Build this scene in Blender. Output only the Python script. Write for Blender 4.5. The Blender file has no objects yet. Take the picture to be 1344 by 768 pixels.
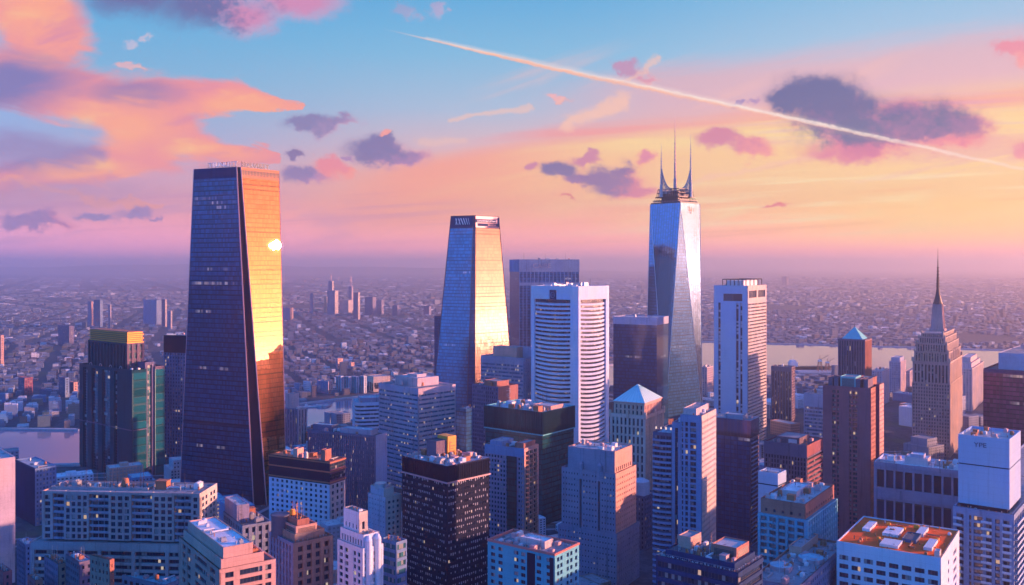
import bpy, math, random
import numpy as np
from mathutils import Vector, Matrix

scene = bpy.context.scene
col = scene.collection
rnd = random.Random(11)
R = math.radians
F, CX, HY, HC = 1200.0, 672.0, 348.0, 200.0      # focal length and horizon of the photo, camera height in metres

def lin(c):
    r = []
    for v in c:
        v = v / 255.0
        r.append(v / 12.92 if v <= 0.04045 else ((v + 0.055) / 1.055) ** 2.4)
    return (r[0], r[1], r[2], 1.0)

# ------------------------------------------------------------------ camera
cam_data = bpy.data.cameras.new('camera')
cam_data.sensor_fit = 'HORIZONTAL'
cam_data.sensor_width = 36.0
cam_data.lens = 36.0 * F / 1344.0
cam_data.shift_y = -(384.0 - HY) / 1344.0
cam_data.clip_start = 1.0
cam_data.clip_end = 200000.0
cam = bpy.data.objects.new('camera', cam_data)
cam.location = (0, 0, HC)
cam.rotation_euler = (R(90), 0, 0)
col.objects.link(cam)
scene.camera = cam

# ------------------------------------------------------------------ sun
SUN_AZ, SUN_EL = R(86.1), R(7.45)                 # azimuth clockwise from the view direction (+Y)
sun_dir = Vector((math.sin(SUN_AZ) * math.cos(SUN_EL), math.cos(SUN_AZ) * math.cos(SUN_EL), math.sin(SUN_EL)))
sun_data = bpy.data.lights.new('sun', 'SUN')
sun_data.energy = 4.4
sun_data.angle = R(0.5)
sun_data.color = (1.0, 0.45, 0.29)
sun = bpy.data.objects.new('sun', sun_data)
sun.rotation_euler = (-sun_dir).to_track_quat('-Z', 'Y').to_euler()
sun.location = (900, 0, 900)
col.objects.link(sun)

# ------------------------------------------------------------------ exposure
scene.view_settings.view_transform = 'Standard'
scene.view_settings.look = 'None'
scene.view_settings.gamma = 1.0
scene.view_settings.exposure = 1.5
scene.view_settings.use_curve_mapping = False
scene.render.engine = 'CYCLES'
cy = scene.cycles
cy.use_denoising = True
try:
    cy.denoiser = 'OPENIMAGEDENOISE'
except Exception:
    pass
cy.max_bounces = 8
cy.diffuse_bounces = 2
cy.glossy_bounces = 3
cy.transmission_bounces = 2
cy.volume_bounces = 6
cy.caustics_reflective = False
cy.caustics_refractive = False
cy.sample_clamp_indirect = 3.0

# ------------------------------------------------------------------ sky
world = bpy.data.worlds.new('World')
scene.world = world
world.use_nodes = True
wt = world.node_tree
for n in list(wt.nodes):
    wt.nodes.remove(n)

class E:
    """a node socket with arithmetic"""
    tree = None
    def __init__(s, k): s.k = k
    @staticmethod
    def op(o, *a, clamp=False):
        n = E.tree.nodes.new('ShaderNodeMath'); n.operation = o; n.use_clamp = clamp
        for i, x in enumerate(a):
            if isinstance(x, E): E.tree.links.new(x.k, n.inputs[i])
            else: n.inputs[i].default_value = x
        return E(n.outputs[0])
    def __add__(s, o): return E.op('ADD', s, o)
    __radd__ = __add__
    def __sub__(s, o): return E.op('SUBTRACT', s, o)
    def __rsub__(s, o): return E.op('SUBTRACT', o, s)
    def __mul__(s, o): return E.op('MULTIPLY', s, o)
    __rmul__ = __mul__
    def __truediv__(s, o): return E.op('DIVIDE', s, o)
    def mx(s, o): return E.op('MAXIMUM', s, o)
    def mn(s, o): return E.op('MINIMUM', s, o)
def ss(a, b, x, lo=0.0, hi=1.0):
    n = E.tree.nodes.new('ShaderNodeMapRange'); n.interpolation_type = 'SMOOTHSTEP'
    for i, v in zip((1, 2, 3, 4), (a, b, lo, hi)):
        n.inputs[i].default_value = v
    E.tree.links.new(x.k, n.inputs[0])
    return E(n.outputs[0])
def mixc(c1, c2, f, mode='MIX'):
    n = E.tree.nodes.new('ShaderNodeMix'); n.data_type = 'RGBA'; n.blend_type = mode; n.clamp_factor = True
    for x, i in ((f, 0), (c1, 6), (c2, 7)):
        if isinstance(x, E): E.tree.links.new(x.k, n.inputs[i])
        else: n.inputs[i].default_value = x
    return E(n.outputs[2])
def vec(x, y, z=0.0):
    n = E.tree.nodes.new('ShaderNodeCombineXYZ')
    for i, v in enumerate((x, y, z)):
        if isinstance(v, E): E.tree.links.new(v.k, n.inputs[i])
        else: n.inputs[i].default_value = v
    return E(n.outputs[0])
def noise(v, scale, detail=3.0, rough=0.55, dist=0.0, dim='3D'):
    n = E.tree.nodes.new('ShaderNodeTexNoise'); n.noise_dimensions = dim
    E.tree.links.new(v.k, n.inputs['Vector'])
    n.inputs['Scale'].default_value = scale; n.inputs['Detail'].default_value = detail
    n.inputs['Roughness'].default_value = rough; n.inputs['Distortion'].default_value = dist
    return E(n.outputs[0])
def ramp(x, stops):
    n = E.tree.nodes.new('ShaderNodeValToRGB')
    els = n.color_ramp.elements
    while len(els) > 1: els.remove(els[-1])
    els[0].position, els[0].color = stops[0]
    for p, c in stops[1:]:
        e = els.new(p); e.color = c
    E.tree.links.new(x.k, n.inputs[0])
    return E(n.outputs[0])

E.tree = wt
def vop(o, *a, out=0):
    n = E.tree.nodes.new('ShaderNodeVectorMath'); n.operation = o
    for i, x in enumerate(a):
        k = n.inputs['Scale'] if (o == 'SCALE' and i == 1) else n.inputs[i]
        if isinstance(x, E): E.tree.links.new(x.k, k)
        else: k.default_value = x
    return E(n.outputs[1] if o in ('LENGTH', 'DOT_PRODUCT') else n.outputs[0])
tc = wt.nodes.new('ShaderNodeTexCoord')
sx = wt.nodes.new('ShaderNodeSeparateXYZ')
wt.links.new(tc.outputs['Generated'], sx.inputs[0])
dx, dy, dz = (E(o) for o in sx.outputs)
hyp = E.op('SQRT', dx * dx + dy * dy + 1e-6)
elev = dz / hyp                                   # tangent of the elevation
az = E.op('ARCTAN2', dx, dy)                      # azimuth, 0 = along the view, positive to the right
fy = dy.mx(0.22)
U = dx / fy * F + CX                              # heading of a cloud, in thousandths of a radian or so
V = HY - dz / fy * F
front = ss(0.22, 0.45, dy)

def st(*a): return [(p, lin(c)) for p, c in a]
grad_left = ramp(elev, st((0.0, (214, 134, 168)), (0.02, (228, 142, 166)), (0.055, (236, 152, 164)), (0.09, (208, 162, 190)), (0.13, (156, 172, 212)),
                          (0.19, (126, 178, 216)), (0.26, (92, 172, 220)), (0.34, (70, 150, 205)), (0.6, (42, 106, 205)), (1.0, (32, 98, 212))))
grad_mid = ramp(elev, st((0.0, (226, 138, 152)), (0.02, (240, 146, 142)), (0.055, (250, 168, 140)), (0.09, (248, 180, 150)), (0.125, (228, 182, 186)),
                         (0.17, (172, 190, 216)), (0.23, (128, 186, 222)), (0.29, (96, 172, 220)), (0.36, (70, 150, 205)), (0.6, (42, 106, 205)), (1.0, (32, 98, 212))))
grad_right = ramp(elev, st((0.0, (236, 130, 140)), (0.012, (244, 146, 134)), (0.025, (250, 174, 122)), (0.06, (253, 198, 130)), (0.10, (253, 210, 150)),
                           (0.14, (246, 200, 176)), (0.18, (212, 196, 212)), (0.23, (164, 196, 224)), (0.30, (118, 184, 224)), (0.6, (60, 122, 200)), (1.0, (32, 98, 212))))
grad_sun = ramp(elev, st((0.0, (255, 118, 84)), (0.03, (255, 150, 70)), (0.08, (255, 186, 70)), (0.115, (255, 150, 76)), (0.16, (240, 116, 110)), (0.24, (214, 104, 140)), (0.34, (190, 116, 160)),
                         (0.52, (120, 132, 190)), (1.0, (32, 98, 212))))
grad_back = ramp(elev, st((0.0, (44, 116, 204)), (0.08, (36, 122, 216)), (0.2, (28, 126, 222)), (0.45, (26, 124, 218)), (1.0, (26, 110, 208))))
grad_back = vop('SCALE', grad_back, 2.3)  # unseen sky behind the camera, brightened to fill shaded walls with blue
aaz = E.op('ABSOLUTE', az - SUN_AZ)
base = mixc(grad_left, grad_mid, ss(-0.42, 0.02, az))
base = mixc(base, grad_right, ss(0.0, 0.42, az))
base = vop('SCALE', base, ss(0.075, 0.0, elev) * ss(0.45, 0.95, aaz) * 0.75 + 1.0)      # the bright band of evening air on the skyline
base = mixc(base, grad_sun, ss(1.05, 0.40, aaz))
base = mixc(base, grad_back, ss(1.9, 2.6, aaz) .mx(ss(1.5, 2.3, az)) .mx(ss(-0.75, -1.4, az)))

def mixf_(a, b_, f): return E.op('MULTIPLY_ADD', f, b_ - a, a)
def caps(p, x0, y0, r0, x1, y1, r1):
    """normalised distance to a tapering capsule: 0 on its axis, 1 on its rim"""
    ux, uy = x1 - x0, y1 - y0
    L2 = float(ux * ux + uy * uy)
    q_ = vop('SUBTRACT', p, (x0, y0, 0))
    t = E.op('ADD', vop('DOT_PRODUCT', q_, (ux / L2, uy / L2, 0)), 0.0, clamp=True)
    d = vop('LENGTH', vop('SUBTRACT', q_, vop('SCALE', (ux, uy, 0), t)))
    return d / E.op('MULTIPLY_ADD', t, r1 - r0, r0)
def blob(p, cx, cy_, rx, ry):
    return vop('LENGTH', vop('MULTIPLY_ADD', p, (1 / rx, 1 / ry, 0), (-cx / rx, -cy_ / ry, 0)))
# slow banded cirrus over everything near the horizon
q = vec(U * 0.0016 + V * 0.0004, V * 0.011 + U * 0.0012, 0.0)
n1 = noise(q, 1.0, 5.0, 0.55, 0.6)
q2 = vec(U * 0.0042 + V * 0.001, V * 0.028 + U * 0.0042, 3.7)
n2 = noise(q2, 1.0, 5.0, 0.6, 0.4)
q3 = vec(U * 0.012, V * 0.012, 8.1)
n3 = noise(q3, 1.0, 6.0, 0.6, 0.3)
q4 = vec(U * 0.035, V * 0.045, 1.3)
n4 = noise(q4, 1.0, 4.0, 0.6)
q5 = vec(U * 0.012 + 40.0, V * 0.012 + 17.0, 2.1)
n5 = noise(q5, 1.0, 6.0, 0.6, 0.3)
lowband = ss(190, 270, V) * ss(346, 290, V)
c_peach = lin((255, 186, 132)); c_pink = lin((246, 146, 160)); c_lilac = lin((178, 142, 190)); c_yel = lin((255, 222, 158))
sky = mixc(base, c_pink, ss(0.50, 0.72, n1) * lowband * ss(1000, 500, U) * 0.65 * front)
sky = mixc(sky, c_lilac, ss(0.52, 0.68, n2) * ss(180, 250, V) * ss(340, 300, V) * ss(700, 200, U) * 0.7 * front)
sky = mixc(sky, c_yel, ss(0.50, 0.66, n2) * ss(165, 215, V + (U - 900) * 0.03) * ss(322, 285, V) * ss(650, 1000, U) * 0.75 * front)
# the long peach band rising to the right
bandc = V + (U - 480) * 0.125 - ss(700, 480, U) * 0.0
band = ss(195, 240, bandc + (n1 - 0.5) * 70) * ss(330, 262, bandc + (n1 - 0.5) * 60) * ss(380, 560, U)
sky = mixc(sky, mixc(lin((252, 158, 136)), lin((255, 204, 140)), ss(500, 950, U + (n2 - 0.5) * 500)), band * 0.85 * front)
band2 = ss(120, 165, bandc + (n2 - 0.5) * 60) * ss(235, 195, bandc + (n2 - 0.5) * 40) * ss(640, 900, U)
sky = mixc(sky, lin((244, 166, 168)), band2 * 0.55 * front)
f3 = noise(vec(U * 0.0022 + 3.0, (V + U * 0.05) * 0.075, 2.2), 1.0, 4.0, 0.6, 0.3)
b3 = V + (U - 672) * 0.085 + (n1 - 0.5) * 50 + (n2 - 0.5) * 26
sky = mixc(sky, lin((246, 150, 152)), ss(166, 186, b3) * ss(206, 190, b3) * ss(560, 760, U) * (0.35 + ss(0.35, 0.65, f3) * 0.5) * front)
sky = mixc(sky, lin((255, 220, 150)), ss(188, 206, b3) * ss(232, 210, b3) * ss(640, 860, U) * ss(0.3, 0.6, f3) * 0.8 * front)
sky = mixc(sky, lin((255, 232, 176)), ss(0.54, 0.68, f3) * ss(205, 245, V) * ss(325, 300, V) * ss(620, 1100, U) * 0.75 * front)
sky = mixc(sky, lin((250, 172, 120)), ss(0.46, 0.36, f3) * ss(225, 260, V) * ss(340, 310, V) * ss(560, 900, U) * 0.5 * front)
sky = mixc(sky, lin((232, 178, 196)), ss(0.5, 0.66, f3) * ss(90, 140, V) * ss(200, 170, V) * ss(860, 1100, U) * 0.6 * front)
sky = mixc(sky, lin((196, 132, 176)), ss(0.52, 0.66, f3) * ss(235, 270, V) * ss(335, 300, V) * ss(720, 480, U) * 0.5 * front)
glowr = ss(1.0, 0.0, blob(vec(U, V), 1290, 292, 330, 52)) * ss(0.3, 0.6, n1)
sky = mixc(sky, lin((255, 214, 120)), glowr * 0.75 * front)
veil2 = ss(0.50, 0.66, n2) * ss(120, 175, V) * ss(262, 215, V) * ss(820, 1010, U)
sky = mixc(sky, lin((232, 152, 176)), veil2 * 0.5 * front)
wisps = ss(0.56, 0.74, noise(vec((U + V * 1.2) * 0.004, (V + U * 0.35) * 0.02, 5.5), 1.0, 5.0, 0.6, 0.5)) * ss(40, 120, V) * ss(240, 170, V) * ss(560, 760, U)
sky = mixc(sky, lin((250, 190, 180)), wisps * 0.6 * front)

n6 = noise(vec(U * 0.11, V * 0.13, 4.4), 1.0, 3.0, 0.6)
WX = U + (n3 - 0.5) * 84 + (n4 - 0.5) * 40 + (n6 - 0.5) * 16       # ragged coordinates shared by all clouds
n7 = noise(vec(U * 0.04 + 9.0, V * 0.05 + 3.0, 7.7), 1.0, 4.0, 0.65)
WY = V + (n5 - 0.5) * 64 + (n7 - 0.5) * 36 + (n6 - 0.5) * 12
WP, UP = vec(WX, WY), vec(U, V)
def smin(*a):
    m = a[0]
    for b in a[1:]:
        n = E.op('SMOOTH_MIN', m, b, 0.35); m = n
    return m

def after(v): return vop('MULTIPLY_ADD', sky, (1e-9, 1e-9, 1e-9), v)
# the big sweep of lit cloud
f1 = noise(vec(U * 0.007 - V * 0.003, V * 0.020 + U * 0.006, 11.0), 1.0, 5.0, 0.55, 1.0)    # fibres running down to the right
f2 = noise(vec(U * 0.012 + V * 0.003, V * 0.045 - U * 0.007, 15.0), 1.0, 5.0, 0.55, 0.8)    # fibres running up to the right
SP = after(vec(U + (n3 - 0.5) * 44 + (f1 - 0.5) * 50, V + (n5 - 0.5) * 26 + (f2 - 0.5) * 36))
sweep = smin(caps(SP, 20, -40, 62, 60, 56, 58), caps(SP, -60, 84, 40, 96, 122, 36), caps(SP, 96, 122, 36, 200, 160, 52),
             caps(SP, 190, 128, 30, 300, 128, 22), caps(SP, 300, 128, 22, 398, 137, 3), caps(SP, 200, 165, 48, 262, 194, 26),
             caps(SP, 262, 194, 26, 366, 207, 4), caps(SP, 215, 190, 34, 96, 226, 22), caps(SP, 96, 226, 22, -20, 236, 20))
tail = smin(caps(WP, -10, 238, 5, 90, 257, 6), caps(WP, 90, 257, 6, 215, 268, 3))
s_in = ss(1.24, 0.64, sweep + (f1 - 0.5) * 0.35 + (f2 - 0.5) * 0.35)
hot = ss(1.25, 0.0, blob(SP, 64, 18, 84, 70)).mx(ss(1.3, 0.0, blob(SP, 165, 162, 92, 40))).mx(ss(1.2, 0.1, blob(SP, 116, 226, 100, 20))).mx(
      ss(1.1, 0.2, blob(SP, 325, 138, 110, 24)) * 0.9).mx(ss(1.1, 0.2, blob(SP, 275, 196, 90, 22)) * 0.9)
cool = ss(1.25, 0.2, blob(SP, 6, 108, 130, 46)).mx(ss(1.25, 0.2, blob(SP, 30, 204, 90, 30))).mx(ss(1.2, 0.2, blob(SP, 175, 120, 80, 22)) * 0.75)
scol = mixc(lin((242, 146, 150)), lin((128, 116, 176)), cool)
scol = mixc(scol, lin((255, 166, 134)), hot * ss(0.2, 0.6, f1) * 1.2)
scol = mixc(scol, lin((255, 206, 140)), ss(0.50, 0.78, f2 * 0.5 + f1 * 0.5) * hot)
scol = mixc(scol, lin((206, 132, 168)), ss(0.48, 0.30, f1) * 0.5)
sky = mixc(sky, scol, s_in * front)
sky = mixc(sky, lin((250, 158, 140)), ss(1.2, 0.4, tail) * 0.9 * front)
shelf = ss(1.5, 0.1, caps(SP, -60, 192, 30, 130, 205, 16)) * 0.8
sky = mixc(sky, lin((146, 128, 180)), shelf * front)
# grey-violet veil low on the left
veil = ss(1.2, 0.3, blob(SP, 60, 262, 230, 34)) * 0.6
sky = mixc(sky, lin((168, 136, 180)), veil * ss(0.35, 0.6, n1) * front)

# pale diagonal wisps in the middle
XP = after(vec(WX, V + (n4 - 0.5) * 12))
for x0, y0, r0, x1, y1, r1, a_ in ((742, 166, 9, 812, 132, 15, 0.8), (815, 110, 3, 872, 78, 7, 0.6), (585, 158, 3, 696, 141, 5, 0.55), (905, 240, 3, 1090, 200, 5, 0.5), (560, 186, 7, 610, 184, 5, 0.4)):
    sky = mixc(sky, lin((253, 196, 172)), ss(1.25, 0.2, caps(XP, x0, y0, r0, x1, y1, r1)) * a_ * front)
WD = vop('SUBTRACT', WP, UP)
gn = (n3 - 0.5) * 1.4 + (n5 - 0.5) * 0.9 + (n4 - 0.5) * 1.7 + (n6 - 0.5) * 1.5 + (n7 - 0.5) * 0.9
fr = (n6 - 0.5) * 0.55 + (n7 - 0.5) * 0.5
def cloud(shapes, dark, lit, glow, litdir=(0.5, 0.85), soft=0.5, a=1.0, rag=0.8):
    """a ragged cumulus: dark above, lit on the side that faces the low sun"""
    global sky
    # each layer waits for the one below it (keeps the shader's working memory small)
    up = after(UP)
    wp = vop('ADD', up, vop('SCALE', WD, rag))
    d = smin(*[blob(wp, *s) for s in shapes]) if len(shapes) > 1 else blob(wp, *shapes[0])
    cx = sum(s[0] * s[2] for s in shapes) / sum(s[2] for s in shapes); cy_ = sum(s[1] * s[2] for s in shapes) / sum(s[2] for s in shapes)
    ext = max(max(abs(s[0] - cx) + s[2] for s in shapes) * 0.55, max(abs(s[1] - cy_) + s[3] for s in shapes))
    g = vop('DOT_PRODUCT', up, (litdir[0] / ext, litdir[1] / ext, 0)) + gn - (cx * litdir[0] + cy_ * litdir[1]) / ext
    c = mixc(dark, lit, ss(-0.25, 0.85, g))
    c = mixc(c, glow, ss(0.45, 1.05, d) * ss(-0.3, 0.9, g) * 0.9)
    sky = mixc(sky, c, ss(1.4, 0.75, d + fr * (1.1 * rag)) * front * (0.40 * a))          # thin fringe
    sky = mixc(sky, c, ss(1.08, 1.08 - soft, d + fr * (0.4 * rag)) * front * (0.93 * a))
slate = lin((94, 98, 150)); violet = lin((126, 106, 160)); pinkc = lin((228, 132, 162)); rose = lin((250, 158, 150)); salmon = lin((252, 158, 148))
cloud([(180, -8, 70, 28), (270, 4, 70, 28), (320, 22, 44, 24), (390, 2, 66, 22)], lin((104, 102, 158)), lin((214, 136, 178)), lin((232, 156, 186)), (1.0, 0.35), 0.75, rag=0.45)
cloud([(402, 160, 36, 13), (425, 168, 22, 14), (445, 160, 26, 8)], lin((132, 122, 172)), lin((176, 140, 182)), lin((206, 160, 188)))
cloud([(500, 198, 40, 16), (505, 186, 20, 12), (530, 206, 32, 11)], lin((118, 108, 164)), lin((168, 124, 174)), lin((226, 150, 168)))
cloud([(510, 176, 10, 7)], rose, salmon, salmon)
cloud([(404, 231, 30, 12)], lin((134, 116, 172)), lin((176, 130, 178)), lin((216, 150, 170)))
cloud([(438, 219, 20, 14), (455, 222, 16, 8)], lin((240, 136, 150)), lin((252, 152, 142)), salmon)
cloud([(392, 204, 12, 7), (460, 206, 8, 4)], violet, lin((170, 130, 180)), lin((200, 150, 180)))
cloud([(734, 220, 22, 12), (756, 230, 18, 10)], lin((112, 100, 158)), lin((150, 110, 164)), lin((206, 130, 160)), rag=0.6)
cloud([(786, 230, 26, 14), (812, 244, 34, 18), (834, 254, 26, 11), (816, 224, 18, 10)], lin((134, 104, 160)), lin((218, 124, 154)), salmon, (0.85, 0.45), rag=0.6)
cloud([(764, 206, 18, 8), (702, 215, 10, 7), (843, 208, 13, 9)], lin((206, 128, 162)), pinkc, salmon)
cloud([(945, 182, 36, 14), (985, 192, 30, 13)], lin((214, 126, 158)), lin((242, 146, 156)), salmon)
cloud([(1075, 126, 62, 28), (1110, 150, 66, 36), (1040, 128, 34, 22), (1140, 176, 62, 28), (1215, 160, 78, 34), (1265, 172, 42, 24)], lin((84, 92, 148)), lin((146, 102, 158)), lin((244, 136, 158)), (0.35, 0.95), 0.45, rag=0.75)
cloud([(1120, 196, 70, 14), (1250, 190, 50, 10)], lin((226, 120, 156)), lin((250, 142, 150)), salmon, soft=0.8, a=0.8)
cloud([(1330, 60, 22, 14), (1350, 66, 24, 16)], lin((236, 140, 160)), lin((252, 160, 160)), salmon)
cloud([(1340, 198, 20, 15)], lin((236, 140, 160)), lin((252, 160, 160)), salmon)
cloud([(1021, 273, 18, 4), (740, 264, 0.1 + 9, 3)], lin((226, 116, 128)), lin((236, 120, 120)), salmon)
cloud([(40, 291, 44, 10), (72, 296, 26, 6)], lin((150, 118, 176)), lin((206, 126, 170)), lin((236, 140, 160)))
cloud([(124, 281, 28, 6), (176, 276, 24, 9), (206, 281, 14, 4)], lin((148, 126, 182)), lin((170, 132, 184)), lin((206, 140, 178)))
cloud([(536, 16, 17, 12), (577, 9, 13, 9)], lin((166, 160, 200)), lin((196, 166, 200)), lin((206, 180, 206)), a=0.6)
cloud([(818, 90, 22, 9), (850, 102, 18, 7)], lin((196, 140, 176)), lin((226, 150, 170)), lin((240, 170, 176)), a=0.9)
cloud([(735, 127, 14, 5)], lin((246, 176, 176)), lin((250, 186, 170)), salmon, a=0.9)
cloud([(988, 132, 12, 6), (965, 132, 9, 4)], lin((170, 140, 186)), lin((196, 150, 186)), lin((210, 160, 186)))
cloud([(170, 56, 12, 8), (192, 48, 10, 5)], lin((206, 190, 212)), lin((226, 196, 206)), lin((230, 200, 206)), a=0.6)
cloud([(180, 94, 26, 6), (160, 88, 14, 5)], lin((240, 176, 176)), lin((246, 186, 170)), salmon, a=0.7)
# condensation trail
ct = (n4 - 0.5) * 5 + (n6 - 0.5) * 4
TP = after(vec(U, V + ct * ss(520, 760, U)))
trail = caps(TP, 495, 36, 0.6, 700, 84, 2.8).mn(caps(TP, 700, 84, 2.8, 880, 122, 3.3)).mn(caps(TP, 880, 122, 3.3, 1060, 160, 2.9)).mn(caps(TP, 1060, 160, 2.9, 1360, 226, 2.6))
halo = caps(TP, 560, 50, 2.0, 760, 95, 6.0).mn(caps(TP, 760, 95, 6.0, 1340, 222, 7.0))
tcol = mixc(lin((255, 230, 218)), lin((255, 186, 156)), ss(-2.0, 3.0, V + ct - (36 + (U - 495) * 0.222)))
puff = ss(0.30, 0.62, n7 * 0.5 + n6 * 0.5)
sky = mixc(sky, tcol, ss(1.3, 0.3, halo + (n6 - 0.5) * 1.2) * ss(1300, 900, U) * 0.30 * front)
sky = mixc(sky, tcol, ss(1.35, 0.35, trail + (n6 - 0.5) * 0.5) * ss(490, 620, U) * ss(1420, 1000, U, 0.38, 1.0) * mixf_(0.55, 1.0, puff) * front)

bg = wt.nodes.new('ShaderNodeBackground')
wt.links.new(sky.k, bg.inputs[0])
bg.inputs[1].default_value = 0.395
nish = wt.nodes.new('ShaderNodeTexSky')
nish.sky_type = 'NISHITA'
nish.sun_disc = False
nish.sun_elevation = SUN_EL
nish.sun_rotation = SUN_AZ
nish.altitude = 200
bg2 = wt.nodes.new('ShaderNodeBackground')
wt.links.new(nish.outputs[0], bg2.inputs[0])
bg2.inputs[1].default_value = 0.05
# the twilight air above Nishita's clear sky: the two are blended, mostly the coloured one
addn = wt.nodes.new('ShaderNodeMixShader')
addn.inputs[0].default_value = 0.12
wt.links.new(bg.outputs[0], addn.inputs[1]); wt.links.new(bg2.outputs[0], addn.inputs[2])
wo = wt.nodes.new('ShaderNodeOutputWorld')
wt.links.new(addn.outputs[0], wo.inputs['Surface'])
world.cycles.sampling_method = 'MANUAL'
world.cycles.sample_map_resolution = 1024

# ------------------------------------------------------------------ helpers
Z = Vector((0, 0, 1))
def P3(px, py, Y):
    return Vector(((px - CX) / F * Y, Y, HC - (py - HY) / F * Y))
def zof(py, Y): return HC - (py - HY) / F * Y
def link(o, parent=None):
    col.objects.link(o)
    if parent is not None: o.parent = parent
    return o

class MB:
    """collects quads and boxes that become one mesh"""
    def __init__(s): s.v, s.f, s.uv, s.r = [], [], [], []
    def poly(s, pts, uv=None, r=0.0):
        i = len(s.v)
        s.v.extend(tuple(p) for p in pts)
        s.f.append(tuple(range(i, i + len(pts))))
        s.uv.append(uv); s.r.append(r)
    def box(s, x0, x1, y0, y1, z0, z1, bottom=False):
        a = [(x0, y0), (x1, y0), (x1, y1), (x0, y1)]
        s.prism(a, z0, z1, bottom)
    def prism(s, pg, z0, z1, bottom=False, top=True):
        n = len(pg)
        for i in range(n):
            p, q_ = pg[i], pg[(i + 1) % n]
            s.poly([(p[0], p[1], z0), (q_[0], q_[1], z0), (q_[0], q_[1], z1), (p[0], p[1], z1)])
        if top: s.poly([(p[0], p[1], z1) for p in pg])
        if bottom: s.poly([(p[0], p[1], z0) for p in reversed(pg)])
    def loft(s, pg0, z0, pg1, z1, top=True):
        n = len(pg0)
        for i in range(n):
            j = (i + 1) % n
            s.poly([(*pg0[i], z0), (*pg0[j], z0), (*pg1[j], z1), (*pg1[i], z1)])
        if top: s.poly([(*p, z1) for p in pg1])
    def cyl(s, x, y, r0, z0, z1, r1=None, n=10, top=True):
        r1 = r0 if r1 is None else r1
        c = [(math.cos(k * 2 * math.pi / n), math.sin(k * 2 * math.pi / n)) for k in range(n)]
        s.loft([(x + r0 * a, y + r0 * b_) for a, b_ in c], z0, [(x + r1 * a, y + r1 * b_) for a, b_ in c], z1, top)
    def bar(s, p, q_, r, n=6, r1=None):
        p, q_ = Vector(p), Vector(q_); d = (q_ - p).normalized()
        a = d.orthogonal().normalized(); b_ = d.cross(a); r1 = r if r1 is None else r1
        A = [p + (a * math.cos(k * 2 * math.pi / n) + b_ * math.sin(k * 2 * math.pi / n)) * r for k in range(n)]
        B_ = [q_ + (a * math.cos(k * 2 * math.pi / n) + b_ * math.sin(k * 2 * math.pi / n)) * r1 for k in range(n)]
        for k in range(n):
            j = (k + 1) % n
            s.poly([A[k], A[j], B_[j], B_[k]])
        s.poly(list(reversed(A))); s.poly(B_)
    def mesh(s, name, mat):
        me = bpy.data.meshes.new(name)
        me.from_pydata(s.v, [], s.f)
        if any(u is not None for u in s.uv):
            l = me.uv_layers.new(name='UVMap')
            flat = []
            for f_, u in zip(s.f, s.uv):
                flat.extend(u if u is not None else [(0.5, 0.5)] * len(f_))
            l.data.foreach_set('uv', np.array(flat, dtype=np.float32).ravel())
        if any(s.r):
            at = me.attributes.new('rnd', 'FLOAT', 'FACE')
            at.data.foreach_set('value', np.array(s.r, dtype=np.float32))
        me.materials.append(mat)
        me.update()
        return me
    def build(s, name, mat, parent=None):
        return link(bpy.data.objects.new(name, s.mesh(name, mat)), parent)

def tag(o, label, cat, group=None, kind=None):
    if label: o['label'] = label
    if cat: o['category'] = cat
    if group: o['group'] = group
    if kind: o['kind'] = kind
    return o

# ------------------------------------------------------------------ materials
def new_mat(name):
    m = bpy.data.materials.new(name); m.use_nodes = True
    E.tree = m.node_tree
    b = m.node_tree.nodes['Principled BSDF']
    return m, b
def tex(kind):
    n = E.tree.nodes.new('ShaderNodeTexCoord')
    return E(n.outputs[kind])
def setin(b, name, v):
    if isinstance(v, E): E.tree.links.new(v.k, b.inputs[name])
    else: b.inputs[name].default_value = v
def bump(b, h, dist=0.05, strength=0.4):
    n = E.tree.nodes.new('ShaderNodeBump')
    n.inputs['Distance'].default_value = dist; n.inputs['Strength'].default_value = strength
    E.tree.links.new(h.k, n.inputs['Height']); E.tree.links.new(n.outputs[0], b.inputs['Normal'])
def scale3(v, x, y, z):
    return vop('MULTIPLY', v, (x, y, z))
def c4(c): return (c[0], c[1], c[2], 1.0)

def wall(name, c, rough=0.85, var=0.36, streak=0.48, joints=(6.0, 3.4), spec=0.25):
    """masonry, render or cladding: large blotches, rain streaks, optional panel joints"""
    m, b = new_mat(name)
    o = tex('Object')
    big = noise(o, 0.06, 4.0, 0.6)
    fine = noise(o, 0.9, 3.0, 0.6)
    st_ = noise(scale3(o, 0.55, 0.55, 0.03), 1.0, 3.0, 0.6)
    f = (big - 0.5) * (2 * var) + (fine - 0.5) * var + 1.0
    f = f * (1.0 - ss(0.52, 0.78, st_) * streak)
    if joints:
        s3 = wt_sep(o)
        jz = E.op('FRACT', s3[2] / joints[1])
        f = f * (1.0 - ss(0.06, 0.0, jz) * 0.22)
        jx = E.op('FRACT', (s3[0] + s3[1]) / joints[0])
        f = f * (1.0 - ss(0.04, 0.0, jx) * 0.16)
    tint = mixc(c4(c), c4((c[0] * 0.85, c[1] * 0.92, c[2] * 1.06)), ss(0.4, 0.6, noise(o, 0.023, 2.0)))
    k = vop('SCALE', tint, f)
    setin(b, 'Base Color', k)
    b.inputs['Roughness'].default_value = rough
    b.inputs['Specular IOR Level'].default_value = spec
    bump(b, fine, 0.04, 0.3)
    return m
def wt_sep(v):
    n = E.tree.nodes.new('ShaderNodeSeparateXYZ'); E.tree.links.new(v.k, n.inputs[0])
    return [E(o) for o in n.outputs]
def white(v, dim='3D'):
    n = E.tree.nodes.new('ShaderNodeTexWhiteNoise'); n.noise_dimensions = dim
    E.tree.links.new(v.k, n.inputs['Vector'])
    return E(n.outputs['Value']), E(n.outputs['Color'])
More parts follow.
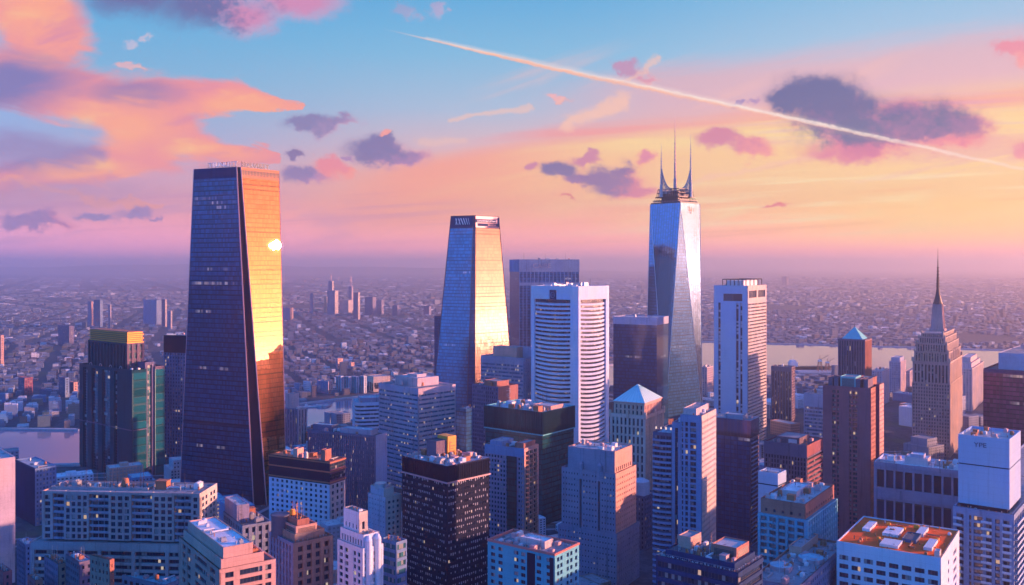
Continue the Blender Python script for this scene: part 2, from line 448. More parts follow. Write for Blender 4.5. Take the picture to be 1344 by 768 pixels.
def attr(name):
    n = E.tree.nodes.new('ShaderNodeAttribute'); n.attribute_name = name
    return E(n.outputs['Fac'])
def objrnd():
    n = E.tree.nodes.new('ShaderNodeObjectInfo')
    return E(n.outputs['Random'])

def window_mat(name, glass=(0.02, 0.035, 0.06), frame=(0.12, 0.12, 0.13), blind=(0.30, 0.29, 0.28), pblind=0.22, lit=0.04, rough=0.12, ior=1.7, edge=0.06):
    m, b = new_mat(name)
    uv = tex('UV'); s3 = wt_sep(uv)
    fu, fv = E.op('FRACT', s3[0]), E.op('FRACT', s3[1])
    cell = vec(E.op('FLOOR', s3[0]), E.op('FLOOR', s3[1]), attr('rnd') * 917.0 + objrnd() * 531.0)
    r1, c1 = white(cell)
    rc = wt_sep(c1)
    drop = ss(0.0, 0.02, fv - rc[0] * 0.9)            # blind drawn part of the way down
    isb = E.op('LESS_THAN', r1, pblind)
    k = mixc(c4(glass), c4((glass[0] * 2.2, glass[1] * 2.2, glass[2] * 2.0)), rc[1])
    k = mixc(k, c4(blind), isb * drop * 0.8)
    fr = ss(edge, edge * 0.6, fu).mx(ss(1 - edge, 1 - edge * 0.6, fu)).mx(ss(edge, edge * 0.6, fv)).mx(ss(1 - edge, 1 - edge * 0.6, fv))
    k = mixc(k, c4(frame), fr)
    setin(b, 'Base Color', k)
    setin(b, 'Roughness', mixf(rough, 0.55, fr.mx(isb * drop * 0.5)))
    b.inputs['IOR'].default_value = ior
    jitter(b, c1, 0.012)
    if lit > 0:
        on = E.op('GREATER_THAN', rc[2], 1 - lit) * (1.0 - fr)
        setin(b, 'Emission Color', mixc((1.0, 0.55, 0.25, 1), (1.0, 0.8, 0.6, 1), r1))
        setin(b, 'Emission Strength', on * 0.20)
    return m
def mixf(a, b_, f):
    return E.op('MULTIPLY_ADD', f, b_ - a, a)
def jitter(b, c, amt, extra=None):
    g = E.tree.nodes.new('ShaderNodeNewGeometry')
    off = vop('MULTIPLY_ADD', c, (2 * amt,) * 3, (-amt,) * 3)
    if extra is not None: off = vop('ADD', off, extra)
    setin(b, 'Normal', vop('NORMALIZE', vop('ADD', E(g.outputs['Normal']), off)))

def curtain_mat(name, glass, metal=0.75, spread=True, rough=0.07, line=(0.02, 0.025, 0.035), spandrel=0.22, vline=0.07, lit_rows=0.12, jit=0.006, sp_dark=0.45, var=0.35, emit=0.16, wobble=0.012):
    """coated glass curtain wall: UV in panes; panes sit very slightly askew, each floor has a spandrel strip"""
    m, b = new_mat(name)
    uv = tex('UV'); s3 = wt_sep(uv)
    fu, fv = E.op('FRACT', s3[0]), E.op('FRACT', s3[1])
    cu, cv = E.op('FLOOR', s3[0]), E.op('FLOOR', s3[1])
    r1, c1 = white(vec(cu, cv, 3.0)); rc = wt_sep(c1)
    rr, cr = white(vec(cv, 7.0, 1.0)); rrc = wt_sep(cr)
    k = vop('SCALE', c4(glass)[:3], (r1 - 0.5) * (2 * var) + 1.0)
    k = mixc(k, c4(tuple(g * sp_dark for g in glass)), ss(spandrel, spandrel * 0.8, fv))
    k = mixc(k, c4(line), ss(vline, vline * 0.7, fu).mx(ss(0.06, 0.03, fv)))
    k = mixc(k, c4(line), ss(0.7, 0.9, rrc[2]) * ss(0.35, 0.2, fv) * 0.6)
    setin(b, 'Base Color', k)
    b.inputs['Metallic'].default_value = metal
    if spread: setin(b, 'Roughness', mixf(rough, 0.4, ss(vline, vline * 0.7, fu).mx(ss(spandrel, spandrel * 0.8, fv) * 0.25)))
    else: b.inputs['Roughness'].default_value = rough
    b.inputs['IOR'].default_value = 1.6
    wob = noise(vec(cu * 0.31, cv * 0.19, 6.0), 1.0, 2.0, 0.5)
    jitter(b, c1, jit, vec(0.0, 0.0, (wob - 0.5) * wobble))
    if lit_rows > 0:
        gate = noise(vec(s3[0] * 0.11, cv * 3.7, 0.0), 1.0, 1.0)
        on = E.op('LESS_THAN', rr, lit_rows) * ss(0.5, 0.6, gate) * E.op('GREATER_THAN', r1, 0.35) * ss(spandrel, spandrel * 1.2, fv) * ss(vline, vline * 1.3, fu) * ss(0.85, 0.8, fv)
        setin(b, 'Emission Color', mixc((1.0, 0.55, 0.35, 1), (0.9, 0.75, 0.75, 1), rc[0]))
        setin(b, 'Emission Strength', on * emit * rc[1])
    return m
def plain(name, c, rough=0.6, metal=0.0, var=0.15):
    m, b = new_mat(name)
    o = tex('Object')
    f = (noise(o, 0.5, 3.0) - 0.5) * (2 * var) + (noise(o, 4.0, 2.0) - 0.5) * var + 1.0
    setin(b, 'Base Color', vop('SCALE', c[:3], f))
    b.inputs['Roughness'].default_value = rough
    b.inputs['Metallic'].default_value = metal
    return m
def roof_mat(name, c):
    m, b = new_mat(name)
    o = tex('Object')
    blot = noise(o, 0.12, 5.0, 0.65, 0.5)
    f = (noise(o, 1.4, 3.0) - 0.5) * 0.5 + (blot - 0.5) * 1.1 + 1.0
    k = mixc(c4(c), c4((c[0] * 0.35, c[1] * 0.36, c[2] * 0.4)), ss(0.55, 0.68, noise(o, 0.3, 4.0, 0.6)))
    setin(b, 'Base Color', vop('SCALE', k, f))
    b.inputs['Roughness'].default_value = 0.9
    bump(b, blot, 0.1, 0.3)
    return m

M = {}
def W(n, *a, **k): M[n] = wall(n, *a, **k)
W('pale_concrete', (0.43, 0.42, 0.46)); W('white_concrete', (0.62, 0.63, 0.69), streak=0.22, var=0.15); W('white_panel', (0.36, 0.47, 0.60), streak=0.2, var=0.1, joints=(2.4, 3.2))
W('lilac_concrete', (0.39, 0.38, 0.47)); W('grey_concrete', (0.26, 0.28, 0.35)); W('dark_stone', (0.11, 0.11, 0.15)); W('grey_stone', (0.22, 0.25, 0.33), joints=(3.0, 3.4))
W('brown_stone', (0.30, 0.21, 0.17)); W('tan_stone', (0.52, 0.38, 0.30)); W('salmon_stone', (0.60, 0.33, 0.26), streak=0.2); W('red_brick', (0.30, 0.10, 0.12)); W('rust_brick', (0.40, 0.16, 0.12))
W('maroon', (0.18, 0.06, 0.11)); W('plum', (0.16, 0.14, 0.22)); W('teal_wall', (0.05, 0.36, 0.46), streak=0.25); W('teal_pale', (0.14, 0.44, 0.52), streak=0.25); W('navy_panel', (0.012, 0.042, 0.12), rough=0.7, spec=0.12)
W('black_panel', (0.008, 0.015, 0.042), rough=0.7, spec=0.12); W('dark_green_panel', (0.004, 0.050, 0.070), rough=0.7, spec=0.12); W('slate_panel', (0.07, 0.11, 0.19), rough=0.6); W('blue_grey_panel', (0.16, 0.25, 0.40), rough=0.6)
W('rose_stone', (0.46, 0.29, 0.27)); W('beige_concrete', (0.36, 0.31, 0.30)); W('shaded_salmon', (0.44, 0.25, 0.21)); W('pink_concrete', (0.56, 0.42, 0.42)); W('brown_panel', (0.17, 0.12, 0.16)); W('peach_concrete', (0.58, 0.46, 0.40)); W('violet_stone', (0.27, 0.24, 0.33))  # peach also serves as sunlit copy of pale walls; one salmon copy is shaded
M['roof_pale'] = roof_mat('roof_pale', (0.44, 0.42, 0.43)); M['roof_dark'] = roof_mat('roof_dark', (0.10, 0.10, 0.12)); M['roof_grey'] = roof_mat('roof_grey', (0.25, 0.25, 0.27))
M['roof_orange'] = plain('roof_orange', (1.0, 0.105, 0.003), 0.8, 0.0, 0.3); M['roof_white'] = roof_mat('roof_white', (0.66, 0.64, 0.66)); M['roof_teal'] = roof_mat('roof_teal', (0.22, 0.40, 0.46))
M['metal'] = plain('metal', (0.38, 0.38, 0.41), 0.45, 0.5); M['dark_metal'] = plain('dark_metal', (0.05, 0.045, 0.055), 0.5, 0.5); M['white_metal'] = plain('white_metal', (0.62, 0.62, 0.65), 0.5, 0.1)
M['orange_metal'] = plain('orange_metal', (0.85, 0.30, 0.03), 0.5); M['gold'] = plain('gold', (0.80, 0.30, 0.04), 0.45, 0.35); M['rust_metal'] = plain('rust_metal', (0.42, 0.14, 0.07), 0.7)
M['copper_green'] = plain('copper_green', (0.10, 0.42, 0.44), 0.7); M['pale_copper'] = plain('pale_copper', (0.46, 0.66, 0.64), 0.6); M['red_parapet'] = plain('red_parapet', (0.52, 0.16, 0.14), 0.8)
M['pink_metal'] = plain('pink_metal', (0.55, 0.34, 0.36), 0.5, 0.3); M['white_letter'] = plain('white_letter', (0.8, 0.78, 0.78), 0.5)
M['win'] = window_mat('win', glass=(0.012, 0.03, 0.065)); M['win_blue'] = window_mat('win_blue', glass=(0.03, 0.07, 0.14)); M['win_teal'] = window_mat('win_teal', glass=(0.015, 0.09, 0.11), lit=0.01)
M['win_black'] = window_mat('win_black', glass=(0.008, 0.016, 0.036), blind=(0.42, 0.42, 0.47), pblind=0.6, lit=0.015, frame=(0.02, 0.02, 0.03))
M['win_dark'] = window_mat('win_dark', glass=(0.007, 0.017, 0.042), pblind=0.10, lit=0.03, frame=(0.03, 0.03, 0.04))
M['win_balcony'] = window_mat('win_balcony', glass=(0.010, 0.02, 0.045), blind=(0.2, 0.19, 0.2), pblind=0.3, lit=0.03, frame=(0.06, 0.06, 0.07))
M['win_plain'] = window_mat('win_plain', glass=(0.008, 0.016, 0.042), pblind=0.0, lit=0.0, frame=(0.03, 0.03, 0.05), edge=0.03)
M['glass_silver'] = curtain_mat('glass_silver', (0.11, 0.20, 0.32), metal=0.8, rough=0.07, lit_rows=0.02, var=0.25)
M['glass_navy'] = curtain_mat('glass_navy', (0.006, 0.085, 0.20), metal=0.45, lit_rows=0.12)
M['glass_gold'] = curtain_mat('glass_gold', (0.84, 0.37, 0.17), metal=0.95, rough=0.004, jit=0.0010, wobble=0.005, spread=False, lit_rows=0.0, spandrel=0.16, sp_dark=0.6, var=0.15)  # gold on one face only: sunset reflection put into the glass tint
M['glass_blue'] = curtain_mat('glass_blue', (0.012, 0.24, 0.40), metal=0.6, lit_rows=0.05)
M['glass_cream'] = curtain_mat('glass_cream', (0.56, 0.36, 0.26), metal=0.95, rough=0.025, jit=0.004, spread=False, lit_rows=0.0, spandrel=0.14, sp_dark=0.8, var=0.12)  # cream tint carries the mirrored evening sky of a single face
M['glass_sky'] = curtain_mat('glass_sky', (0.17, 0.32, 0.48), metal=0.9, rough=0.07, lit_rows=0.02, var=0.2)
M['glass_dark'] = curtain_mat('glass_dark', (0.005, 0.055, 0.15), metal=0.10, lit_rows=0.06)
M['glass_green'] = curtain_mat('glass_green', (0.006, 0.09, 0.105), metal=0.35, lit_rows=0.02, rough=0.12)
M['glass_teal'] = curtain_mat('glass_teal', (0.012, 0.17, 0.20), metal=0.45, lit_rows=0.03, rough=0.12, line=(0.10, 0.20, 0.20))
M['glass_maroon'] = curtain_mat('glass_maroon', (0.20, 0.06, 0.13), metal=0.4, rough=0.15, lit_rows=0.1, sp_dark=0.35, vline=0.12)
M['glass_steel'] = curtain_mat('glass_steel', (0.035, 0.15, 0.32), metal=0.35, rough=0.1, lit_rows=0.03)

# ------------------------------------------------------------------ facades
CAMV = Vector((0, 0, HC))
class B:
    """one building: an Empty at the base of its front corner; local x runs along the right face, local y along the left face"""
    def __init__(s, name, label, cat, xc, Y, a, xl=None, xr=None, ytop=None, group=None, wr=None, wl=None):
        s.a = R(a); t = (xc - CX) / F
        s.X0, s.Y0 = t * Y, Y
        ca, sa = math.cos(s.a), math.sin(s.a)
        if xr is not None:
            tr = (xr - CX) / F; s.wr = (tr * Y - s.X0) / (ca - tr * sa)
        else: s.wr = wr
        if xl is not None:
            tl = (xl - CX) / F; s.wl = (s.X0 - tl * Y) / (sa + tl * ca)
        else: s.wl = wl
        s.h = zof(ytop, Y) if ytop is not None else None
        e = bpy.data.objects.new(name, None)
        e.empty_display_size = 5
        e.location = (s.X0, s.Y0, 0); e.rotation_euler = (0, 0, s.a)
        tag(e, label, cat, group); link(e)
        s.e = e; s.mw = Matrix.Translation((s.X0, s.Y0, 0)) @ Matrix.Rotation(s.a, 4, 'Z')
        s.inv = s.mw.inverted()
        s.mb = {}; s.wins = []
        s.seed = rnd.randrange(10 ** 6)
        foot.append((s.X0 + (s.wr or 30) * ca / 2 - (s.wl or 30) * sa / 2, s.Y0 + (s.wr or 30) * sa / 2 + (s.wl or 30) * ca / 2, 0.5 * math.hypot(s.wr or 30, s.wl or 30)))
        builds.append(s)
    def m(s, name, mat, uid=None):
        return s.mb.setdefault((name, mat, uid), MB())
    def solo(s, name, mat, mb, parent=None):
        return mb.build(name, M[mat], parent or s.e)
    def rect(s, x0=0.0, y0=0.0, x1=None, y1=None):
        x1 = s.wr if x1 is None else x1; y1 = s.wl if y1 is None else y1
        return [(x0, y0), (x1, y0), (x1, y1), (x0, y1)]
    def finish(s):
        for (name, mat, _), mb in s.mb.items():
            if mb.f: mb.build(name, M[mat], s.e)
        place_windows(s)
foot, builds = [], []
MESHES = {}

def px_of(w):
    d = max(w.y, 1.0)
    return CX + F * w.x / d, HY + F * (HC - w.z) / d

def place_windows(b):
    by = {}
    for w in b.wins:
        c, d, n, wd, ht, nu, nv, mat, nm = w
        wc = b.mw @ c; wn = b.mw.to_3x3() @ n
        view = CAMV - wc; L = view.length
        area = wd * ht * max(0.0, wn.dot(view) / L) / (L * L) * F * F
        x, y = px_of(wc)
        if not (-20 < x < 1364 and -20 < y < 790): area *= 0.01
        by.setdefault((nm, mat), []).append((area, w))
    for (nm, mat), lst in by.items():
        lst.sort(key=lambda t_: -t_[0])
        cap = 100
        solo_ = [w for a_, w in lst[:cap] if a_ > 3.2]
        rest = [w for a_, w in lst[len(solo_):]]
        rr = random.Random(b.seed)
        for c, d, n, wd, ht, nu, nv, mt, _ in solo_:
            key = (round(wd, 2), round(ht, 2), nu, nv, mt, nm)
            if key not in MESHES:
                q_ = MB()
                q_.poly([(-wd / 2, 0, -ht / 2), (wd / 2, 0, -ht / 2), (wd / 2, 0, ht / 2), (-wd / 2, 0, ht / 2)], [(0, 0), (nu, 0), (nu, nv), (0, nv)])
                MESHES[key] = q_.mesh(nm, M[mt])
            o = bpy.data.objects.new(nm, MESHES[key])
            o.location = c; o.rotation_euler = (0, 0, math.atan2(d.y, d.x))
            link(o, b.e)
        if rest:
            q_ = MB()
            for c, d, n, wd, ht, nu, nv, mt, _ in rest:
                q_.poly([c - d * wd / 2 - Z * ht / 2, c + d * wd / 2 - Z * ht / 2, c + d * wd / 2 + Z * ht / 2, c - d * wd / 2 + Z * ht / 2],
                        [(0, 0), (nu, 0), (nu, nv), (0, nv)], rr.random() + 0.001)
            o = q_.build(nm + 's' if not solo_ else 'small_' + nm + 's', M[mat], b.e)
            if len(rest) > 1: o['kind'] = 'stuff'

def facade(b, p0, p1, z0, z1, S, wallmat):
    p0, p1 = Vector((p0[0], p0[1], 0)), Vector((p1[0], p1[1], 0))
    Wd = (p1 - p0).length
    if Wd < 0.05: return
    d = (p1 - p0) / Wd; n = Vector((d.y, -d.x, 0))
    mid = b.mw @ ((p0 + p1) / 2 + Z * z1); wn = b.mw.to_3x3() @ n
    vd = (CAMV - mid); vd.z = 0; vd.normalize()
    facing = wn.dot(vd)
    mb = b.m('wall', wallmat)
    def P(s_, z, k=0.0): return p0 + d * s_ + Z * z + n * k
    if S is None or facing < -0.3:
        mb.poly([P(0, z0), P(Wd, z0), P(Wd, z1), P(0, z1)]); return
    if S.get('curtain'):
        pw, fh = S.get('pane', 1.6), S.get('floor', 3.8)
        tp = S.get('top', 0.0)
        if tp: b.m('wall', S.get('topmat', wallmat)).poly([P(0, z1 - tp), P(Wd, z1 - tp), P(Wd, z1), P(0, z1)])
        g = MB(); nu = max(1, round(Wd / pw)); H_ = z1 - tp - z0; nv = max(1, round(H_ / fh))
        g.poly([P(0, z0), P(Wd, z0), P(Wd, z1 - tp), P(0, z1 - tp)], [(0, 0), (nu, 0), (nu, nv), (0, nv)])
        b.solo('glass_curtain_wall', S['curtain'], g)
        fin = S.get('fin')
        if fin:
            fm = b.m('mullion', S.get('finmat', wallmat)); k = fin[0]
            for i in range(k + 1):
                s_ = Wd * i / k; hw = fin[1] / 2
                a0, a1 = max(0, s_ - hw), min(Wd, s_ + hw)
                fm.poly([P(a0, z0, fin[2]), P(a1, z0, fin[2]), P(a1, z1 - tp, fin[2]), P(a0, z1 - tp, fin[2])])
                fm.poly([P(a0, z0, 0), P(a0, z0, fin[2]), P(a0, z1 - tp, fin[2]), P(a0, z1 - tp, 0)])
                fm.poly([P(a1, z0, fin[2]), P(a1, z0, 0), P(a1, z1 - tp, 0), P(a1, z1 - tp, fin[2])])
        return
    rec = S.get('rec', 0.35); pp = S.get('pp', 0.0); sp = S.get('sp', 0.0)
    top = S.get('top', 1.2); bot = S.get('bot', 0.0); edge = min(S.get('edge', 0.6), Wd * 0.3)
    bay, fh = S.get('bay', 3.0), S.get('floor', 3.4)
    ww, wh, sill = S.get('ww', 0.6), S.get('wh', 0.55), S.get('sill', 0.28)
    wm = S.get('win', 'win'); nm = S.get('name', 'window'); pane = S.get('pane', None)
    tb = max(pp, sp) + 0.003
    zt, zb = z1 - top, z0 + bot
    def bandq(za, zc, k=tb, mat_=None):
        q_ = b.m('wall', mat_) if mat_ else mb
        q_.poly([P(0, za, k), P(Wd, za, k), P(Wd, zc, k), P(0, zc, k)])
        if k + rec > 0.05:
            q_.poly([P(0, za, -rec), P(Wd, za, -rec), P(Wd, za, k), P(0, za, k)])
            q_.poly([P(0, zc, k), P(Wd, zc, k), P(Wd, zc, -rec), P(0, zc, -rec)])
            for e_ in (0, Wd):
                q_.poly([P(e_, za, -rec), P(e_, za, k), P(e_, zc, k), P(e_, zc, -rec)])
    if top > 0.01: bandq(zt, z1, tb, S.get('topmat'))
    if bot > 0.01: bandq(z0, zb)
    cols = S.get('cols')
    if cols:
        iv = [(edge + a_ * (Wd - 2 * edge), edge + c_ * (Wd - 2 * edge)) for a_, c_ in cols]
    else:
        nc = max(1, round((Wd - 2 * edge) / bay)); bw = (Wd - 2 * edge) / nc
        iv = [(edge + i * bw + bw * (1 - ww) / 2, edge + i * bw + bw * (1 + ww) / 2) for i in range(nc)]
    nr = S.get('rows') or max(1, round((zt - zb) / fh)); f_ = (zt - zb) / nr
    rows = [(zb + j * f_ + f_ * sill, zb + j * f_ + f_ * min(1.0, sill + wh)) for j in range(nr)]
    # piers
    edges = [0.0] + [e for i_ in iv for e in i_] + [Wd]
    for i in range(0, len(edges), 2):
        a_, c_ = edges[i], edges[i + 1]
        if c_ - a_ < 0.02: continue
        mb.poly([P(a_, zb, pp), P(c_, zb, pp), P(c_, zt, pp), P(a_, zt, pp)])
        mb.poly([P(a_, zb, -rec), P(a_, zb, pp), P(a_, zt, pp), P(a_, zt, -rec)])
        mb.poly([P(c_, zb, pp), P(c_, zb, -rec), P(c_, zt, -rec), P(c_, zt, pp)])
    sm = b.m('spandrel', S['spmat']) if S.get('spmat') else mb
    for a_, c_ in iv:
        zs = [zb] + [e for r_ in rows for e in r_] + [zt]
        for i in range(0, len(zs), 2):
            u, w = zs[i], zs[i + 1]
            if w - u < 0.02: continue
            sm.poly([P(a_, u, sp), P(c_, u, sp), P(c_, w, sp), P(a_, w, sp)])
            sm.poly([P(a_, u, -rec), P(c_, u, -rec), P(c_, u, sp), P(a_, u, sp)])
            sm.poly([P(a_, w, sp), P(c_, w, sp), P(c_, w, -rec), P(a_, w, -rec)])
        wd = c_ - a_
        for u, w in rows:
            ht = w - u
            nu = pane[0] if pane else max(1, round(wd / 1.4))
            nv = pane[1] if pane else max(1, round(ht / 3.2))
            b.wins.append((P((a_ + c_) / 2, (u + w) / 2, -rec + 0.02), d, n, wd, ht, nu, nv, wm, nm))

def inset(pg, k):
    n = len(pg); out = []
    for i in range(n):
        p0, p1, p2 = Vector(pg[i - 1]), Vector(pg[i]), Vector(pg[(i + 1) % n])
        d0, d1 = (p1 - p0).normalized(), (p2 - p1).normalized()
        n0, n1 = Vector((-d0.y, d0.x)), Vector((-d1.y, d1.x))
        den = 1 + n0.dot(n1)
        out.append(tuple(p1 + (n0 + n1) * (k / max(den, 0.2))))
    return out

def vol(b, pg, z0, z1, S, wallmat, roof='roof_grey', par=1.1, cop=None, name='roof'):
    """a prismatic volume with a facade on each side, a parapet and a sunken roof deck"""
    n = len(pg)
    for i in range(n):
        s_ = S[i] if isinstance(S, (list, tuple)) else S
        wm = wallmat[i] if isinstance(wallmat, (list, tuple)) else wallmat
        facade(b, pg[i], pg[(i + 1) % n], z0, z1, s_, wm)
    w0 = wallmat[0] if isinstance(wallmat, (list, tuple)) else wallmat
    if roof is None: return
    ins = inset(pg, 0.45)
    uid = len(b.mb)
    cp = b.m('coping', cop or w0, uid)
    rm = b.m(name, roof, uid)
    for i in range(n):
        j = (i + 1) % n
        cp.poly([(*pg[i], z1), (*pg[j], z1), (*ins[j], z1), (*ins[i], z1)])
        cp.poly([(*ins[j], z1), (*ins[i], z1), (*ins[i], z1 - par), (*ins[j], z1 - par)])
    rm.poly([(*p, z1 - par) for p in ins])

# rooftop equipment: shared meshes, one object per machine
def mk_unit(k):
    q_ = MB()
    if k == 0:
        q_.box(-1.6, 1.6, -1.1, 1.1, 0.25, 2.0); q_.cyl(-0.7, 0, 0.6, 2.0, 2.35); q_.cyl(0.8, 0, 0.6, 2.0, 2.35)
        for x in (-1.4, 1.4): q_.box(x - .12, x + .12, -1.0, 1.0, 0, 0.25)
    elif k == 1:
        q_.box(-2.6, 2.6, -1.3, 1.3, 0.3, 2.6)
        for i in range(3): q_.cyl(-1.7 + i * 1.7, 0, 0.72, 2.6, 3.0)
        for x in (-2.2, 0, 2.2): q_.box(x - .15, x + .15, -1.2, 1.2, 0, 0.3)
    elif k == 2:
        q_.cyl(0, 0, 1.5, 0.5, 3.2, 1.3, 12); q_.cyl(0, 0, 1.0, 3.2, 3.5, 0.9, 12)
        for a in range(4): q_.bar((1.1 * math.cos(a * 1.57), 1.1 * math.sin(a * 1.57), 0), (1.1 * math.cos(a * 1.57), 1.1 * math.sin(a * 1.57), 0.6), 0.1)
    elif k == 3:
        q_.box(-5, 5, -0.45, 0.45, 0.4, 1.3); q_.box(4.1, 5, -0.45, 3.5, 0.4, 1.3)
        for x in (-4, 0, 4): q_.box(x - .1, x + .1, -.4, .4, 0, .4)
    elif k == 4:
        q_.cyl(0, 0, 0.3, 0, 1.6); q_.cyl(0, 0, 0.5, 1.6, 1.9)
    elif k == 5:
        q_.bar((0, 0, 0), (0, 0, 9), 0.13, 5, 0.05)
        for z in (4, 6, 7.5): q_.bar((-0.7, 0, z), (0.7, 0, z), 0.05, 4)
    elif k == 6:
        q_.box(-2.2, 2.2, -1.8, 1.8, 0, 2.9); q_.box(-2.4, 2.4, -2.0, 2.0, 2.9, 3.1); q_.box(-.5, .5, -1.86, -1.8, 0, 2.1)
    return q_
UNITN = ['air_conditioner', 'cooling_unit', 'water_tank', 'duct', 'vent_pipe', 'antenna', 'stair_hut']
UNITMAT = [['metal', 'white_metal', 'pink_metal'], ['white_metal', 'metal'], ['rust_metal', 'metal'], ['white_metal', 'metal'], ['metal', 'rust_metal'], ['dark_metal'], ['pink_metal', 'white_metal', 'rust_metal']]
UNITS = {}
def clutter(b, x0, x1, y0, y1, z, n0, seed=0, kinds=(0, 0, 1, 2, 3, 4, 4, 5, 6), s0=1.0, mats=None):
    r = random.Random(b.seed + seed)
    n = round(n0 * (2.1 if b.Y0 < 650 else 1.0)); put = []
    for i in range(n * 4):
        if len(put) >= n: break
        k = r.choice(kinds); s_ = s0 * r.uniform(0.8, 1.35)
        rad = (2.0, 3.0, 1.7, 4.0, 0.6, 0.5, 2.8)[k] * s_
        if x1 - x0 < 2 * rad or y1 - y0 < 2 * rad: continue
        x, y = r.uniform(x0 + rad, x1 - rad), r.uniform(y0 + rad, y1 - rad)
        if any((x - p) ** 2 + (y - q_) ** 2 < (rad + t_) ** 2 for p, q_, t_ in put): continue
        put.append((x, y, rad))
        mt = r.choice(mats or UNITMAT[k])
        if (k, mt) not in UNITS: UNITS[(k, mt)] = mk_unit(k).mesh(UNITN[k], M[mt])
        o = bpy.data.objects.new(UNITN[k], UNITS[(k, mt)])
        o.location = (x, y, z + 0.005); o.rotation_euler = (0, 0, r.choice((0, 1.5708, 3.1416))); o.scale = (s_, s_, s_ * r.uniform(0.85, 1.2))
        link(o, b.e)
def hut(b, x0, x1, y0, y1, z0, z1, mat='grey_concrete', roof='roof_grey', name='penthouse', par=0.5, louver=False):
    q_ = MB(); q_.prism([(x0, y0), (x1, y0), (x1, y1), (x0, y1)], z0, z1 - par, top=False)
    for i, (a_, c_) in enumerate([((x0, y0), (x1, y0)), ((x1, y0), (x1, y1)), ((x1, y1), (x0, y1)), ((x0, y1), (x0, y0))]):
        q_.poly([(*a_, z1 - par), (*c_, z1 - par), (*c_, z1), (*a_, z1)])
    i_ = inset([(x0, y0), (x1, y0), (x1, y1), (x0, y1)], 0.3); o_ = [(x0, y0), (x1, y0), (x1, y1), (x0, y1)]
    for i in range(4):
        j = (i + 1) % 4
        q_.poly([(*o_[i], z1), (*o_[j], z1), (*i_[j], z1), (*i_[i], z1)])
        q_.poly([(*i_[j], z1), (*i_[i], z1), (*i_[i], z1 - par), (*i_[j], z1 - par)])
    o = b.solo(name, mat, q_)
    r_ = MB(); r_.poly([(*p, z1 - par) for p in i_]); r_.build('roof', M[roof], o)
    if louver:
        l = MB()
        for k in range(int((z1 - z0 - 1.4) / 0.5)):
            z = z0 + 0.6 + k * 0.5
            l.poly([(x0 + 1, y0 - 0.15, z), (x1 - 1, y0 - 0.15, z), (x1 - 1, y0 - 0.02, z + 0.3), (x0 + 1, y0 - 0.02, z + 0.3)])
            l.poly([(x0 - 0.15, y1 - 1, z), (x0 - 0.15, y0 + 1, z), (x0 - 0.02, y0 + 1, z + 0.3), (x0 - 0.02, y1 - 1, z + 0.3)])
        l.build('louver', M['dark_metal'], o)
    return o
def text_on(b, body, size, origin, xdir, nrm, mat, name='lettering', depth=0.2, width=None, spacing=1.0):
    """upright lettering; origin = bottom left corner, in the building's own frame"""
    cu = bpy.data.curves.new('lettering', 'FONT'); cu.body = body; cu.size = size; cu.extrude = depth / 2; cu.space_character = spacing
    ob = bpy.data.objects.new('lettering', cu); col.objects.link(ob)
    dg = bpy.context.evaluated_depsgraph_get(); dg.update()
    me = bpy.data.meshes.new_from_object(ob.evaluated_get(dg))
    bpy.data.objects.remove(ob); bpy.data.curves.remove(cu)
    me.materials.clear(); me.materials.append(M[mat]); me.name = name
    if width:
        xs = [v.co.x for v in me.vertices]; k = width / (max(xs) - min(xs))
        for v in me.vertices: v.co.x *= k
    o = bpy.data.objects.new(name, me)
    xd, nr = Vector(xdir).normalized(), Vector(nrm).normalized()
    o.matrix_local = Matrix.Translation(Vector(origin)) @ Matrix((xd, nr.cross(xd), nr)).transposed().to_4x4()
    return link(o, b.e)

# ------------------------------------------------------------------ towers of the near city
def cw(mat, **k): return dict(curtain=mat, **k)

def sloped(b, pts, mat, pw, fh, name='glass_curtain_wall'):
    """one plane of curtain wall through local points (counter-clockwise from outside)"""
    pts = [Vector(p) for p in pts]
    d = (pts[1] - pts[0]).normalized(); n = d.cross(pts[-1] - pts[0]).normalized(); up = n.cross(d)
    g = MB(); g.poly(pts, [((p - pts[0]).dot(d) / pw, (p - pts[0]).dot(up) / fh) for p in pts])
    return b.solo(name, mat, g)

def corners(b, *pxs):
    return [b.inv @ P3(*p) for p in pxs]

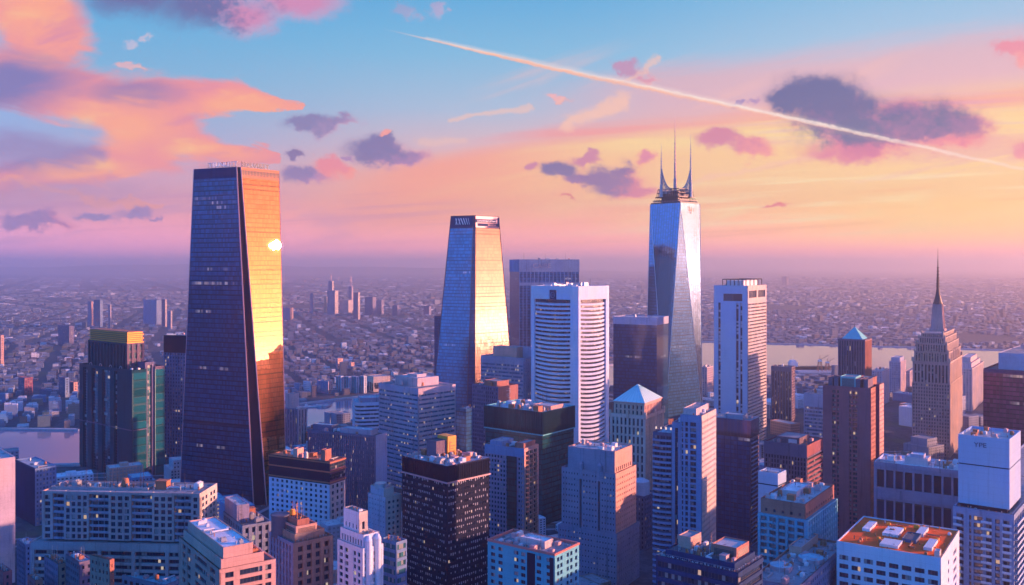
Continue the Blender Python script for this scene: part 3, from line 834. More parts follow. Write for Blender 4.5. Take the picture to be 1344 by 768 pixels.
# --- the big tapering tower on the left
def big_tower():
    Yb, Yt = 757.0, 763.0
    zt = zof(219, Yt)
    b = B('glass_tower', 'tallest tower on the left, navy glass front and gold mirrored side, rooftop sign letters', 'skyscraper', 333, Yb, 0, wr=70, wl=70)
    a1, a2 = R(66), R(54)
    l, u = Vector((-math.sin(a1), math.cos(a1), 0)), Vector((math.cos(a2), math.sin(a2), 0))
    def reach(p, d, px):
        t = (px - CX) / F
        return p + d * ((t * p.y - p.x) / (d.x - t * d.y))
    Ab = Vector(((333 - CX) / F * Yb, Yb, 0)); Bb = Vector(((350 - CX) / F * (Yb + 4), Yb + 4, 0))
    At = Vector(((310.5 - CX) / F * Yt, Yt, zt)); Bt = Vector(((316 - CX) / F * (Yt + 1), Yt + 1, zt))
    Lb, Rb = reach(Ab, l, 236), reach(Bb, u, 376)
    Lt, Rt = reach(At, l, 254.5), reach(Bt, u, 366.5)
    Kb, Kt = Lb + (Rb - Bb), Lt + (Rt - Bt)
    pb = [b.inv @ v for v in (Ab, Bb, Rb, Kb, Lb)]; pt = [b.inv @ v for v in (At, Bt, Rt, Kt, Lt)]
    nr = (Rb - Bb).cross(Bt - Bb).normalized()
    v = (P3(361, 322, 775) - CAMV).normalized(); r = v - 2 * v.dot(nr) * nr
    print('GLINT azimuth %.2f elevation %.2f' % (math.degrees(math.atan2(r.x, r.y)), math.degrees(math.asin(r.z))))
    capz = 9.0
    def at(i, z): return pb[i].lerp(pt[i], z / zt)
    zc = zt - capz
    # left face, in two lifts: a sky lobby line divides them
    zs = zof(562, 757)
    sloped(b, [at(4, zs + 1.5), at(0, zs + 1.5), at(0, zc), at(4, zc)], 'glass_navy', 1.7, 4.0)
    d_in = Vector((0, 0, 0))
    sloped(b, [pb[4], pb[0], at(0, zs), at(4, zs)], 'glass_navy', 1.7, 4.0)
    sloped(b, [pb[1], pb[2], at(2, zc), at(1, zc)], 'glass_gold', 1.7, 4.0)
    sloped(b, [pb[2], pb[3], at(3, zc), at(2, zc)], 'glass_navy', 1.7, 4.0)
    sloped(b, [pb[3], pb[4], at(4, zc), at(3, zc)], 'glass_navy', 1.7, 4.0)
    # dark recessed slot down the corner
    m_ = b.m('corner_slot', 'black_panel')
    def inw(i, z, k): 
        p = at(i, z); c = sum((at(j, z) for j in range(5)), Vector()) / 5
        return p + (c - p).normalized() * k
    m_.poly([inw(0, 0, 3), inw(1, 0, 3), inw(1, zt, 1.5), inw(0, zt, 1.5)])
    m_.poly([at(0, 0), inw(0, 0, 3), inw(0, zt, 1.5), at(0, zt)]); m_.poly([inw(1, 0, 3), at(1, 0), at(1, zt), inw(1, zt, 1.5)])
    # metal edges
    e_ = b.m('corner_trim', 'pink_metal')
    for i in (0, 1): e_.bar(at(i, 0), at(i, zt), 0.55, 4)
    for i in (2, 4): e_.bar(at(i, 0), at(i, zt), 0.35, 4)
    s_ = b.m('belt_course', 'black_panel')
    for i, j in ((4, 0),):
        n_ = (at(j, zs) - at(i, zs)).cross(Z).normalized()
        s_.poly([at(i, zs) + n_ * .2, at(j, zs) + n_ * .2, at(j, zs + 1.5) + n_ * .2, at(i, zs + 1.5) + n_ * .2])
    # crown band
    c1, c2 = b.m('crown', 'navy_panel'), b.m('crown', 'rust_metal')
    for i, j, mm in ((4, 0, c1), (1, 2, c2), (2, 3, c1), (3, 4, c1)):
        mm.poly([at(i, zc), at(j, zc), at(j, zt), at(i, zt)])
    lv = b.m('louver', 'dark_metal')
    for k in range(26):
        p = at(1, zc + 2.2).lerp(at(2, zc + 2.2), (k + 0.5) / 26)
        n_ = (at(2, zt) - at(1, zt)).cross(Z).normalized(); dd = (at(2, zt) - at(1, zt)).normalized()
        lv.poly([p - dd * .35 + n_ * .2, p + dd * .35 + n_ * .2, p + dd * .35 + n_ * .2 + Z * 4.5, p - dd * .35 + n_ * .2 + Z * 4.5])
    rf = b.m('roof', 'roof_dark'); rf.poly([at(i, zt - 0.4) for i in (0, 1, 2, 3, 4)])
    # roof sign: letters on posts along the two visible edges
    fr = MB()
    c = sum((at(j, zt) for j in range(5)), Vector()) / 5
    for i, j, t0, t1 in ((4, 0, 0.28, 0.99), (1, 2, 0.03, 0.75)):
        p, q_ = at(i, zt), at(j, zt)
        for k in range(9):
            s = p.lerp(q_, t0 + (t1 - t0) * k / 8); s = s + (c - s).normalized() * 2
            fr.bar(s, s + Z * (5.2 - 2.0 * abs(k / 8 - (1 if i == 4 else 0)) * 0.5), 0.16, 4)
        a0, a1 = p.lerp(q_, t0), p.lerp(q_, t1)
        a0, a1 = a0 + (c - a0).normalized() * 2, a1 + (c - a1).normalized() * 2
        for hz in (0.9, 4.3): fr.bar(a0 + Z * hz, a1 + Z * hz, 0.14, 4)
    fr.build('sign_frame', M['dark_metal'], b.e)
    for i, j, t0, t1, txt in ((4, 0, 0.3, 0.97, 'TEUNLETT'), (1, 2, 0.04, 0.73, 'SQUAREY')):
        p, q_ = at(i, zt), at(j, zt); n_ = (q_ - p).cross(Z).normalized(); a0, a1 = p.lerp(q_, t0), p.lerp(q_, t1)
        a0 = a0 + (c - a0).normalized() * 2
        text_on(b, txt, 5.4, a0 + n_ * 0.4 + Z * 0.9, q_ - p, n_, 'white_letter' if i == 4 else 'dark_metal', 'sign_lettering', 0.4, (a1 - p.lerp(q_, t0)).length)
    return b
big_tower()

# --- tapered tower in the middle with a lettered crown
def taper_tower():
    Yb, Yt = 1140.0, 1158.0
    zt = zof(283, Yt)
    b = B('tapered_tower', 'blue and cream glass tower tapering to a dark lettered crown', 'skyscraper', 613, Yb, 0, wr=90, wl=90)
    a1, a2 = R(62), R(42)
    l, u = Vector((-math.sin(a1), math.cos(a1), 0)), Vector((math.cos(a2), math.sin(a2), 0))
    def reach(p, d, px):
        t = (px - CX) / F
        return p + d * ((t * p.y - p.x) / (d.x - t * d.y))
    Ab = Vector(((612 - CX) / F * Yb, Yb, 0)); Bb = Vector(((623 - CX) / F * (Yb + 1), Yb + 1, 0))
    At = Vector(((621.5 - CX) / F * Yt, Yt, zt)); Bt = Vector(((624 - CX) / F * (Yt + 0.5), Yt + 0.5, zt))
    Lb, Rb, Lt, Rt = reach(Ab, l, 565), reach(Bb, u, 677), reach(At, l, 592), reach(Bt, u, 654.5)
    Kb, Kt = Lb + (Rb - Bb), Lt + (Rt - Bt)
    pb = [b.inv @ v for v in (Ab, Bb, Rb, Kb, Lb)]; pt = [b.inv @ v for v in (At, Bt, Rt, Kt, Lt)]
    zc = zof(299, Yt)
    def at(i, z): return pb[i].lerp(pt[i], z / zt)
    sloped(b, [pb[4], pb[0], at(0, zc), at(4, zc)], 'glass_blue', 1.8, 4.2)
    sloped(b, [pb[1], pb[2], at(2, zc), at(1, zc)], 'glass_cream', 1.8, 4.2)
    sloped(b, [pb[2], pb[3], at(3, zc), at(2, zc)], 'glass_blue', 1.8, 4.2)
    sloped(b, [pb[3], pb[4], at(4, zc), at(3, zc)], 'glass_blue', 1.8, 4.2)
    sloped(b, [pb[0], pb[1], at(1, zc), at(0, zc)], 'glass_dark', 1.8, 4.2)
    e_ = b.m('corner_trim', 'dark_metal')
    for i in (0, 1, 2, 4): e_.bar(at(i, 0), at(i, zt), 0.6, 4)
    cr = b.m('crown', 'navy_panel'); cp = b.m('crown', 'pink_metal')
    for i, j, mm in ((4, 0, cr), (0, 1, cr), (1, 2, cp), (2, 3, cr), (3, 4, cr)):
        mm.poly([at(i, zc), at(j, zc), at(j, zt), at(i, zt)])
    for i, j in ((4, 0), (0, 1), (1, 2), (2, 3), (3, 4)):
        for z in (zc, zt): b.m('crown_rail', 'dark_metal').bar(at(i, z), at(j, z), 0.5, 4)
    b.m('roof', 'roof_dark').poly([at(i, zt - 1.5) for i in range(5)])
    # slanted strokes of the emblem on the left, a dark lettered band on the right
    p, q_ = at(4, zc), at(0, zc); n_ = (q_ - p).cross(Z).normalized(); dd = (q_ - p).normalized(); Wd = (q_ - p).length
    g = MB()
    for x0, x1, w in ((.24, .30, 1.3), (.30, .24, .8), (.36, .44, 1.3), (.44, .38, .7), (.46, .56, 1.6), (.57, .66, 1.4), (.68, .76, 1.0), (.78, .84, .7)):
        a_, c_ = p + dd * Wd * x1 + Z * 4.2 + n_ * .25, p + dd * Wd * x0 + Z * 12.2 + n_ * .25
        g.poly([a_, a_ + dd * w, c_ + dd * w, c_])
    g.build('emblem', M['white_letter'], b.e)
    p, q_ = at(1, zc), at(2, zc); n_ = (q_ - p).cross(Z).normalized(); dd = (q_ - p).normalized(); Wd = (q_ - p).length
    g = MB()
    for x0, x1, z0, z1 in ((.04, .84, 7.0, 11.2), (.10, .92, 2.4, 6.0)):
        g.poly([p + dd * Wd * x0 + Z * z0 + n_ * .2, p + dd * Wd * x1 + Z * z0 + n_ * .2, p + dd * Wd * x1 + Z * z1 + n_ * .2, p + dd * Wd * x0 + Z * z1 + n_ * .2])
    g.poly([p + dd * Wd * .92 + Z * 1.5 + n_ * .25, p + dd * Wd * .985 + Z * 1.5 + n_ * .25, p + dd * Wd * .985 + Z * 13.5 + n_ * .25, p + dd * Wd * .92 + Z * 13.5 + n_ * .25])
    g.build('sign_band', M['navy_panel'], b.e)
    text_on(b, 'onmwunw', 5, p + dd * Wd * .06 + Z * 7.6 + n_ * .4, dd, n_, 'white_letter', 'lettering', .3, Wd * .76)
    text_on(b, 'wnnw', 4, p + dd * Wd * .5 + Z * 2.9 + n_ * .4, dd, n_, 'pink_metal', 'lettering', .3, Wd * .34)
taper_tower()

# --- twisted tower with three masts
def twist_tower():
    b = B('masted_tower', 'silver blue faceted tower with an open crown carrying three masts', 'skyscraper', 872, 1175, 0, wr=80, wl=80)
    zt = zof(266, 1185)
    Lb, Fb, Rb = P3(846, HY + F * HC / 1212, 1212), P3(873, HY + F * HC / 1172, 1172), P3(922, HY + F * HC / 1215, 1215)
    for v_ in (Lb, Fb, Rb): v_.z = 0
    Kb = Lb + Rb - Fb
    def T(px, Y): v_ = P3(px, 300, Y); v_.z = zt; return v_
    Lt, Ft, Rt = T(853.5, 1222), T(893, 1186), T(918.5, 1216); Kt = Lt + Rt - Ft
    base = [b.inv @ v_ for v_ in (Fb, Rb, Kb, Lb)]; top = [b.inv @ v_ for v_ in (Ft, Rt, Kt, Lt)]
    for i in range(4):
        j = (i + 1) % 4
        sloped(b, [base[i], base[j], top[i]], 'glass_steel' if i == 0 else 'glass_sky', 1.7, 4.0)
        sloped(b, [base[j], top[j], top[i]], 'glass_silver' if i == 0 else 'glass_sky', 1.7, 4.0)
    e_ = b.m('edge_trim', 'white_metal')
    for i in range(4):
        e_.bar(base[i], top[i], 0.45, 4); e_.bar(base[(i + 1) % 4], top[i], 0.35, 4)
    c = sum(top, Vector()) / 4
    cv = c.copy()
    b.m('roof', 'roof_dark').poly([p + Z * 0.01 for p in top])
    # crown: three open decks stepping in, with a truss of posts
    tr = b.m('crown', 'dark_metal'); pk = b.m('crown', 'pink_metal')
    k = zt
    for s_, z0, z1 in ((0.98, 0.3, 1.6), (0.90, 4.0, 5.0), (0.80, 8.5, 9.6), (0.72, 14, 15), (0.70, 19, 20)):
        pg = [(cv.x + (p.x - cv.x) * s_, cv.y + (p.y - cv.y) * s_) for p in top]
        pi = [(cv.x + (p.x - cv.x) * (s_ - .08), cv.y + (p.y - cv.y) * (s_ - .08)) for p in top]
        for i in range(4):
            j = (i + 1) % 4
            for (a_, c_, rev) in ((pg, pg, 0), (pi, pi, 1)):
                tr.poly([(*a_[i], k + z0), (*a_[j], k + z0), (*a_[j], k + z1), (*a_[i], k + z1)])
            tr.poly([(*pg[i], k + z1), (*pg[j], k + z1), (*pi[j], k + z1), (*pi[i], k + z1)])
    for i in range(4):
        j = (i + 1) % 4
        for q_ in range(10):
            a0 = top[i].lerp(top[j], q_ / 10); a1 = top[i].lerp(top[j], (q_ + .5) / 10); a2 = top[i].lerp(top[j], (q_ + 1) / 10)
            def sc(p, s_, z): return Vector((cv.x + (p.x - cv.x) * s_, cv.y + (p.y - cv.y) * s_, k + z))
            pk.bar(sc(a0, .97, 0), sc(a1, .86, 4.5), .22, 4); pk.bar(sc(a1, .86, 4.5), sc(a2, .97, 0), .22, 4)
            tr.bar(sc(a0, .86, 4.5), sc(a0, .76, 9), .2, 4); tr.bar(sc(a0, .76, 9), sc(a0, .69, 20), .3, 4); pk.bar(sc(a1, .76, 9), sc(a0, .70, 14.5), .16, 4)
            pk.bar(sc(a0, .7, 14.5), sc(a1, .69, 20), .16, 4)
    dk = b.m('crown_deck', 'dark_metal')
    dk.prism([(cv.x + (p.x - cv.x) * .55, cv.y + (p.y - cv.y) * .55) for p in top], k, k + 17)
    # masts
    def loc(px, Y): v_ = b.inv @ P3(px, 300, Y); return v_
    for px, Y, py, r0, horn in ((868, 1208, 188, 1.5, 1), (886, 1210, 153, 1.5, 0), (906.5, 1208, 177, 1.5, -1)):
        p = loc(px, Y); zb = k + 9; ztop = zof(py, Y)
        m_ = MB(); H_ = ztop - zb
        r_ = random.Random(int(px))
        segs = [(0, 2.3), (.22, 1.9), (.24, 1.3), (.42, 1.1), (.44, .8), (.68, .6), (.7, .34), (1.0, .10)]
        for (t0, ra), (t1, rb) in zip(segs, segs[1:]):
            m_.cyl(p.x, p.y, ra, zb + H_ * t0, zb + H_ * t1 + .01, rb, 6)
        for q_ in range(16):
            t = .06 + q_ * .05; w = 2.3 * (1 - t) + .5
            m_.cyl(p.x, p.y, w, zb + H_ * t, zb + H_ * t + .7, w * .9, 7)
            for s in range(2):
                a_ = r_.uniform(0, 6.28); m_.bar((p.x, p.y, zb + H_ * t), (p.x + math.cos(a_) * w * 1.5, p.y + math.sin(a_) * w * 1.5, zb + H_ * t + r_.uniform(-1, 2)), .13, 3)
        m_.build('mast', M['pink_metal'] if horn == 0 else M['metal'], b.e)
        if horn:
            h_ = MB(); q0 = loc(px + horn * 14, Y)
            for w in range(3):
                prev = None
                for s in range(9):
                    t = s / 8
                    pt = Vector((p.x + (q0.x - p.x) * (1 - math.sqrt(1 - (1 - t) ** 2)) * 1.0, p.y + (q0.y - p.y) * (1 - math.sqrt(1 - (1 - t) ** 2)) + (w - 1) * 2.0, zb + 10 + 27 * (1 - math.sqrt(max(0, 1 - t * t)))))
                    pt.x = p.x + (q0.x - p.x) * (1 - t); pt.z = zb + 11 + 26 * (t ** 2.6)
                    if prev is not None: h_.bar(prev, pt, .6, 4)
                    h_.bar(pt, Vector((pt.x, pt.y, zb + 4)), .22, 4)
                    if prev is not None: h_.bar(prev, Vector((pt.x, pt.y, zb + 4 + (pt.z - zb - 4) * .5)), .18, 3)
                    prev = pt
            h_.build('horn_truss', M['metal'], b.e)
    # marks near the top of the right facet
    p, q_ = top[0], top[1]; n_ = (q_ - p).cross(Z).normalized(); dd = (q_ - p).normalized(); Wd = (q_ - p).length
    g = MB()
    for x0, w, z0, z1 in ((.40, 1.2, -13, -4), (.52, 1.2, -14, -5), (.46, 3.0, -9.5, -8.3), (.62, .8, -11, -6)):
        a_ = p + dd * Wd * x0 + n_ * 1.2
        g.poly([a_ + Z * z0, a_ + dd * w + Z * z0, a_ + dd * w + Z * z1, a_ + Z * z1])
    g.build('emblem', M['rust_metal'], b.e)
twist_tower()

# --- left edge
def simple(name, label, cat, xl, xc, xr, ytop, Y, a, left, right, wl='grey_concrete', wr=None, roof='roof_grey', n=6, par=1.1, cop=None, huts=(), mats=None, kinds=(0, 0, 1, 2, 3, 4, 4, 5, 6), s0=1.0, z0=0.0, group=None):
    b = B(name, label, cat, xc, Y, a, xl, xr, ytop, group)
    wr = wr or wl
    vol(b, b.rect(), z0, b.h, [right, None, None, left], [wr, wl, wl, wl], roof, par, cop)
    zr = b.h - par
    for (fx0, fx1, fy0, fy1, hh, mt, *o) in huts:
        hut(b, b.wr * fx0, b.wr * fx1, b.wl * fy0, b.wl * fy1, zr + 0.003, zr + hh, mt, *o)
    if n: clutter(b, 1, b.wr - 1, 1, b.wl - 1, zr, n, 1, kinds, s0, mats)
    return b
def S(bay=3.0, floor=3.4, ww=.6, wh=.55, **k): return dict(bay=bay, floor=floor, ww=ww, wh=wh, **k)
RIB = lambda floor=3.6, wh=.5, **k: dict(bay=1e6, floor=floor, ww=1.0, wh=wh, name='ribbon_window', edge=k.pop('edge', .8), **k)
STRIP = lambda bay, ww, **k: dict(bay=bay, rows=1, ww=ww, wh=1.0, sill=0.0, name='window_strip', **k)

simple('office_block', 'pale pink block with blank panelled walls at the very left edge', 'office building', -70, -38, 20, 607, 560, 42, S(4, 4, .3, .3), None, 'pink_concrete', 'pink_concrete', 'roof_pale', 5)
simple('office_block', 'small dark navy ribbed block standing by the river bank', 'office building', 20, 46, 74, 615, 700, 45, S(2.4, 3.4, .5, .9, sill=.05, win='win_dark', pp=.35), S(2.4, 3.4, .62, .6, win='win_blue', pp=.2), 'navy_panel', 'blue_grey_panel', 'roof_pale', 8, s0=.8)

# --- long apartment block on a parking podium, bottom left
def apartments():
    b = B('apartment_block', 'long beige apartment block with bay windows on a grid podium, bottom left', 'apartment building', 262, 455, 86, 55, 285, 648)
    zp = zof(712, 455)
    n = 11; pg = b.rect()
    # street front: bays stand forward of recessed balcony bays
    L = b.wl; bays = [(0, .055, 1), (.055, .16, 0), (.16, .30, 1), (.30, .43, 0), (.43, .575, 1), (.575, .70, 0), (.70, .86, 1), (.86, .93, 0), (.93, 1.0, 1)]
    rx = 2.6
    for t0, t1, out in bays:
        y0, y1 = L * t0, L * t1
        x = 0 if out else rx
        w = y1 - y0
        if out:
            facade(b, (0, y1), (0, y0), zp, b.h, S(3.2, 3.3, .64, .66, sill=.2, rec=.5, top=1.6, win='win_dark'), 'beige_concrete')
            for yy, s in ((y0, -1), (y1, 1)):
                q_ = b.m('wall', 'beige_concrete'); q_.poly([(0, yy, zp), (rx, yy, zp), (rx, yy, b.h), (0, yy, b.h)])
        else:
            facade(b, (rx, y1), (rx, y0), zp, b.h - 1.2, S(3.6, 3.3, .86, .7, sill=.1, rec=.4, top=.5, win='win_balcony', name='balcony_door'), 'grey_concrete')
            nr = round((b.h - 1.2 - zp) / 3.3)
            for k in range(nr):
                z = zp + k * (b.h - 1.2 - zp) / nr
                q_ = MB(); q_.box(0.5, rx, y0 + .05, y1 - .05, z + .02, z + .25, True); q_.box(.5, .62, y0 + .05, y1 - .05, z + .25, z + 1.25)
                q_.build('balcony', M['grey_concrete'], b.e)
            b.m('wall', 'beige_concrete').box(0.003, rx, y0 + .003, y1 - .003, b.h - 1.2, b.h - .006, True)
    facade(b, (0, 0), (b.wr, 0), zp, b.h, S(3.4, 3.3, .5, .6, rec=.4, top=2.2, edge=1.5, win='win_dark', cols=[(.08, .2), (.3, .42), (.62, .74), (.82, .94)]), 'peach_concrete')  # peach end wall: strong sunlight put into its colour
    facade(b, (b.wr, 0), (b.wr, L), zp, b.h, None, 'beige_concrete'); facade(b, (b.wr, L), (0, L), zp, b.h, None, 'beige_concrete')
    b.m('roof', 'roof_grey').poly([(rx * .2, .4, b.h - .5), (b.wr - .4, .4, b.h - .5), (b.wr - .4, L - .4, b.h - .5), (rx * .2, L - .4, b.h - .5)])
    o, i_ = b.rect(), inset(b.rect(), .5)
    for k in range(4):
        j = (k + 1) % 4; c_ = b.m('coping', 'salmon_stone')
        c_.poly([(*o[k], b.h + .01), (*o[j], b.h + .01), (*i_[j], b.h + .01), (*i_[k], b.h + .01)]); c_.poly([(*i_[j], b.h), (*i_[k], b.h), (*i_[k], b.h - .5), (*i_[j], b.h - .5)])
    # raised roof frames
    for t0, t1 in ((.36, .60), (.60, .99)):
        q_ = MB()
        for (x0, x1, y0, y1) in ((6, 6.6, L * t0, L * t1), (b.wr - 6.6, b.wr - 6, L * t0, L * t1), (6.6, b.wr - 6.6, L * t0, L * t0 + .6), (6.6, b.wr - 6.6, L * t1 - .6, L * t1)):
            q_.box(x0, x1, y0, y1, b.h - .49, b.h + .8)
        q_.build('roof_curb', M['beige_concrete'], b.e)
    clutter(b, 7, b.wr - 7, 2, L * .35, b.h - .5, 9, 2); clutter(b, 8, b.wr - 8, L * .38, L * .98, b.h - .5, 16, 3)
    # podium
    pz = zp - 0.3
    pod = [(-3, -3), (b.wr + 2, -3), (b.wr + 2, L + 4), (-3, L + 4)]
    vol(b, pod, 0, pz, [S(8, 3.3, .8, .6, sill=.3, top=3.2, edge=2, win='win_dark', sp=-.2), None, None, S(16.5, 3.3, .90, .60, sill=.3, top=4.0, edge=1, rec=1.2, pp=.3, sp=-.1, win='win_dark', name='parking_opening')], ['peach_concrete', 'beige_concrete', 'beige_concrete', 'beige_concrete'], 'roof_grey', .8)
    return b
apartments()

# --- dark green tower with a golden louvred crown
def green_tower():
    b = B('art_deco_tower', 'dark green ribbed tower with stepped shoulders and glowing golden louvred crown', 'skyscraper', 174, 850, 52, 105, 217, 486)
    h = b.h; wr, wl = b.wr, b.wl
    left = STRIP(wl / 8.0, .5, rec=1.0, pp=.6, top=3, edge=1.5, win='win_dark', spmat=None, pane=(2, 36))
    # body in three stepped bays along the right face
    vol(b, [(0, 0), (wr * .42, 0), (wr * .42, wl), (0, wl)], 0, h, [cw('glass_teal', floor=7.5, pane=14.0, top=3), None, None, dict(left, cols=[(.06, .15), (.24, .36), (.45, .60), (.68, .74)])], 'dark_green_panel', 'roof_dark')
    vol(b, [(wr * .42, 3), (wr * .70, 3), (wr * .70, wl), (wr * .42, wl)], 0, h + 6, [dict(STRIP(7, .55, rec=.8, pp=.5, top=3, win='win_teal', pane=(2, 36)))] + [None] * 3, 'plum', 'roof_dark')
    vol(b, [(wr * .70, 1), (wr, 1), (wr, wl * .9), (wr * .70, wl * .9)], 0, h + 1.5, [cw('glass_teal', floor=7.5, pane=14.0, top=3), None, None, None], 'brown_panel', 'roof_dark')
    # tall core, set back
    z1, z2 = zof(450, 870), zof(435, 870)
    core = [(wr * .10, wl * .16), (wr * .62, wl * .16), (wr * .62, wl * .90), (wr * .10, wl * .90)]
    vol(b, core, h - 1.2, z1, [S(5, 9, .5, .75, rec=.8, pp=.4, win='win_teal'), None, None, STRIP(6, .45, rec=1.0, pp=.5, top=2, win='win_dark', pane=(2, 8))], ['brown_panel', 'dark_green_panel', 'dark_green_panel', 'dark_green_panel'], 'roof_dark', 1)
    k = inset(core, 1.0); g = MB()
    for i in range(6):
        z = z1 + i * (z2 - z1) / 6
        pg = inset(core, .2 if i % 2 == 0 else .9)
        g.prism(pg, z, z + (z2 - z1) / 6 * .5, True)
    g.build('golden_crown', M['gold'], b.e)
    g = MB(); g.prism(inset(core, 1.6), z1, z2 - .1); g.build('crown_core', M['rust_metal'], b.e)
    # arched lamps along the left shoulder
    for i in range(4):
        q_ = MB(); y = wl * (.22 + .19 * i)
        for s in range(7):
            a0, a1 = math.pi * s / 7, math.pi * (s + 1) / 7
            q_.bar((.3, y + 2.2 * math.cos(a0), h + 2.2 * math.sin(a0)), (.3, y + 2.2 * math.cos(a1), h + 2.2 * math.sin(a1)), .35, 4)
        q_.build('arch', M['metal'], b.e)
    # sill line at the tree-top of its neighbours
    zb = zof(566, 850)
    for p0, p1 in (((0, wl), (0, 0)), ((0, 0), (wr * .42, 0))):
        p0, p1 = Vector((*p0, 0)), Vector((*p1, 0)); d = (p1 - p0).normalized(); n = Vector((d.y, -d.x, 0))
        b.m('string_course', 'brown_panel').poly([p0 + n * .7 + Z * zb, p1 + n * .7 + Z * zb, p1 + n * .7 + Z * (zb + 1), p0 + n * .7 + Z * (zb + 1)])
    clutter(b, 2, wr * .4, wl * .02, wl * .14, h - 1.1, 3, 4, s0=.8)
green_tower()

simple('office_slab', 'pale blue-grey office slab with a black top storey behind the big navy tower', 'office building', 215, 262, 285, 441, 935, 72, S(3.2, 3.7, .62, .6, top=18, topmat='black_panel', win='win_blue', pp=.3), S(3.2, 3.7, .6, .6), 'blue_grey_panel', n=4)
b = simple('residential_tower', 'purple vertically ribbed tower with a lower shoulder, right of the big navy tower', 'residential tower', 373, 391, 403, 537, 1000, 55, STRIP(4.2, .5, rec=.7, pp=.5, top=1.5, win='win', pane=(2, 14)), STRIP(4.2, .5, rec=.7, pp=.5, top=1.5, win='win', pane=(2, 14)), 'violet_stone', 'pink_concrete', n=5)
hut(b, b.wr * .1, b.wr * .8, b.wl * .45, b.wl * .97, b.h - 1.1, zof(517, 1010), 'pink_concrete')

# --- white hotel with a dark double attic
def hotel():
    b = simple('hotel', 'white hotel with small square windows under a dark double-storey attic', 'hotel', 353, 433, 453, 606, 650, 63,
               S(4.4, 3.6, .50, .55, sill=.22, top=16.5, topmat='black_panel', edge=1.5, win='win_dark', rec=.5), S(5.6, 4.2, .5, .6, sill=.2, top=16.5, topmat='maroon', edge=1.0, win='win_dark', rec=.5), 'white_concrete', 'peach_concrete', 'roof_dark', 14, cop='rust_metal', mats=None)  # white walls turn peach on the right, low sun in the colour
    h = b.h
    q_ = MB()
    for z in (h - 1.4, h - 8.0, h - 15.6):
        q_.prism(inset(b.rect(), -.5), z, z + .9, True)
    q_.build('cornice', M['rust_metal'], b.e)
    n = 15
    for i in range(9):
        for z in (h - 6.6, h - 14.0):
            x = b.wr * (i + .5) / 9
            b.wins.append((Vector((x, -.06, z + 2.6)), Vector((1, 0, 0)), Vector((0, -1, 0)), 2.0, 4.2, 1, 2, 'win_dark', 'attic_window'))
    hut(b, b.wr * .1, b.wr * .5, b.wl * .55, b.wl * .62, h - 1.1, h + 6, 'salmon_stone'); hut(b, b.wr * .1, b.wr * .5, b.wl * .1, b.wl * .17, h - 1.1, h + 7.5, 'rust_brick')
hotel()

# --- brown stepped block with rusty rooftop, bottom left
def brown_block():
    b = B('stone_block', 'brown stone block with a stepped rust-red rooftop full of plant', 'office building', 385, 420, 40, 354, 437, 713)
    h = b.h; wr, wl = b.wr, b.wl
    vol(b, b.rect(), 0, h, [S(4.2, 4.0, .56, .62, sill=.2, rec=.8, pp=.35, edge=1.2, top=1.6, win='win_dark'), None, None, S(3.2, 4.0, .5, .66, rec=.7, pp=.35, edge=1, top=1.6, win='win_dark')], ['brown_stone', 'brown_stone', 'brown_stone', 'violet_stone'], 'roof_dark', .9)
    z = h - .9
    for k, (i0, hh, mt) in enumerate(((2.4, 4.2, 'brown_stone'), (4.6, 3.6, 'salmon_stone'), (6.8, 3.2, 'rust_brick'))):
        hut(b, i0 * .7, wr - i0 * 1.4, i0 * .8, wl - i0 * .5, z + .004 * (k + 1), z + hh, mt, 'roof_dark', 'setback', .7, louver=(k == 1))
        z += hh - .7
    clutter(b, 6, wr - 11, 6, wl - 4, z, 9, 5, (0, 2, 4, 4, 6, 5), .8, ['rust_metal', 'orange_metal', 'metal'])
    clutter(b, .8, wr - 1, .8, 2.2, h - .9, 6, 6, (4, 4, 0), .6); clutter(b, wr - 3.5, wr - .6, 1, wl - 1, h - .9, 6, 7, (4, 0, 4), .7, ['rust_metal', 'metal'])
    # drum beside the setbacks
    q_ = MB(); q_.cyl(wr * .12, wl * .75, 4.2, h - .9, h + 8.5, n=20); q_.cyl(wr * .12, wl * .75, 4.5, h + 8.5, h + 9.2, n=20)
    q_.build('stair_drum', M['dark_stone'], b.e)
    return b
brown_block()
simple('stone_annex', 'low grey stone annex with a pale roof hut, behind the salmon block', 'office building', 293, 318, 356, 690, 452, 34, S(4, 4, .5, .6, win='win_dark'), S(3.2, 4, .5, .62, win='win_dark', pp=.3), 'grey_stone', 'grey_stone', 'roof_dark', 8, huts=[(.02, .45, .3, .95, 9, 'violet_stone', 'roof_pale')])

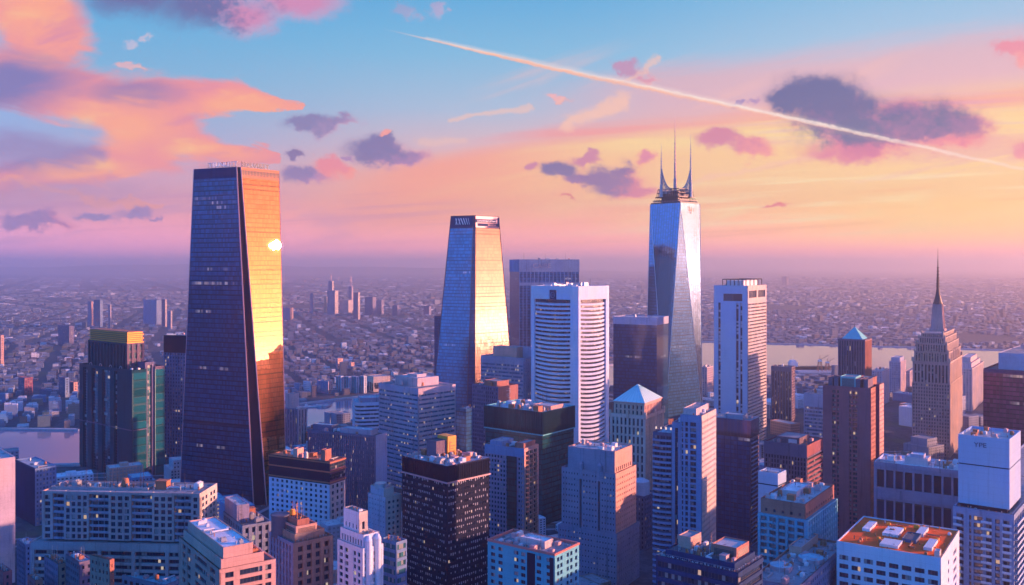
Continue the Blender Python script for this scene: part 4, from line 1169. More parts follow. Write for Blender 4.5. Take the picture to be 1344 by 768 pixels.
# --- salmon stepped building, bottom left
def salmon_block():
    Y = 340
    b = B('stepped_block', 'salmon pink stepped building with a pale flat roof, bottom left', 'office building', 288, Y, 36, 235, 362, 748)
    h = b.h; wr, wl = b.wr, b.wl
    vol(b, b.rect(), 0, h, [S(4, 3.4, .55, .6, rec=.6, win='win_dark', edge=1, cols=[(.06, .22), (.34, .78), (.84, .96)]), None, None, S(4, 3.4, .5, .6, rec=.6, win='win_dark', edge=1, cols=[(.08, .16), (.22, .3), (.42, .72), (.8, .92)])], ['salmon_stone', 'salmon_stone', 'salmon_stone', 'shaded_salmon'], 'roof_dark', .6)  # left wall in a darker salmon, its shade put into the colour
    hut(b, .8, wr - 4.5, .6, wl - 3.5, h - .6, zof(731, Y + 4) , 'salmon_stone', 'roof_dark', 'setback', .8)
    hut(b, 2.0, wr - 8.5, 1.6, wl - 5.5, zof(731, Y + 4) - .79, zof(716, Y + 5), 'salmon_stone', 'roof_white', 'penthouse', .5)
    clutter(b, 3, wr - 10, 3, wl - 7, zof(716, Y + 5) - .5, 6, 8, (0, 4, 3, 4), .55); clutter(b, wr - 8.2, wr - 5, 2, wl - 4, zof(731, Y + 4) - .78, 5, 9, (0, 4), .6, ['rust_metal', 'metal'])
salmon_block()

# --- white slim stepped tower
def slim_white():
    b = B('slim_tower', 'slim white stepped apartment tower with a pink-lit cap, bottom left of centre', 'residential tower', 476, 400, 44, 443, 503, 708)
    h = b.h; wr, wl = b.wr, b.wl
    L = S(2.1, 3.0, .5, .62, rec=.35, win='win_dark', top=2.2, pp=.12)
    vol(b, [(0, 0), (wr, 0), (wr, wl), (0, wl)], 0, h - 4, [dict(L, cols=[(.04, .16), (.24, .36), (.52, .64), (.7, .8), (.86, .96)]), None, None, dict(L, cols=[(.06, .2), (.3, .44), (.66, .76), (.84, .94)])], 'white_concrete', 'roof_pale')
    vol(b, [(1.0, .8), (wr * .8, .8), (wr * .8, wl - 1), (1.0, wl - 1)], h - 5, h + 1.5, [L, None, None, L], 'white_concrete', 'roof_pale')
    vol(b, [(2.2, wl * .3), (wr * .62, wl * .3), (wr * .62, wl * .92), (2.2, wl * .92)], h + .4, zof(674, 404), [S(2.6, 5, .4, .5, win='win_dark', top=3), None, None, S(3, 5, .3, .3, win='win_dark', top=3)], ['peach_concrete'] + ['white_concrete'] * 3, 'roof_pale')  # cap's right side is peach to carry the sunlight on it
    for x in (wr * .28, wr * .72):
        q_ = MB(); q_.cyl(x, 0, 1.6, 0, h - 1, n=10); q_.cyl(x, 0, 1.6, h - 1, h + 1, 0.6, 10)
        q_.build('bay_turret', M['white_concrete'], b.e)
    clutter(b, 1, wr - 1, 1, wl * .3, h + .3, 4, 10, (0, 4, 4), .6); clutter(b, 3, wr * .6, wl * .35, wl * .9, zof(674, 404) - 1, 4, 11, (0, 4, 5), .6)
slim_white()

def pink_slim():
    b = B('slim_tower', 'slim pinkish tower with a round roof tank above a low blue podium', 'residential tower', 506, 560, 45, 483, 527, 653)
    h = b.h; wr, wl = b.wr, b.wl
    vol(b, b.rect(), 0, h, [S(2.6, 3.2, .45, .5, win='win', top=2, cols=[(.12, .3), (.42, .58), (.72, .88)]), None, None, S(2.8, 3.2, .3, .3, win='win_blue')], ['peach_concrete', 'lilac_concrete', 'lilac_concrete', 'lilac_concrete'], 'roof_pale')  # peach right wall has the pink evening sun in its colour
    vol(b, [(0.5, 2.5), (wr - 4, 2.5), (wr - 4, wl - 2), (.5, wl - 2)], h - 1, zof(641, 563), [None] * 4, ['peach_concrete', 'lilac_concrete', 'lilac_concrete', 'lilac_concrete'], 'roof_pale')
    q_ = MB(); q_.cyl(wr * .3, wl * .55, 4, zof(641, 563) - 1, zof(637, 563), 3.6, 14); q_.build('water_tank', M['metal'], b.e)
    clutter(b, 1, wr - 1, 2, wl, zof(641, 563) - 1.1, 3, 1, (0, 4), .7)
pink_slim()
simple('glass_block', 'low blue glass block with banded floors at the foot of the slim pinkish tower', 'office building', 500, 520, 534, 712, 470, 50, RIB(4.2, .62, win='win_teal'), RIB(4.2, .62, win='win_teal'), 'blue_grey_panel', n=5)

# --- long grey slab with blank lilac end wall
simple('office_slab', 'long grey slab with close vertical fins and a blank lilac end wall', 'office building', 404, 493, 508, 572, 720, 66, S(1.9, 3.5, .6, .7, sill=.15, rec=.4, pp=.35, top=1.8, win='win_blue', edge=.8), None, 'slate_panel', 'lilac_concrete', 'roof_dark', 22, huts=[(.2, .8, .1, .55, 4.5, 'grey_concrete', 'roof_teal'), (.25, .75, .68, .97, 5.5, 'slate_panel', 'roof_teal')], mats=['pink_metal', 'metal', 'rust_metal', 'white_metal'])
# --- square office with ribbon windows
simple('office_block', 'square lilac office block with ribbon windows and a pale penthouse, left of centre', 'office building', 497, 549, 598, 510, 800, 45, S(1e6, 3.9, 1.0, .42, sill=.3, top=4.5, win='win_blue', name='ribbon_window', edge=.9, rec=.5, sp=.15), S(1e6, 3.9, 1.0, .42, sill=.3, top=4.5, win='win_blue', name='ribbon_window', edge=.9, rec=.5, sp=.15), 'lilac_concrete', 'pink_concrete', 'roof_grey', 8, huts=[(.28, .85, .28, .85, 7.5, 'pink_concrete', 'roof_pale', 'penthouse'), (.45, .7, .45, .7, 9.5, 'pink_concrete', 'roof_pale', 'penthouse')])

# --- curved low building by the water
def curved():
    Y = 1000
    b = B('curved_office', 'low white-banded building with a rounded corner beside the river', 'office building', 466, Y, 14, wr=46, wl=40)
    h = zof(529, Y); pg = [(8, 0), (46, 0), (46, 40), (0, 40)]
    arc = [(8 - 8 * math.sin(t), 8 - 8 * math.cos(t)) for t in [math.pi / 2 * k / 6 for k in range(6, 0, -1)]]
    pg = arc + pg; pg = pg[:]
    sp = dict(bay=1e6, floor=4.4, ww=1.0, wh=.46, sill=.3, edge=0.0, rec=.5, sp=.0, pp=0, top=2.5, win='win_dark', name='ribbon_window')
    vol(b, pg, 0, h, sp, 'white_concrete', 'roof_teal', 1)
    vol(b, [(6, 8), (40, 8), (40, 34), (6, 34)], h - 1, h + 4, None, 'grey_concrete', 'roof_teal')
    clutter(b, 6, 40, 2, 8, h - 1, 6, 1)
curved()

# --- black grid tower in the middle foreground
def black_tower():
    grid = S(1.6, 3.7, .70, .50, sill=.24, rec=.16, pp=.10, edge=.6, top=9.5, win='win_black')
    b = simple('black_tower', 'black gridded office tower with a yellow-orange rooftop cabin, centre foreground', 'office tower', 528, 587, 642, 612, 530, 45, grid, grid, 'black_panel', 'black_panel', 'roof_pale', 26, 1.0, 'pink_concrete', s0=.75)
    h = b.h; wr, wl = b.wr, b.wl
    for p0, p1 in (((0, wl), (0, 0)), ((0, 0), (wr, 0))):
        p0, p1 = Vector((*p0, 0)), Vector((*p1, 0)); d = (p1 - p0).normalized(); n = Vector((d.y, -d.x, 0)); L = (p1 - p0).length
        f_ = b.m('attic_fin', 'black_panel')
        for k in range(24):
            s = p0 + d * L * (k + .5) / 24
            f_.poly([s - d * .3 + n * .75 + Z * (h - 8.8), s + d * .3 + n * .75 + Z * (h - 8.8), s + d * .3 + n * .75 + Z * (h - .8), s - d * .3 + n * .75 + Z * (h - .8)])
            for e in (-.3, .3): f_.poly([s + d * e + n * .31 + Z * (h - 8.8), s + d * e + n * .75 + Z * (h - 8.8), s + d * e + n * .75 + Z * (h - .8), s + d * e + n * .31 + Z * (h - .8)])
    q_ = MB(); q_.prism(inset(b.rect(), -.7), h - 10.2, h - 9.4, True); q_.build('ledge', M['pink_metal'], b.e)
    # rooftop cabin: dark brick half and bright enamelled half
    x, y = wr * .50, wl * .66
    hut(b, x - 5, x + 3.2, y - 4, y + 5, h - .99, h + 9.5, 'brown_panel', 'roof_dark', 'plant_room')
    q_ = MB(); q_.box(x + 3.21, x + 10, y - 5.2, y + 4.6, h - .99, h + 11.5); o = q_.build('orange_cabin', M['orange_metal'], b.e)
    q_ = MB()
    for z, w in ((h + 2.0, 4.2), (h + 3.6, 3.2), (h + 5.2, 4.2), (h + 7.4, 2.0)):
        q_.box(x + 4.6, x + 4.6 + w, y - 5.34, y - 5.22, z, z + .5, True)
    q_.box(x + 4.6, x + 5.1, y - 5.32, y - 5.22, h + 2, h + 8.6, True)
    q_.build('painted_mark', M['rust_metal'], o)
    clutter(b, 2, wr * .4, 2, wl - 2, h - 1, 10, 21, (0, 1, 3, 4), .9)
black_tower()
simple('glass_block', 'low blue glass block glimpsed behind the black gridded tower', 'office building', 596, 612, 628, 537, 890, 50, cw('glass_steel'), cw('glass_steel'), 'slate_panel', n=4)
simple('glass_slab', 'dark narrow slab peeping out left of the tapered tower', 'office building', 570, 600, 618, 416, 1330, 60, cw('glass_dark'), cw('glass_dark'), 'black_panel', n=2)

# --- brick block, stepped grey office, residential with brick frame
b = simple('brick_tower', 'brick office tower with a blank red side wall, behind the dark green cube', 'office building', 620, 654, 680, 508, 800, 47, S(2.6, 3.5, .55, .6, win='win_dark', pp=.2), None, 'plum', 'rust_brick', 'roof_dark', 8, huts=[(.2, .8, .2, .7, 5, 'rust_brick')])
q_ = MB()
for k in range(7):
    r_ = random.Random(k); z = b.h - 3 - k * 1.6
    q_.box(b.wr * .45 + r_.uniform(-2, 2), b.wr * .45 + r_.uniform(2, 4.5), -.12, -.02, z, z + .7, True)
q_.build('painted_mark', M['peach_concrete'] if 'peach_concrete' in M else M['metal'], b.e)
def stepped_office():
    b = simple('office_block', 'grey-violet office with stepped top and an orange-lit cube on its roof', 'office building', 631, 687, 706, 470, 950, 56, RIB(3.9, .5, win='win_blue', top=7, sp=.1), S(4, 3.9, .3, .4), 'grey_concrete', 'lilac_concrete', 'roof_grey', 6)
    hut(b, b.wr * .12, b.wr * .55, b.wl * .2, b.wl * .75, b.h - 1.1, zof(456, 960), 'salmon_stone')  # salmon walls stand in for orange sunlight on the cube
    hut(b, b.wr * .56, b.wr * .98, b.wl * .02, b.wl * .6, b.h - 1.1, zof(457, 960), 'lilac_concrete', name='stair_tower')
stepped_office()
def brick_frame():
    b = B('residential_tower', 'dark residential slab whose lit end is framed in salmon brick', 'residential tower', 688, 600, 58, 636, 707, 589)
    h = b.h
    end = S(3.4, 3.1, .9, .8, sill=.1, edge=1.6, rec=1.6, top=2.2, win='win_balcony', name='balcony_door', cols=[(.04, .3), (.36, .64), (.7, .96)])
    vol(b, b.rect(), 0, h, [end, None, None, S(2.4, 3.1, .6, .55, win='win_dark', top=6, topmat='blue_grey_panel', edge=.4)], ['salmon_stone', 'plum', 'plum', 'violet_stone'], 'roof_dark')
    facade(b, (-.6, b.wl * .42), (-.6, b.wl * .18), 0, h - 6, cw('glass_green'), 'plum')
    b.m('wall', 'plum').box(-.59, .3, b.wl * .18, b.wl * .42, 0, h - 6)
    nr = round((h - 2.2) / 3.1)
    for k in range(nr):
        z = k * (h - 2.2) / nr
        if z < zof(790, 600): continue
        q_ = MB(); q_.box(1.7, b.wr - 1.7, -.5, 1.4, z + .03, z + .25, True); q_.build('balcony', M['rust_brick'], b.e)
    hut(b, 2, b.wr - 2, b.wl * .05, b.wl * .25, h - 1.1, h + 3, 'rust_brick'); hut(b, 2, b.wr - 2, b.wl * .6, b.wl * .9, h - 1.1, h + 2.5, 'blue_grey_panel')
    clutter(b, 1, b.wr - 1, b.wl * .26, b.wl * .6, h - 1.1, 7, 1, s0=.7)
brick_frame()

# --- blue flat-topped tower
def flat_top():
    b = B('flat_top_tower', 'blue flat-topped tower with a blank lettered band, behind the white banded tower', 'office tower', 681.5, 1290, 12, 669, 760, 340.5)
    h = b.h; z1 = zof(357, 1290)
    vol(b, b.rect(), 0, z1, [cw('glass_steel', floor=4.0, pane=3.0, fin=(16, .8, .5), finmat='blue_grey_panel'), None, None, cw('glass_dark', floor=4.0, pane=1.8)], 'blue_grey_panel', None)
    vol(b, inset(b.rect(), -.4), z1, h, None, 'blue_grey_panel', 'roof_grey')
    q_ = MB(); q_.poly([(0, -.55, zof(375, 1290)), (b.wr, -.55, zof(375, 1290)), (b.wr, -.55, zof(371, 1290)), (0, -.55, zof(371, 1290))]); q_.build('belt_course', M['blue_grey_panel'], b.e)
    text_on(b, 'CAIBE', 9, (b.wr * .22, -.65, h - 12), (1, 0, 0), (0, -1, 0), 'lilac_concrete', 'lettering', .2, b.wr * .30)
    clutter(b, 3, b.wr - 3, 3, 20, h - 1.1, 8, 1, (0, 1, 5, 5, 4))
flat_top()

# --- white tower with curved horizontal bands
def banded():
    b = B('banded_tower', 'white tower with curved horizontal window bands and a square dark emblem', 'office tower', 756, 900, 46, 697, 805, 376)
    h = b.h; wr, wl = b.wr, b.wl; zt = zof(394, 900); fh = 4.3
    cp = 4.0
    # corner posts and crown
    def band_face(p0, p1, a0, a1, part_r=False):
        p0, p1 = Vector((*p0, 0)), Vector((*p1, 0)); d = (p1 - p0).normalized(); n = Vector((d.y, -d.x, 0)); L = (p1 - p0).length
        w = b.m('wall', 'white_concrete')
        s0, s1 = L * a0, L * a1
        def P(s, z, k=0.): return p0 + d * s + Z * z + n * k
        w.poly([P(0, 0), P(s0, 0), P(s0, zt), P(0, zt)]); w.poly([P(s1, 0), P(L, 0), P(L, zt), P(s1, zt)]); w.poly([P(0, zt), P(L, zt), P(L, h), P(0, h)])
        for e in (s0, s1): w.poly([P(e, 0, -2.4), P(e, 0, 0), P(e, zt, 0), P(e, zt, -2.4)])
        w.poly([P(s0, zt, -2.4), P(s1, zt, -2.4), P(s1, zt), P(s0, zt)])
        nf = int(zt / fh); N = 10
        for k in range(nf + 1):
            z0 = zt - 3.4 - k * fh
            if z0 < 0: break
            # bowed spandrel: each band sags forward at mid-width
            q_ = MB(); pr = None
            for i in range(N + 1):
                t = i / N; s = s0 + (s1 - s0) * t; bow = -1.5 + 2.3 * (1 - (2 * t - 1) ** 2)
                sag = (.5 + 2.2 * k / max(nf, 1)) * (1 - (2 * t - 1) ** 2); za = z0 - sag
                cur = (P(s, za, bow), P(s, za - fh * .52, bow), P(s, za, -2.4), P(s, za - fh * .52, -2.4))
                if pr:
                    q_.poly([pr[1], cur[1], cur[0], pr[0]]); q_.poly([pr[0], cur[0], cur[2], pr[2]]); q_.poly([pr[3], cur[3], cur[1], pr[1]])
                pr = cur
            q_.build('spandrel_band', M['white_concrete'], b.e)
            b.wins.append((P((s0 + s1) / 2, z0 - fh * .76, -2.0), d, n, s1 - s0, fh * .48, max(1, round((s1 - s0) / 1.6)), 1, 'win_dark', 'ribbon_window'))
        b.wins.append((P((s0 + s1) / 2, zt - 1.7, -2.0), d, n, s1 - s0, 3.4, 20, 1, 'win_plain', 'ribbon_window'))
    band_face((0, wl), (0, cp), .08, .94)
    R_ = 11.0
    band_face((cp, 0), (wr - R_, 0), .07, .97)
    w = b.m('wall', 'white_concrete')
    w.poly([(0, cp, 0), (cp, 0, 0), (cp, 0, h), (0, cp, h)])
    arc = [(wr - R_ + R_ * math.sin(t), R_ - R_ * math.cos(t)) for t in [math.pi / 2 * k / 8 for k in range(9)]]
    for p, q_ in zip(arc, arc[1:]): w.poly([(*p, 0), (*q_, 0), (*q_, h), (*p, h)])
    w.poly([(wr, R_, 0), (wr, wl, 0), (wr, wl, h), (wr, R_, h)]); w.poly([(wr, wl, 0), (0, wl, 0), (0, wl, h), (wr, wl, h)])
    pg = [(0, cp), (cp, 0)] + arc + [(wr, wl), (0, wl)]
    b.m('roof', 'roof_pale').poly([(*p, h - .5) for p in pg])
    q_ = MB(); y = wl * .5
    q_.box(-.35, .02, y - 4.4, y + 4.4, h - 14.2, h - 4.0, True); o = q_.build('emblem', M['navy_panel'], b.e)
    r_ = MB()
    for k in range(14):
        a0, a1 = 2 * math.pi * k / 14, 2 * math.pi * (k + 1) / 14
        r_.bar((-.5, y + 2.6 * math.cos(a0), h - 9.1 + 2.8 * math.sin(a0)), (-.5, y + 2.6 * math.cos(a1), h - 9.1 + 2.8 * math.sin(a1)), .3, 4)
    r_.bar((-.5, y - 1.4, h - 9.1), (-.5, y + 1.4, h - 9.1), .3, 4)
    r_.build('ring_mark', M['lilac_concrete'], o)
    clutter(b, 4, wr - 6, 4, wl - 4, h - .5, 14, 1, (0, 1, 3, 4, 6, 5))
banded()

# --- dark green cube
def green_cube():
    b = B('green_glass_block', 'dark green glass cube with a finned top storey, beside the white banded tower', 'office building', 712, 700, 52, 637, 753, 541)
    h = b.h; z1 = zof(571, 700)
    vol(b, b.rect(), 0, z1, [cw('glass_green', floor=3.9, pane=1.6), None, None, cw('glass_green', floor=3.9, pane=1.6)], 'dark_green_panel', None)
    o = inset(b.rect(), -.5)
    fn = dict(curtain='glass_green', floor=17, pane=1.6, fin=(34, .35, .5), finmat='dark_green_panel')
    vol(b, o, z1, h, [fn, None, None, fn], 'dark_green_panel', 'roof_pale', 1.2, 'copper_green')
    q_ = MB(); q_.prism(inset(b.rect(), -.9), z1 - .6, z1 + .3, True); q_.build('ledge', M['copper_green'], b.e)
    hut(b, b.wr * .35, b.wr * .75, b.wl * .05, b.wl * .35, h - 1.2, h + 2.5, 'salmon_stone', 'roof_pale')
    clutter(b, 2, b.wr - 2, b.wl * .36, b.wl - 2, h - 1.2, 22, 1); clutter(b, 1, b.wr * .33, 2, b.wl * .35, h - 1.2, 7, 2)
green_cube()

# --- teal apartment block at the bottom centre
def teal_block():
    b = B('apartment_block', 'pale turquoise apartment block with a red parapet, bottom centre', 'apartment building', 728, 400, 54, 640, 760, 727)
    h = b.h
    sl = S(2.6, 3.1, .5, .55, sill=.25, rec=.35, top=1.9, win='win_dark', edge=.8, cols=[(.03, .10), (.15, .22), (.40, .47), (.51, .58), (.64, .71), (.75, .82), (.90, .97)])
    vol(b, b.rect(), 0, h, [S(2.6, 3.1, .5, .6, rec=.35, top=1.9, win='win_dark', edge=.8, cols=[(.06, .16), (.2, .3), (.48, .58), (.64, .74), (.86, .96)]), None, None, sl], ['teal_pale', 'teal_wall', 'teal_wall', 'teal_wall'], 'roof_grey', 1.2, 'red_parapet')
    q_ = b.m('shaft', 'black_panel')
    for y0, y1 in ((.60, .72), (.93, .985)):
        q_.box(-.02, 1, b.wl * (1 - y1) , b.wl * (1 - y0), 0, h - 2.0)
    q_ = MB(); o, i_ = inset(b.rect(), -.25), inset(b.rect(), .5)
    for k in range(4):
        j = (k + 1) % 4
        q_.poly([(*o[k], h - .9), (*o[j], h - .9), (*o[j], h + .05), (*o[k], h + .05)]); q_.poly([(*o[k], h + .05), (*o[j], h + .05), (*i_[j], h + .05), (*i_[k], h + .05)]); q_.poly([(*i_[j], h + .05), (*i_[k], h + .05), (*i_[k], h - 1.1), (*i_[j], h - 1.1)])
    q_.build('parapet', M['red_parapet'], b.e)
    hut(b, b.wr * .3, b.wr * .62, b.wl * .25, b.wl * .62, h - 1.15, h + 2.2, 'pink_concrete', 'roof_white')
    clutter(b, 1, b.wr * .29, 1, b.wl - 1, h - 1.2, 8, 1, s0=.6); clutter(b, b.wr * .64, b.wr - 1, 1, b.wl - 1, h - 1.2, 9, 2, s0=.6); clutter(b, b.wr * .25, b.wr * .7, b.wl * .65, b.wl - 1, h - 1.2, 4, 3, s0=.7)
teal_block()

# --- grey stone stepped tower
def stone_tower():
    Y = 560
    b = B('stone_tower', 'grey stone tower with a setback top and pilasters, centre right foreground', 'office tower', 808, Y, 58, 737, 835, 622)
    h = b.h; wr, wl = b.wr, b.wl
    L = S(2.0, 3.5, .34, .34, sill=.34, rec=.28, win='win_dark', top=1.5, edge=.5)
    R_ = S(2.6, 3.5, .36, .38, sill=.3, rec=.3, win='win_dark', top=2.0, edge=.8)
    zf = zof(700, Y)
    # three projecting pilaster masses with slots between them, on a wider foot
    for y0, y1 in ((0, .28), (.32, .62), (.66, 1.0)):
        pg = [(0, wl * y0), (wr, wl * y0), (wr, wl * y1), (0, wl * y1)]
        vol(b, pg, 0, h, [R_ if y0 == 0 else None, None, None, L], ['salmon_stone' if y0 == 0 else 'grey_stone', 'grey_stone', 'grey_stone', 'grey_stone'], 'roof_grey')  # salmon right wall above the foot: sunlit part put into the colour
    b.m('slot', 'dark_stone').box(1.4, wr - 1, wl * .27, wl * .67, 0, h - 1.2)
    vol(b, [(-1.6, -1.6), (wr + 1.6, -1.6), (wr + 1.6, wl + 1.6), (-1.6, wl + 1.6)], 0, zf, [R_, None, None, L], ['grey_stone'] * 4, 'roof_grey', .4)
    top = [(2, 1.5), (wr - 3, 1.5), (wr - 3, wl - 3.5), (2, wl - 3.5)]
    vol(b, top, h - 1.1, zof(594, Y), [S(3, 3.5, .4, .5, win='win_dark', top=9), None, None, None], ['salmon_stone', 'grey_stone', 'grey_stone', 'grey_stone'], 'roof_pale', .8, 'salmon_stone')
    for y in (.30, .64):
        q_ = MB(); q_.cyl(1.2, wl * y, 1.6, h - 6, h + 3.5, n=10); q_.cyl(1.2, wl * y, 1.6, h + 3.5, h + 5.4, .3, 10); q_.build('finial', M['grey_stone'], b.e)
    clutter(b, 4, wr - 5, 4, wl - 6, zof(594, Y) - .8, 8, 1, s0=.7)
stone_tower()
simple('round_roof_block', 'narrow dark block with a pale rounded roof house, right of the stone tower', 'office building', 828, 846, 862, 652, 640, 55, S(2.6, 3.4, .5, .6, win='win_dark'), S(2.6, 3.4, .5, .6, win='win_dark'), 'slate_panel', n=6)
b = builds[-1]; q_ = MB(); q_.cyl(b.wr * .35, b.wl * .6, 6.5, b.h - 1, b.h + 9, 6.2, 18); q_.cyl(b.wr * .35, b.wl * .6, 6.2, b.h + 9, b.h + 11, 2, 18); q_.build('round_roof_house', M['pale_concrete'], b.e)

# --- dark glass block behind
simple('glass_tower', 'dark blue glass tower with a pale roof band, left of the masted tower', 'office tower', 805, 862, 877, 427, 1050, 62, cw('glass_dark', floor=4, pane=1.8), cw('glass_dark', floor=4, pane=1.8), 'black_panel', n=0, roof=None)
b = builds[-1]; vol(b, inset(b.rect(), -.4), b.h, zof(417, 1050), None, 'lilac_concrete', 'roof_pale'); clutter(b, 2, b.wr - 2, 2, b.wl - 2, zof(417, 1050) - 1.1, 6)

# --- stone tower with pyramid roof
def pyramid_tower():
    Y = 720
    b = B('pyramid_roof_tower', 'peach stone tower with tall piers under a pale green pyramid roof', 'office tower', 847, Y, 60, 801, 871, 546)
    h = b.h; wr, wl = b.wr, b.wl
    L = dict(bay=3.6, floor=7.2, ww=.5, wh=.78, sill=.1, rec=.8, pp=.4, edge=1.0, top=2, win='win_dark')
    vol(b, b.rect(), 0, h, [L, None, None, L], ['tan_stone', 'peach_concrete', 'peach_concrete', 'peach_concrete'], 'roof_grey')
    i1 = [(1.5, 1.5), (wr - 2, 1.5), (wr - 2, wl - 2.5), (1.5, wl - 2.5)]
    z2 = zof(531, Y)
    vol(b, i1, h - 1.1, z2, [S(3.4, 5.5, .42, .7, win='win_dark', rec=.7, pp=.3, top=1.6), None, None, S(3.4, 5.5, .42, .7, win='win_dark', rec=.7, pp=.3, top=1.6)], ['salmon_stone', 'tan_stone', 'tan_stone', 'tan_stone'], None)
    e = inset(i1, -1.0); q_ = MB(); q_.prism(e, z2, z2 + .8, True); q_.build('cornice', M['salmon_stone'], b.e)
    cx = sum(p[0] for p in i1) / 4; cyy = sum(p[1] for p in i1) / 4; ap = Vector((cx, cyy, zof(506, 735)))
    q_ = MB(); e2 = inset(i1, -.7)
    for k in range(4):
        j = (k + 1) % 4
        q_.poly([(*e2[k], z2 + .8), (*e2[j], z2 + .8), ap])
    o = q_.build('pyramid_roof', M['pale_copper'], b.e)
    s = MB()
    for k in range(4):
        a_, c_ = Vector((*e2[k], z2 + .85)), Vector((*e2[(k + 1) % 4], z2 + .85))
        for t in range(9): s.bar(a_.lerp(c_, t / 8), a_.lerp(c_, t / 8).lerp(ap, .96 if t in (0, 8) else .88), .14, 3)
    s.build('roof_seam', M['copper_green'], o)
    for (x, y) in ((0, 0), (wr, 0), (0, wl), (0, wl * .5), (wr * .5, 0)):
        t = MB(); t.box(x - .9, x + .9, y - .9, y + .9, h - 3, h + 2.6, True); t.build('pinnacle', M['tan_stone'], b.e)
pyramid_tower()

# --- residential tower with balconies
def balcony_tower():
    Y = 505
    b = B('balcony_tower', 'grey residential tower with stacked balconies and a pink-lit end wall', 'residential tower', 921, Y, 62, 855, 940, 546)
    h = b.h; wr, wl = b.wr, b.wl
    zl = zof(569, 515)
    y1 = wl * .42
    end = S(2.0, 3.1, .4, .45, sill=.3, rec=.25, win='win_dark', top=2.5, edge=.8)
    vol(b, [(0, 0), (wr, 0), (wr, y1), (0, y1)], 0, h, [end, None, None, S(3, 3.1, .5, .7, win='win_balcony', rec=.8, top=4, cols=[(.02, .10), (.20, .34), (.46, .76)])], ['peach_concrete', 'grey_concrete', 'grey_concrete', 'blue_grey_panel'], 'roof_grey')  # end wall coloured peach for the pink light falling on it
    # bowed middle mass and lower balcony wing
    y2 = wl * .60
    vol(b, [(1.2, y1), (wr - 1, y1), (wr - 1, y2), (1.2, y2)], 0, zof(556, 510), [None, None, None, STRIP(5, .42, rec=.9, win='win_dark', top=3, pane=(2, 40))], 'blue_grey_panel', 'roof_teal')
    vol(b, [(2.6, y2), (wr - 1.5, y2), (wr - 1.5, wl), (2.6, wl)], 0, zl, [None, None, None, S(3.6, 3.1, .86, .68, sill=.1, rec=.3, win='win_balcony', name='balcony_door', top=1.2)], 'slate_panel', 'roof_teal')
    nf = int(zl / 3.1)
    for k in range(nf):
        z = zl - 1.4 - (k + 1) * 3.1
        if z < zof(800, Y): break
        q_ = MB(); r_ = random.Random(k)
        pts = []
        for i in range(7):
            t = i / 6; pts.append((2.6 - (1.5 + .9 * math.sin(math.pi * t)), y2 + (wl - y2) * (.02 + .96 * t)))
        for p, q2 in zip(pts, pts[1:]):
            q_.poly([(*p, z - .25), (*q2, z - .25), (2.5, q2[1], z - .25), (2.5, p[1], z - .25)]); q_.poly([(*p, z), (*q2, z), (2.5, q2[1], z), (2.5, p[1], z)])
            q_.poly([(*q2, z - .25), (*p, z - .25), (*p, z + 1.05), (*q2, z + 1.05)])
        q_.build('balcony', M['blue_grey_panel'], b.e)
    # roof terrace with lanterns
    for i in range(4):
        q_ = MB(); yy = y2 + (wl - y2) * (i + .5) / 4
        q_.bar((4, yy, zl - 1.1), (4, yy, zl + 1.6), .12, 5); q_.build('lamp_post', M['dark_metal'], b.e)
        q_ = MB(); q_.cyl(4, yy, .55, zl + 1.6, zl + 2.8, .4, 8); q_.build('lamp', M['lamp_glow'], b.e)
    hut(b, 2, wr - 3, y1 * .3, y1 * .9, h - 1.1, h + 3.4, 'pink_concrete'); clutter(b, 1, wr - 1, 1, y1, h - 1.1, 12, 1, s0=.7, mats=['rust_metal', 'white_metal', 'metal'])
    clutter(b, 3, wr - 2, y1, y2, zof(556, 510) - 1.1, 4, 2, s0=.7)
m_, bb = new_mat('lamp_glow'); bb.inputs['Base Color'].default_value = (.9, .6, .4, 1); bb.inputs['Emission Color'].default_value = (1, .62, .35, 1); bb.inputs['Emission Strength'].default_value = 0.35; M['lamp_glow'] = m_
balcony_tower()

# --- dark blue glass tower beside it
def blue_slab():
    b = B('glass_tower', 'dark navy glass tower with a narrow balconied end, right of the balcony tower', 'residential tower', 985, 650, 57, 925, 996, 552)
    h = b.h; z1 = zof(575, 650)
    vol(b, b.rect(), 0, z1, [S(6, 3.2, .86, .66, rec=1.2, sill=.1, win='win_balcony', name='balcony_door', edge=1.2), None, None, cw('glass_dark', floor=3.2, pane=3.2, fin=(7, .5, .4), finmat='navy_panel')], ['brown_panel', 'navy_panel', 'navy_panel', 'navy_panel'], None)
    vol(b, inset(b.rect(), -.3), z1, h, cw('glass_dark', floor=11, pane=2.4), 'navy_panel', 'roof_grey', .8, 'pink_concrete')
    nr = round((z1 - 1.2) / 3.2)
    for k in range(nr):
        z = k * (z1 - 1.2) / nr
        if z < zof(790, 650): continue
        q_ = MB(); q_.box(1.3, b.wr - 1, -.9, 1.0, z + .03, z + .24, True); q_.box(1.3, b.wr - 1, -.9, -.82, z + .24, z + 1.1); q_.build('balcony', M['blue_grey_panel'], b.e)
    hut(b, b.wr * .2, b.wr * .7, b.wl * .2, b.wl * .6, h - .8, h + 2.8, 'grey_concrete', 'roof_pale'); clutter(b, 1, b.wr - 1, 1, b.wl - 1, h - .8, 10, 1, s0=.6)
blue_slab()

